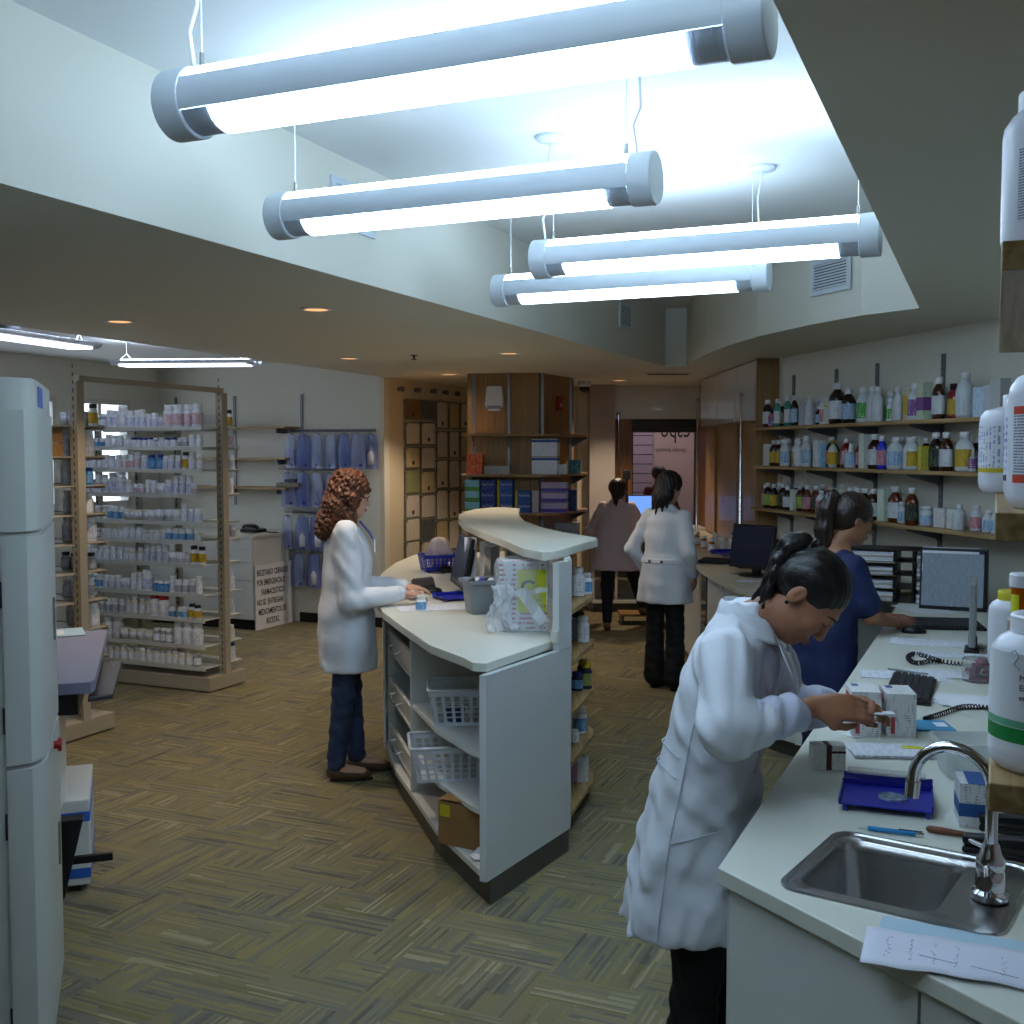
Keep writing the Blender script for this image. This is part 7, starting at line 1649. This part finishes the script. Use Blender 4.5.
s = SDF((-.32, -.2, 0), (.32, .52, 1.68), .0072); limbs_body(s, J); add_head(s, hc, hf, .96)
add_hand(s, J['wrR'], (-.15, .95, -.12), (0, .1, 1), .3, side=-1, thumb=.3); add_hand(s, J['wrL'], (.15, .95, -.12), (0, .1, 1), .3, side=1, thumb=.3)
s.build('body', SK_['fair'], t, 1); face_bits(t, hc, hf, .96, glasses=True)
s = SDF(hc+(-.2, -.24, -.36), hc+(.2, .16, .17), .005); r, f, u = hf; q = lambda x, y, z: hc+(r*x+f*y+u*z); R = [r, f, u]
s.ell(q(0, -.02, .045), (.105, .112, .10), .02, R); s.ell(q(0, -.06, -.08), (.125, .085, .13), .04, R); s.ell(q(.0, -.09, -.19), (.115, .065, .08), .04, R)
for x in (-1, 1): s.cap(q(x*.085, .02, .0), q(x*.085, .035, -.2), .035, .02, .03)
s.ell(q(0, .125, -.045), (.065, .085, .085), .015, R, 'sub')
s.disp(lambda X, Y, Z: .006*np.sin(150*X+4*np.sin(48*Z))*np.sin(130*Y+50*Z+3*np.sin(60*X))+.006*np.sin(190*Z+60*X+2*np.sin(70*Y))*np.sin(170*Y-60*Z)+.004*np.sin(60*Z+40*Y))
s.build('curly_hair', hair_mat('auburn_hair', '#200e06', '#7a4422', .5, (60, 60, 40), 1.5), t, 1)
coat(t, J, [(.60, 0, .01, .20, .155), (.75, 0, .005, .20, .155), (.9, 0, 0, .185, .15), (1.04, 0, .0, .165, .13), (1.2, 0, .015, .17, .135), (1.3, 0, .0, .165, .11), (1.36, 0, 0, .11, .08), (1.4, 0, 0, .06, .055)], M_coat, .008, (6, .035, .5), (.07, .068, .045), .88,
     cut=lambda s: s.put(lambda X, Y, Z: np.maximum(np.abs(Y-.03)-.10*(.72-Z), Z-.72)+0*X-.001, (-.3, -.1, .58), (.3, .16, .72), .004, 'sub') if False else None)
for sd in 'LR':
    s = SDF((-.2, .1, .93), (.2, .36, 1.1), .007); el, wr = np.array(J['el'+sd]), np.array(J['wr'+sd]); s.cap(el+(wr-el)*.8, el+(wr-el)*.97, .044, .043, .01); s.build('cuff', M_coat, t)
trousers(J, t, M_jean, .004, .9, .008, .95); shoes(J, t, mat('brown_flats', '#54432f', .6, var=.3, vscale=60), mat('dark_sole', '#2b2622', .7))
MB().span((.045, .150, 1.235), (.095, .156, 1.30)).build('name_badge', M_paper, t, bevel=.001)
MB().tube([(.05, .075, 1.40), (.055, .125, 1.34), (.06, .155, 1.29)], .006, 8).build('lanyard', mat('lanyard_blue', '#2a4a90', .5), t)
tt = thing('pill_vial', 'orange pill vial held on its side by the curly-haired woman', 'vial', Vector((-.90, 5.93, 0))+Matrix.Rotation(RZ2, 3, 'Z') @ Vector((-.08, .36, .985)), RZ2)
MB().cyl((-.03, 0, 0), (.03, 0, 0), .019, n=20).build('vial_body', mat('amber_plastic'), tt, smooth=True); MB().cyl((.03, 0, 0), (.045, 0, 0), .021, n=20).build('cap', M_paper, tt, smooth=True)

# ------------------------------------------------------- middle woman seen from behind
RZ3 = math.atan2(.80, .60)-math.pi/2
t = thing('person', 'woman seen from behind in a belted white coat, shoulder-length dark hair', 'person', (1.13, 8.12, 0), RZ3)
J = std_joints(1.60, .03, .085, elR=(.22, -.03, 1.03), wrR=(.19, .10, .86), elL=(-.25, -.05, 1.04), wrL=(-.18, .08, .86), anL=(-.09, .02, .085), anR=(.09, .0, .085))
hc = np.array((0, .07, 1.50)); hf = head_frame((.25, 1, -.38))
s = SDF((-.36, -.2, 0), (.36, .3, 1.66), .0085); limbs_body(s, J); add_head(s, hc, hf, .95)
for sd, sg in (('R', -1), ('L', 1)): add_hand(s, J['wr'+sd], (sg*.1, .3, -1), (-sg, 0, .1), .4, side=-sg)
s.build('body', SK_['fair'], t, 1); face_bits(t, hc, hf, .95)
s = SDF(hc+(-.18, -.2, -.3), hc+(.18, .18, .17), .006); r, f, u = hf; q = lambda x, y, z: hc+(r*x+f*y+u*z); R = [r, f, u]
s.ell(q(0, -.018, .04), (.09, .105, .088), .02, R); s.ell(q(0, -.06, -.06), (.088, .06, .11), .04, R)
for x, z in ((-.06, -.19), (-.02, -.22), (.03, -.2), (.065, -.17), (.075, -.12)): s.cap(q(x, -.06, -.08), q(x*1.05, -.05, z), .03, .008, .02)
s.ell(q(.02, .12, -.045), (.075, .085, .09), .012, R, 'sub'); s.disp(lambda X, Y, Z: .0025*np.sin(190*X+150*Y+3*np.sin(20*Z)))
s.build('hair', hair_mat('brown_black_hair', '#0e0b0b', '#2a1f1c', .4, (110, 110, 12)), t, 1)
coat(t, J, [(.655, 0, .01, .21, .165), (.8, 0, .005, .2, .155), (.95, 0, 0, .175, .13), (1.02, 0, .005, .16, .115), (1.15, 0, .02, .16, .125), (1.26, 0, .03, .15, .11), (1.32, 0, .03, .11, .08), (1.37, 0, .03, .06, .055)], M_coat, .0085, (6, .045, 2), (.055, .052, .045), .9)
T3 = [(.655, .235, .165), (.95, .175, .13), (1.02, .16, .115)]
s = SDF((-.2, -.2, .92), (.2, .2, 1.02), .006); s.loft([(.945, 0, .003, .188, .141), (.985, 0, .003, .178, .132)], .005); s.build('belt', M_coat, t, 1)
for x in (-.05, .05): MB().lathe([(.001, 0), (.012, .002), (.012, .006), (.001, .008)], n=14).build('button', M_std, t).matrix_local = Matrix.Translation((x, -.131, .965)) @ Matrix.Rotation(math.pi/2, 4, 'X')
trousers(J, t, M_blk, .03, .87, .009, 1.0); shoes(J, t, M_black, M_black)

# ------------------------------------------------------- pink coated woman
RZ4 = math.atan2(.98, .17)-math.pi/2
t = thing('person', 'woman in a pale pinkish coat, back turned, facing the service window', 'person', (1.03, 10.8, 0), RZ4)
J = std_joints(1.50, .06, .09, anR=(.24, .32, .20), knR=(.16, .20, .52), elR=(.25, .10, .98), wrR=(.18, .33, .97), elL=(-.26, .1, .98), wrL=(-.16, .33, .97), ftR=(.2, 1, 0))
hc = np.array((0, .12, 1.375)); hf = head_frame((-.1, 1, -.4))
s = SDF((-.36, -.2, 0), (.36, .58, 1.55), .009); limbs_body(s, J); add_head(s, hc, hf, .95)
add_hand(s, J['wrR'], (-.1, 1, 0), (0, 0, 1), .3, side=-1); add_hand(s, J['wrL'], (.1, 1, 0), (0, 0, 1), .3, side=1)
s.build('body', SK_['warm'], t, 1); face_bits(t, hc, hf, .95)
s = SDF(hc+(-.16, -.2, -.3), hc+(.16, .16, .16), .0065); r, f, u = hf; q = lambda x, y, z: hc+(r*x+f*y+u*z); R = [r, f, u]
s.ell(q(0, -.02, .03), (.095, .105, .095), .02, R); s.ell(q(0, -.07, -.05), (.07, .05, .07), .04, R); s.ell(q(0, .12, -.05), (.075, .085, .09), .012, R, 'sub')
s.cap(q(-.01, -.09, -.07), q(-.02, -.12, -.2), .032, .008, .02); s.cap(q(-.03, -.09, -.07), q(-.045, -.11, -.17), .02, .006, .02)
s.build('tied_hair', MATS['brown_black_hair'], t, 1)
coat(t, J, [(.60, 0, .0, .25, .15), (.75, 0, .0, .235, .15), (.9, 0, 0, .215, .14), (1.02, 0, .03, .2, .125), (1.13, 0, .05, .18, .12), (1.19, 0, .06, .15, .11), (1.24, 0, .06, .1, .08), (1.29, 0, .06, .055, .055)], M_pinkcoat, .009, (6, .025, 1), (.062, .056, .05), .9, name='pinkish_coat')
trousers(J, t, mat('dark_leggings', '#141828', .8), -.004, .82, .009, 1.0); shoes(J, t, mat('beige_flats', '#6f5a44', .6), mat('dark_sole'), L=.13)

# ------------------------------------------------------- ponytailed woman in navy
RZ5 = math.atan2(.30, .954)-math.pi/2
t = thing('person', 'woman in navy scrubs with glasses and long ponytail at the far worktop end', 'person', (1.46, 5.12, 0), RZ5)
J = std_joints(1.60, .07, .08, neck=(0, .10, 1.375), c7=(0, .055, 1.315), shR=(.14, .06, 1.245), shL=(-.14, .06, 1.245), elR=(.19, .13, 1.02), wrR=(.09, .345, .968), elL=(-.18, .15, 1.03), wrL=(-.06, .37, .968))
J['torso'] = [(.80, 0, 0, .15, .1), (.92, 0, 0, .15, .105), (1.04, 0, .03, .12, .085), (1.18, 0, .05, .14, .1), (1.26, 0, .06, .14, .085), (1.32, 0, .06, .07, .06)]
hc = np.array((0, .15, 1.455)); hf = head_frame((.12, 1, -.38))
s = SDF((-.32, -.2, 0), (.32, .62, 1.62), .0065); limbs_body(s, J); add_head(s, hc, hf, .98)
add_hand(s, J['wrR'], (-.35, .93, -.02), (.5, .1, .85), .4, side=-1, thumb=.6); add_hand(s, J['wrL'], (.3, .93, -.02), (-.5, .1, .85), .4, side=1, thumb=.6)
s.build('body', SK_['warm'], t, 1); face_bits(t, hc, hf, .98, glasses=True)
r, f, u = hf; q = lambda x, y, z: hc+(r*x+f*y+u*z); R = [r, f, u]
s = SDF(hc-.2, hc+.2, .005); s.ell(q(0, -.018, .036), (.084, .102, .09), .01, R); s.ell(q(0, -.05, -.01), (.07, .06, .07), .03, R)
s.ell(q(0, .118, -.03), (.085, .10, .095), .012, R, 'sub')
for x in (-1, 1): s.ell(q(x*.088, .015, -.035), (.035, .045, .045), .01, R, 'sub')
hm2 = hair_mat('dark_brown_hair', '#120c0a', '#33221a', .35, (110, 110, 14)); s.build('hair', hm2, t, 1)
s = SDF(hc+(-.15, -.35, -.36), hc+(.15, .1, .16), .006); p0 = q(0, -.10, .065)
pts = [p0, p0+vv(0, -.035, .01), p0+vv(.0, -.07, -.05), p0+vv(.0, -.08, -.14), p0+vv(0, -.07, -.24), p0+vv(0, -.05, -.33)]
for i in range(5): s.cap(pts[i], pts[i+1], [.02, .032, .042, .042, .035][i], [.032, .042, .042, .035, .012][i], .02)
s.disp(lambda X, Y, Z: .003*np.sin(200*X+90*Y+2*np.sin(20*Z))); s.build('ponytail', hm2, t, 1)
MB().tube([Vector(p0+vv(0, -.012, 0)+.022*(np.cos(a)*r+np.sin(a)*u)) for a in np.linspace(0, 2*math.pi, 14, endpoint=False)], .007, 8, closed=True).build('hair_tie', mat('pale_tie', '#aab4d0', .5), t)
J2 = dict(J)
for sd in 'LR':
    a_, b_ = np.array(J['sh'+sd]), np.array(J['el'+sd]); J2['el'+sd] = a_+.74*(b_-a_); J2['wr'+sd] = a_+.80*(b_-a_)
coat(t, J2, [(.62, 0, -.01, .20, .145), (.8, 0, -.005, .2, .145), (.95, 0, .0, .185, .135), (1.08, 0, .03, .17, .13), (1.18, 0, .055, .17, .13), (1.245, 0, .06, .16, .105), (1.295, 0, .06, .1, .08), (1.32, 0, .06, .065, .06)], M_navy, .0075, (5, .03, .3), (.060, .058, .056), 1, .004, collar=False, name='scrub_top')
trousers(J, t, mat('navy_trousers', '#141d3c', .8), .0, .86, .009); shoes(J, t, M_black, M_black)
MB().tube([Vector(np.array(J['wrR'])+.027*vv(math.cos(a), 0, math.sin(a))) for a in np.linspace(0, 2*math.pi, 14, endpoint=False)], .003, 6, closed=True).build('bracelet', mat('pink_bracelet', '#b04a80', .5), t)

# ------------------------------------------------------- person outside the window
t = thing('person', 'person with short dark hair in dark red beyond the service window, between the two women', 'person', (1.72, 13.0, 0), math.pi+.5)
J = std_joints(1.60, .02, .09, elR=(.22, .12, 1.0), wrR=(.12, .3, .99), elL=(-.22, .12, 1.0), wrL=(-.12, .3, .99)); hc = np.array((0, .04, 1.47)); hf = head_frame((0, 1, -.2))
s = SDF((-.34, -.2, 0), (.34, .45, 1.62), .01); limbs_body(s, J); add_head(s, hc, hf, .95)
add_hand(s, J['wrR'], (-.1, 1, 0), (0, 0, 1), .3, side=-1); add_hand(s, J['wrL'], (.1, 1, 0), (0, 0, 1), .3, side=1); s.build('body', SK_['tan'], t, 1); face_bits(t, hc, hf, .95)
s = SDF(hc-.18, hc+.18, .007); r, f, u = hf; s.ell(hc+u*.036-f*.018, (.084, .102, .09), .01, [r, f, u]); s.ell(hc+f*.118-u*.03, (.085, .10, .095), .012, [r, f, u], 'sub'); s.build('hair', MATS['brown_black_hair'], t, 1)
coat(t, J, [(.75, 0, 0, .18, .13), (.95, 0, 0, .165, .12), (1.15, 0, .01, .17, .12), (1.26, 0, .02, .165, .11), (1.32, 0, .02, .1, .08), (1.37, 0, .02, .06, .055)], mat('dark_red_shirt', '#5a141c', .7), .01, (5, .02, 0), (.06, .052, .045), .9, collar=False, name='red_shirt')
trousers(J, t, M_blk, 0, .86, .01); shoes(J, t, M_black, M_black)
print('objects', len(bpy.data.objects))
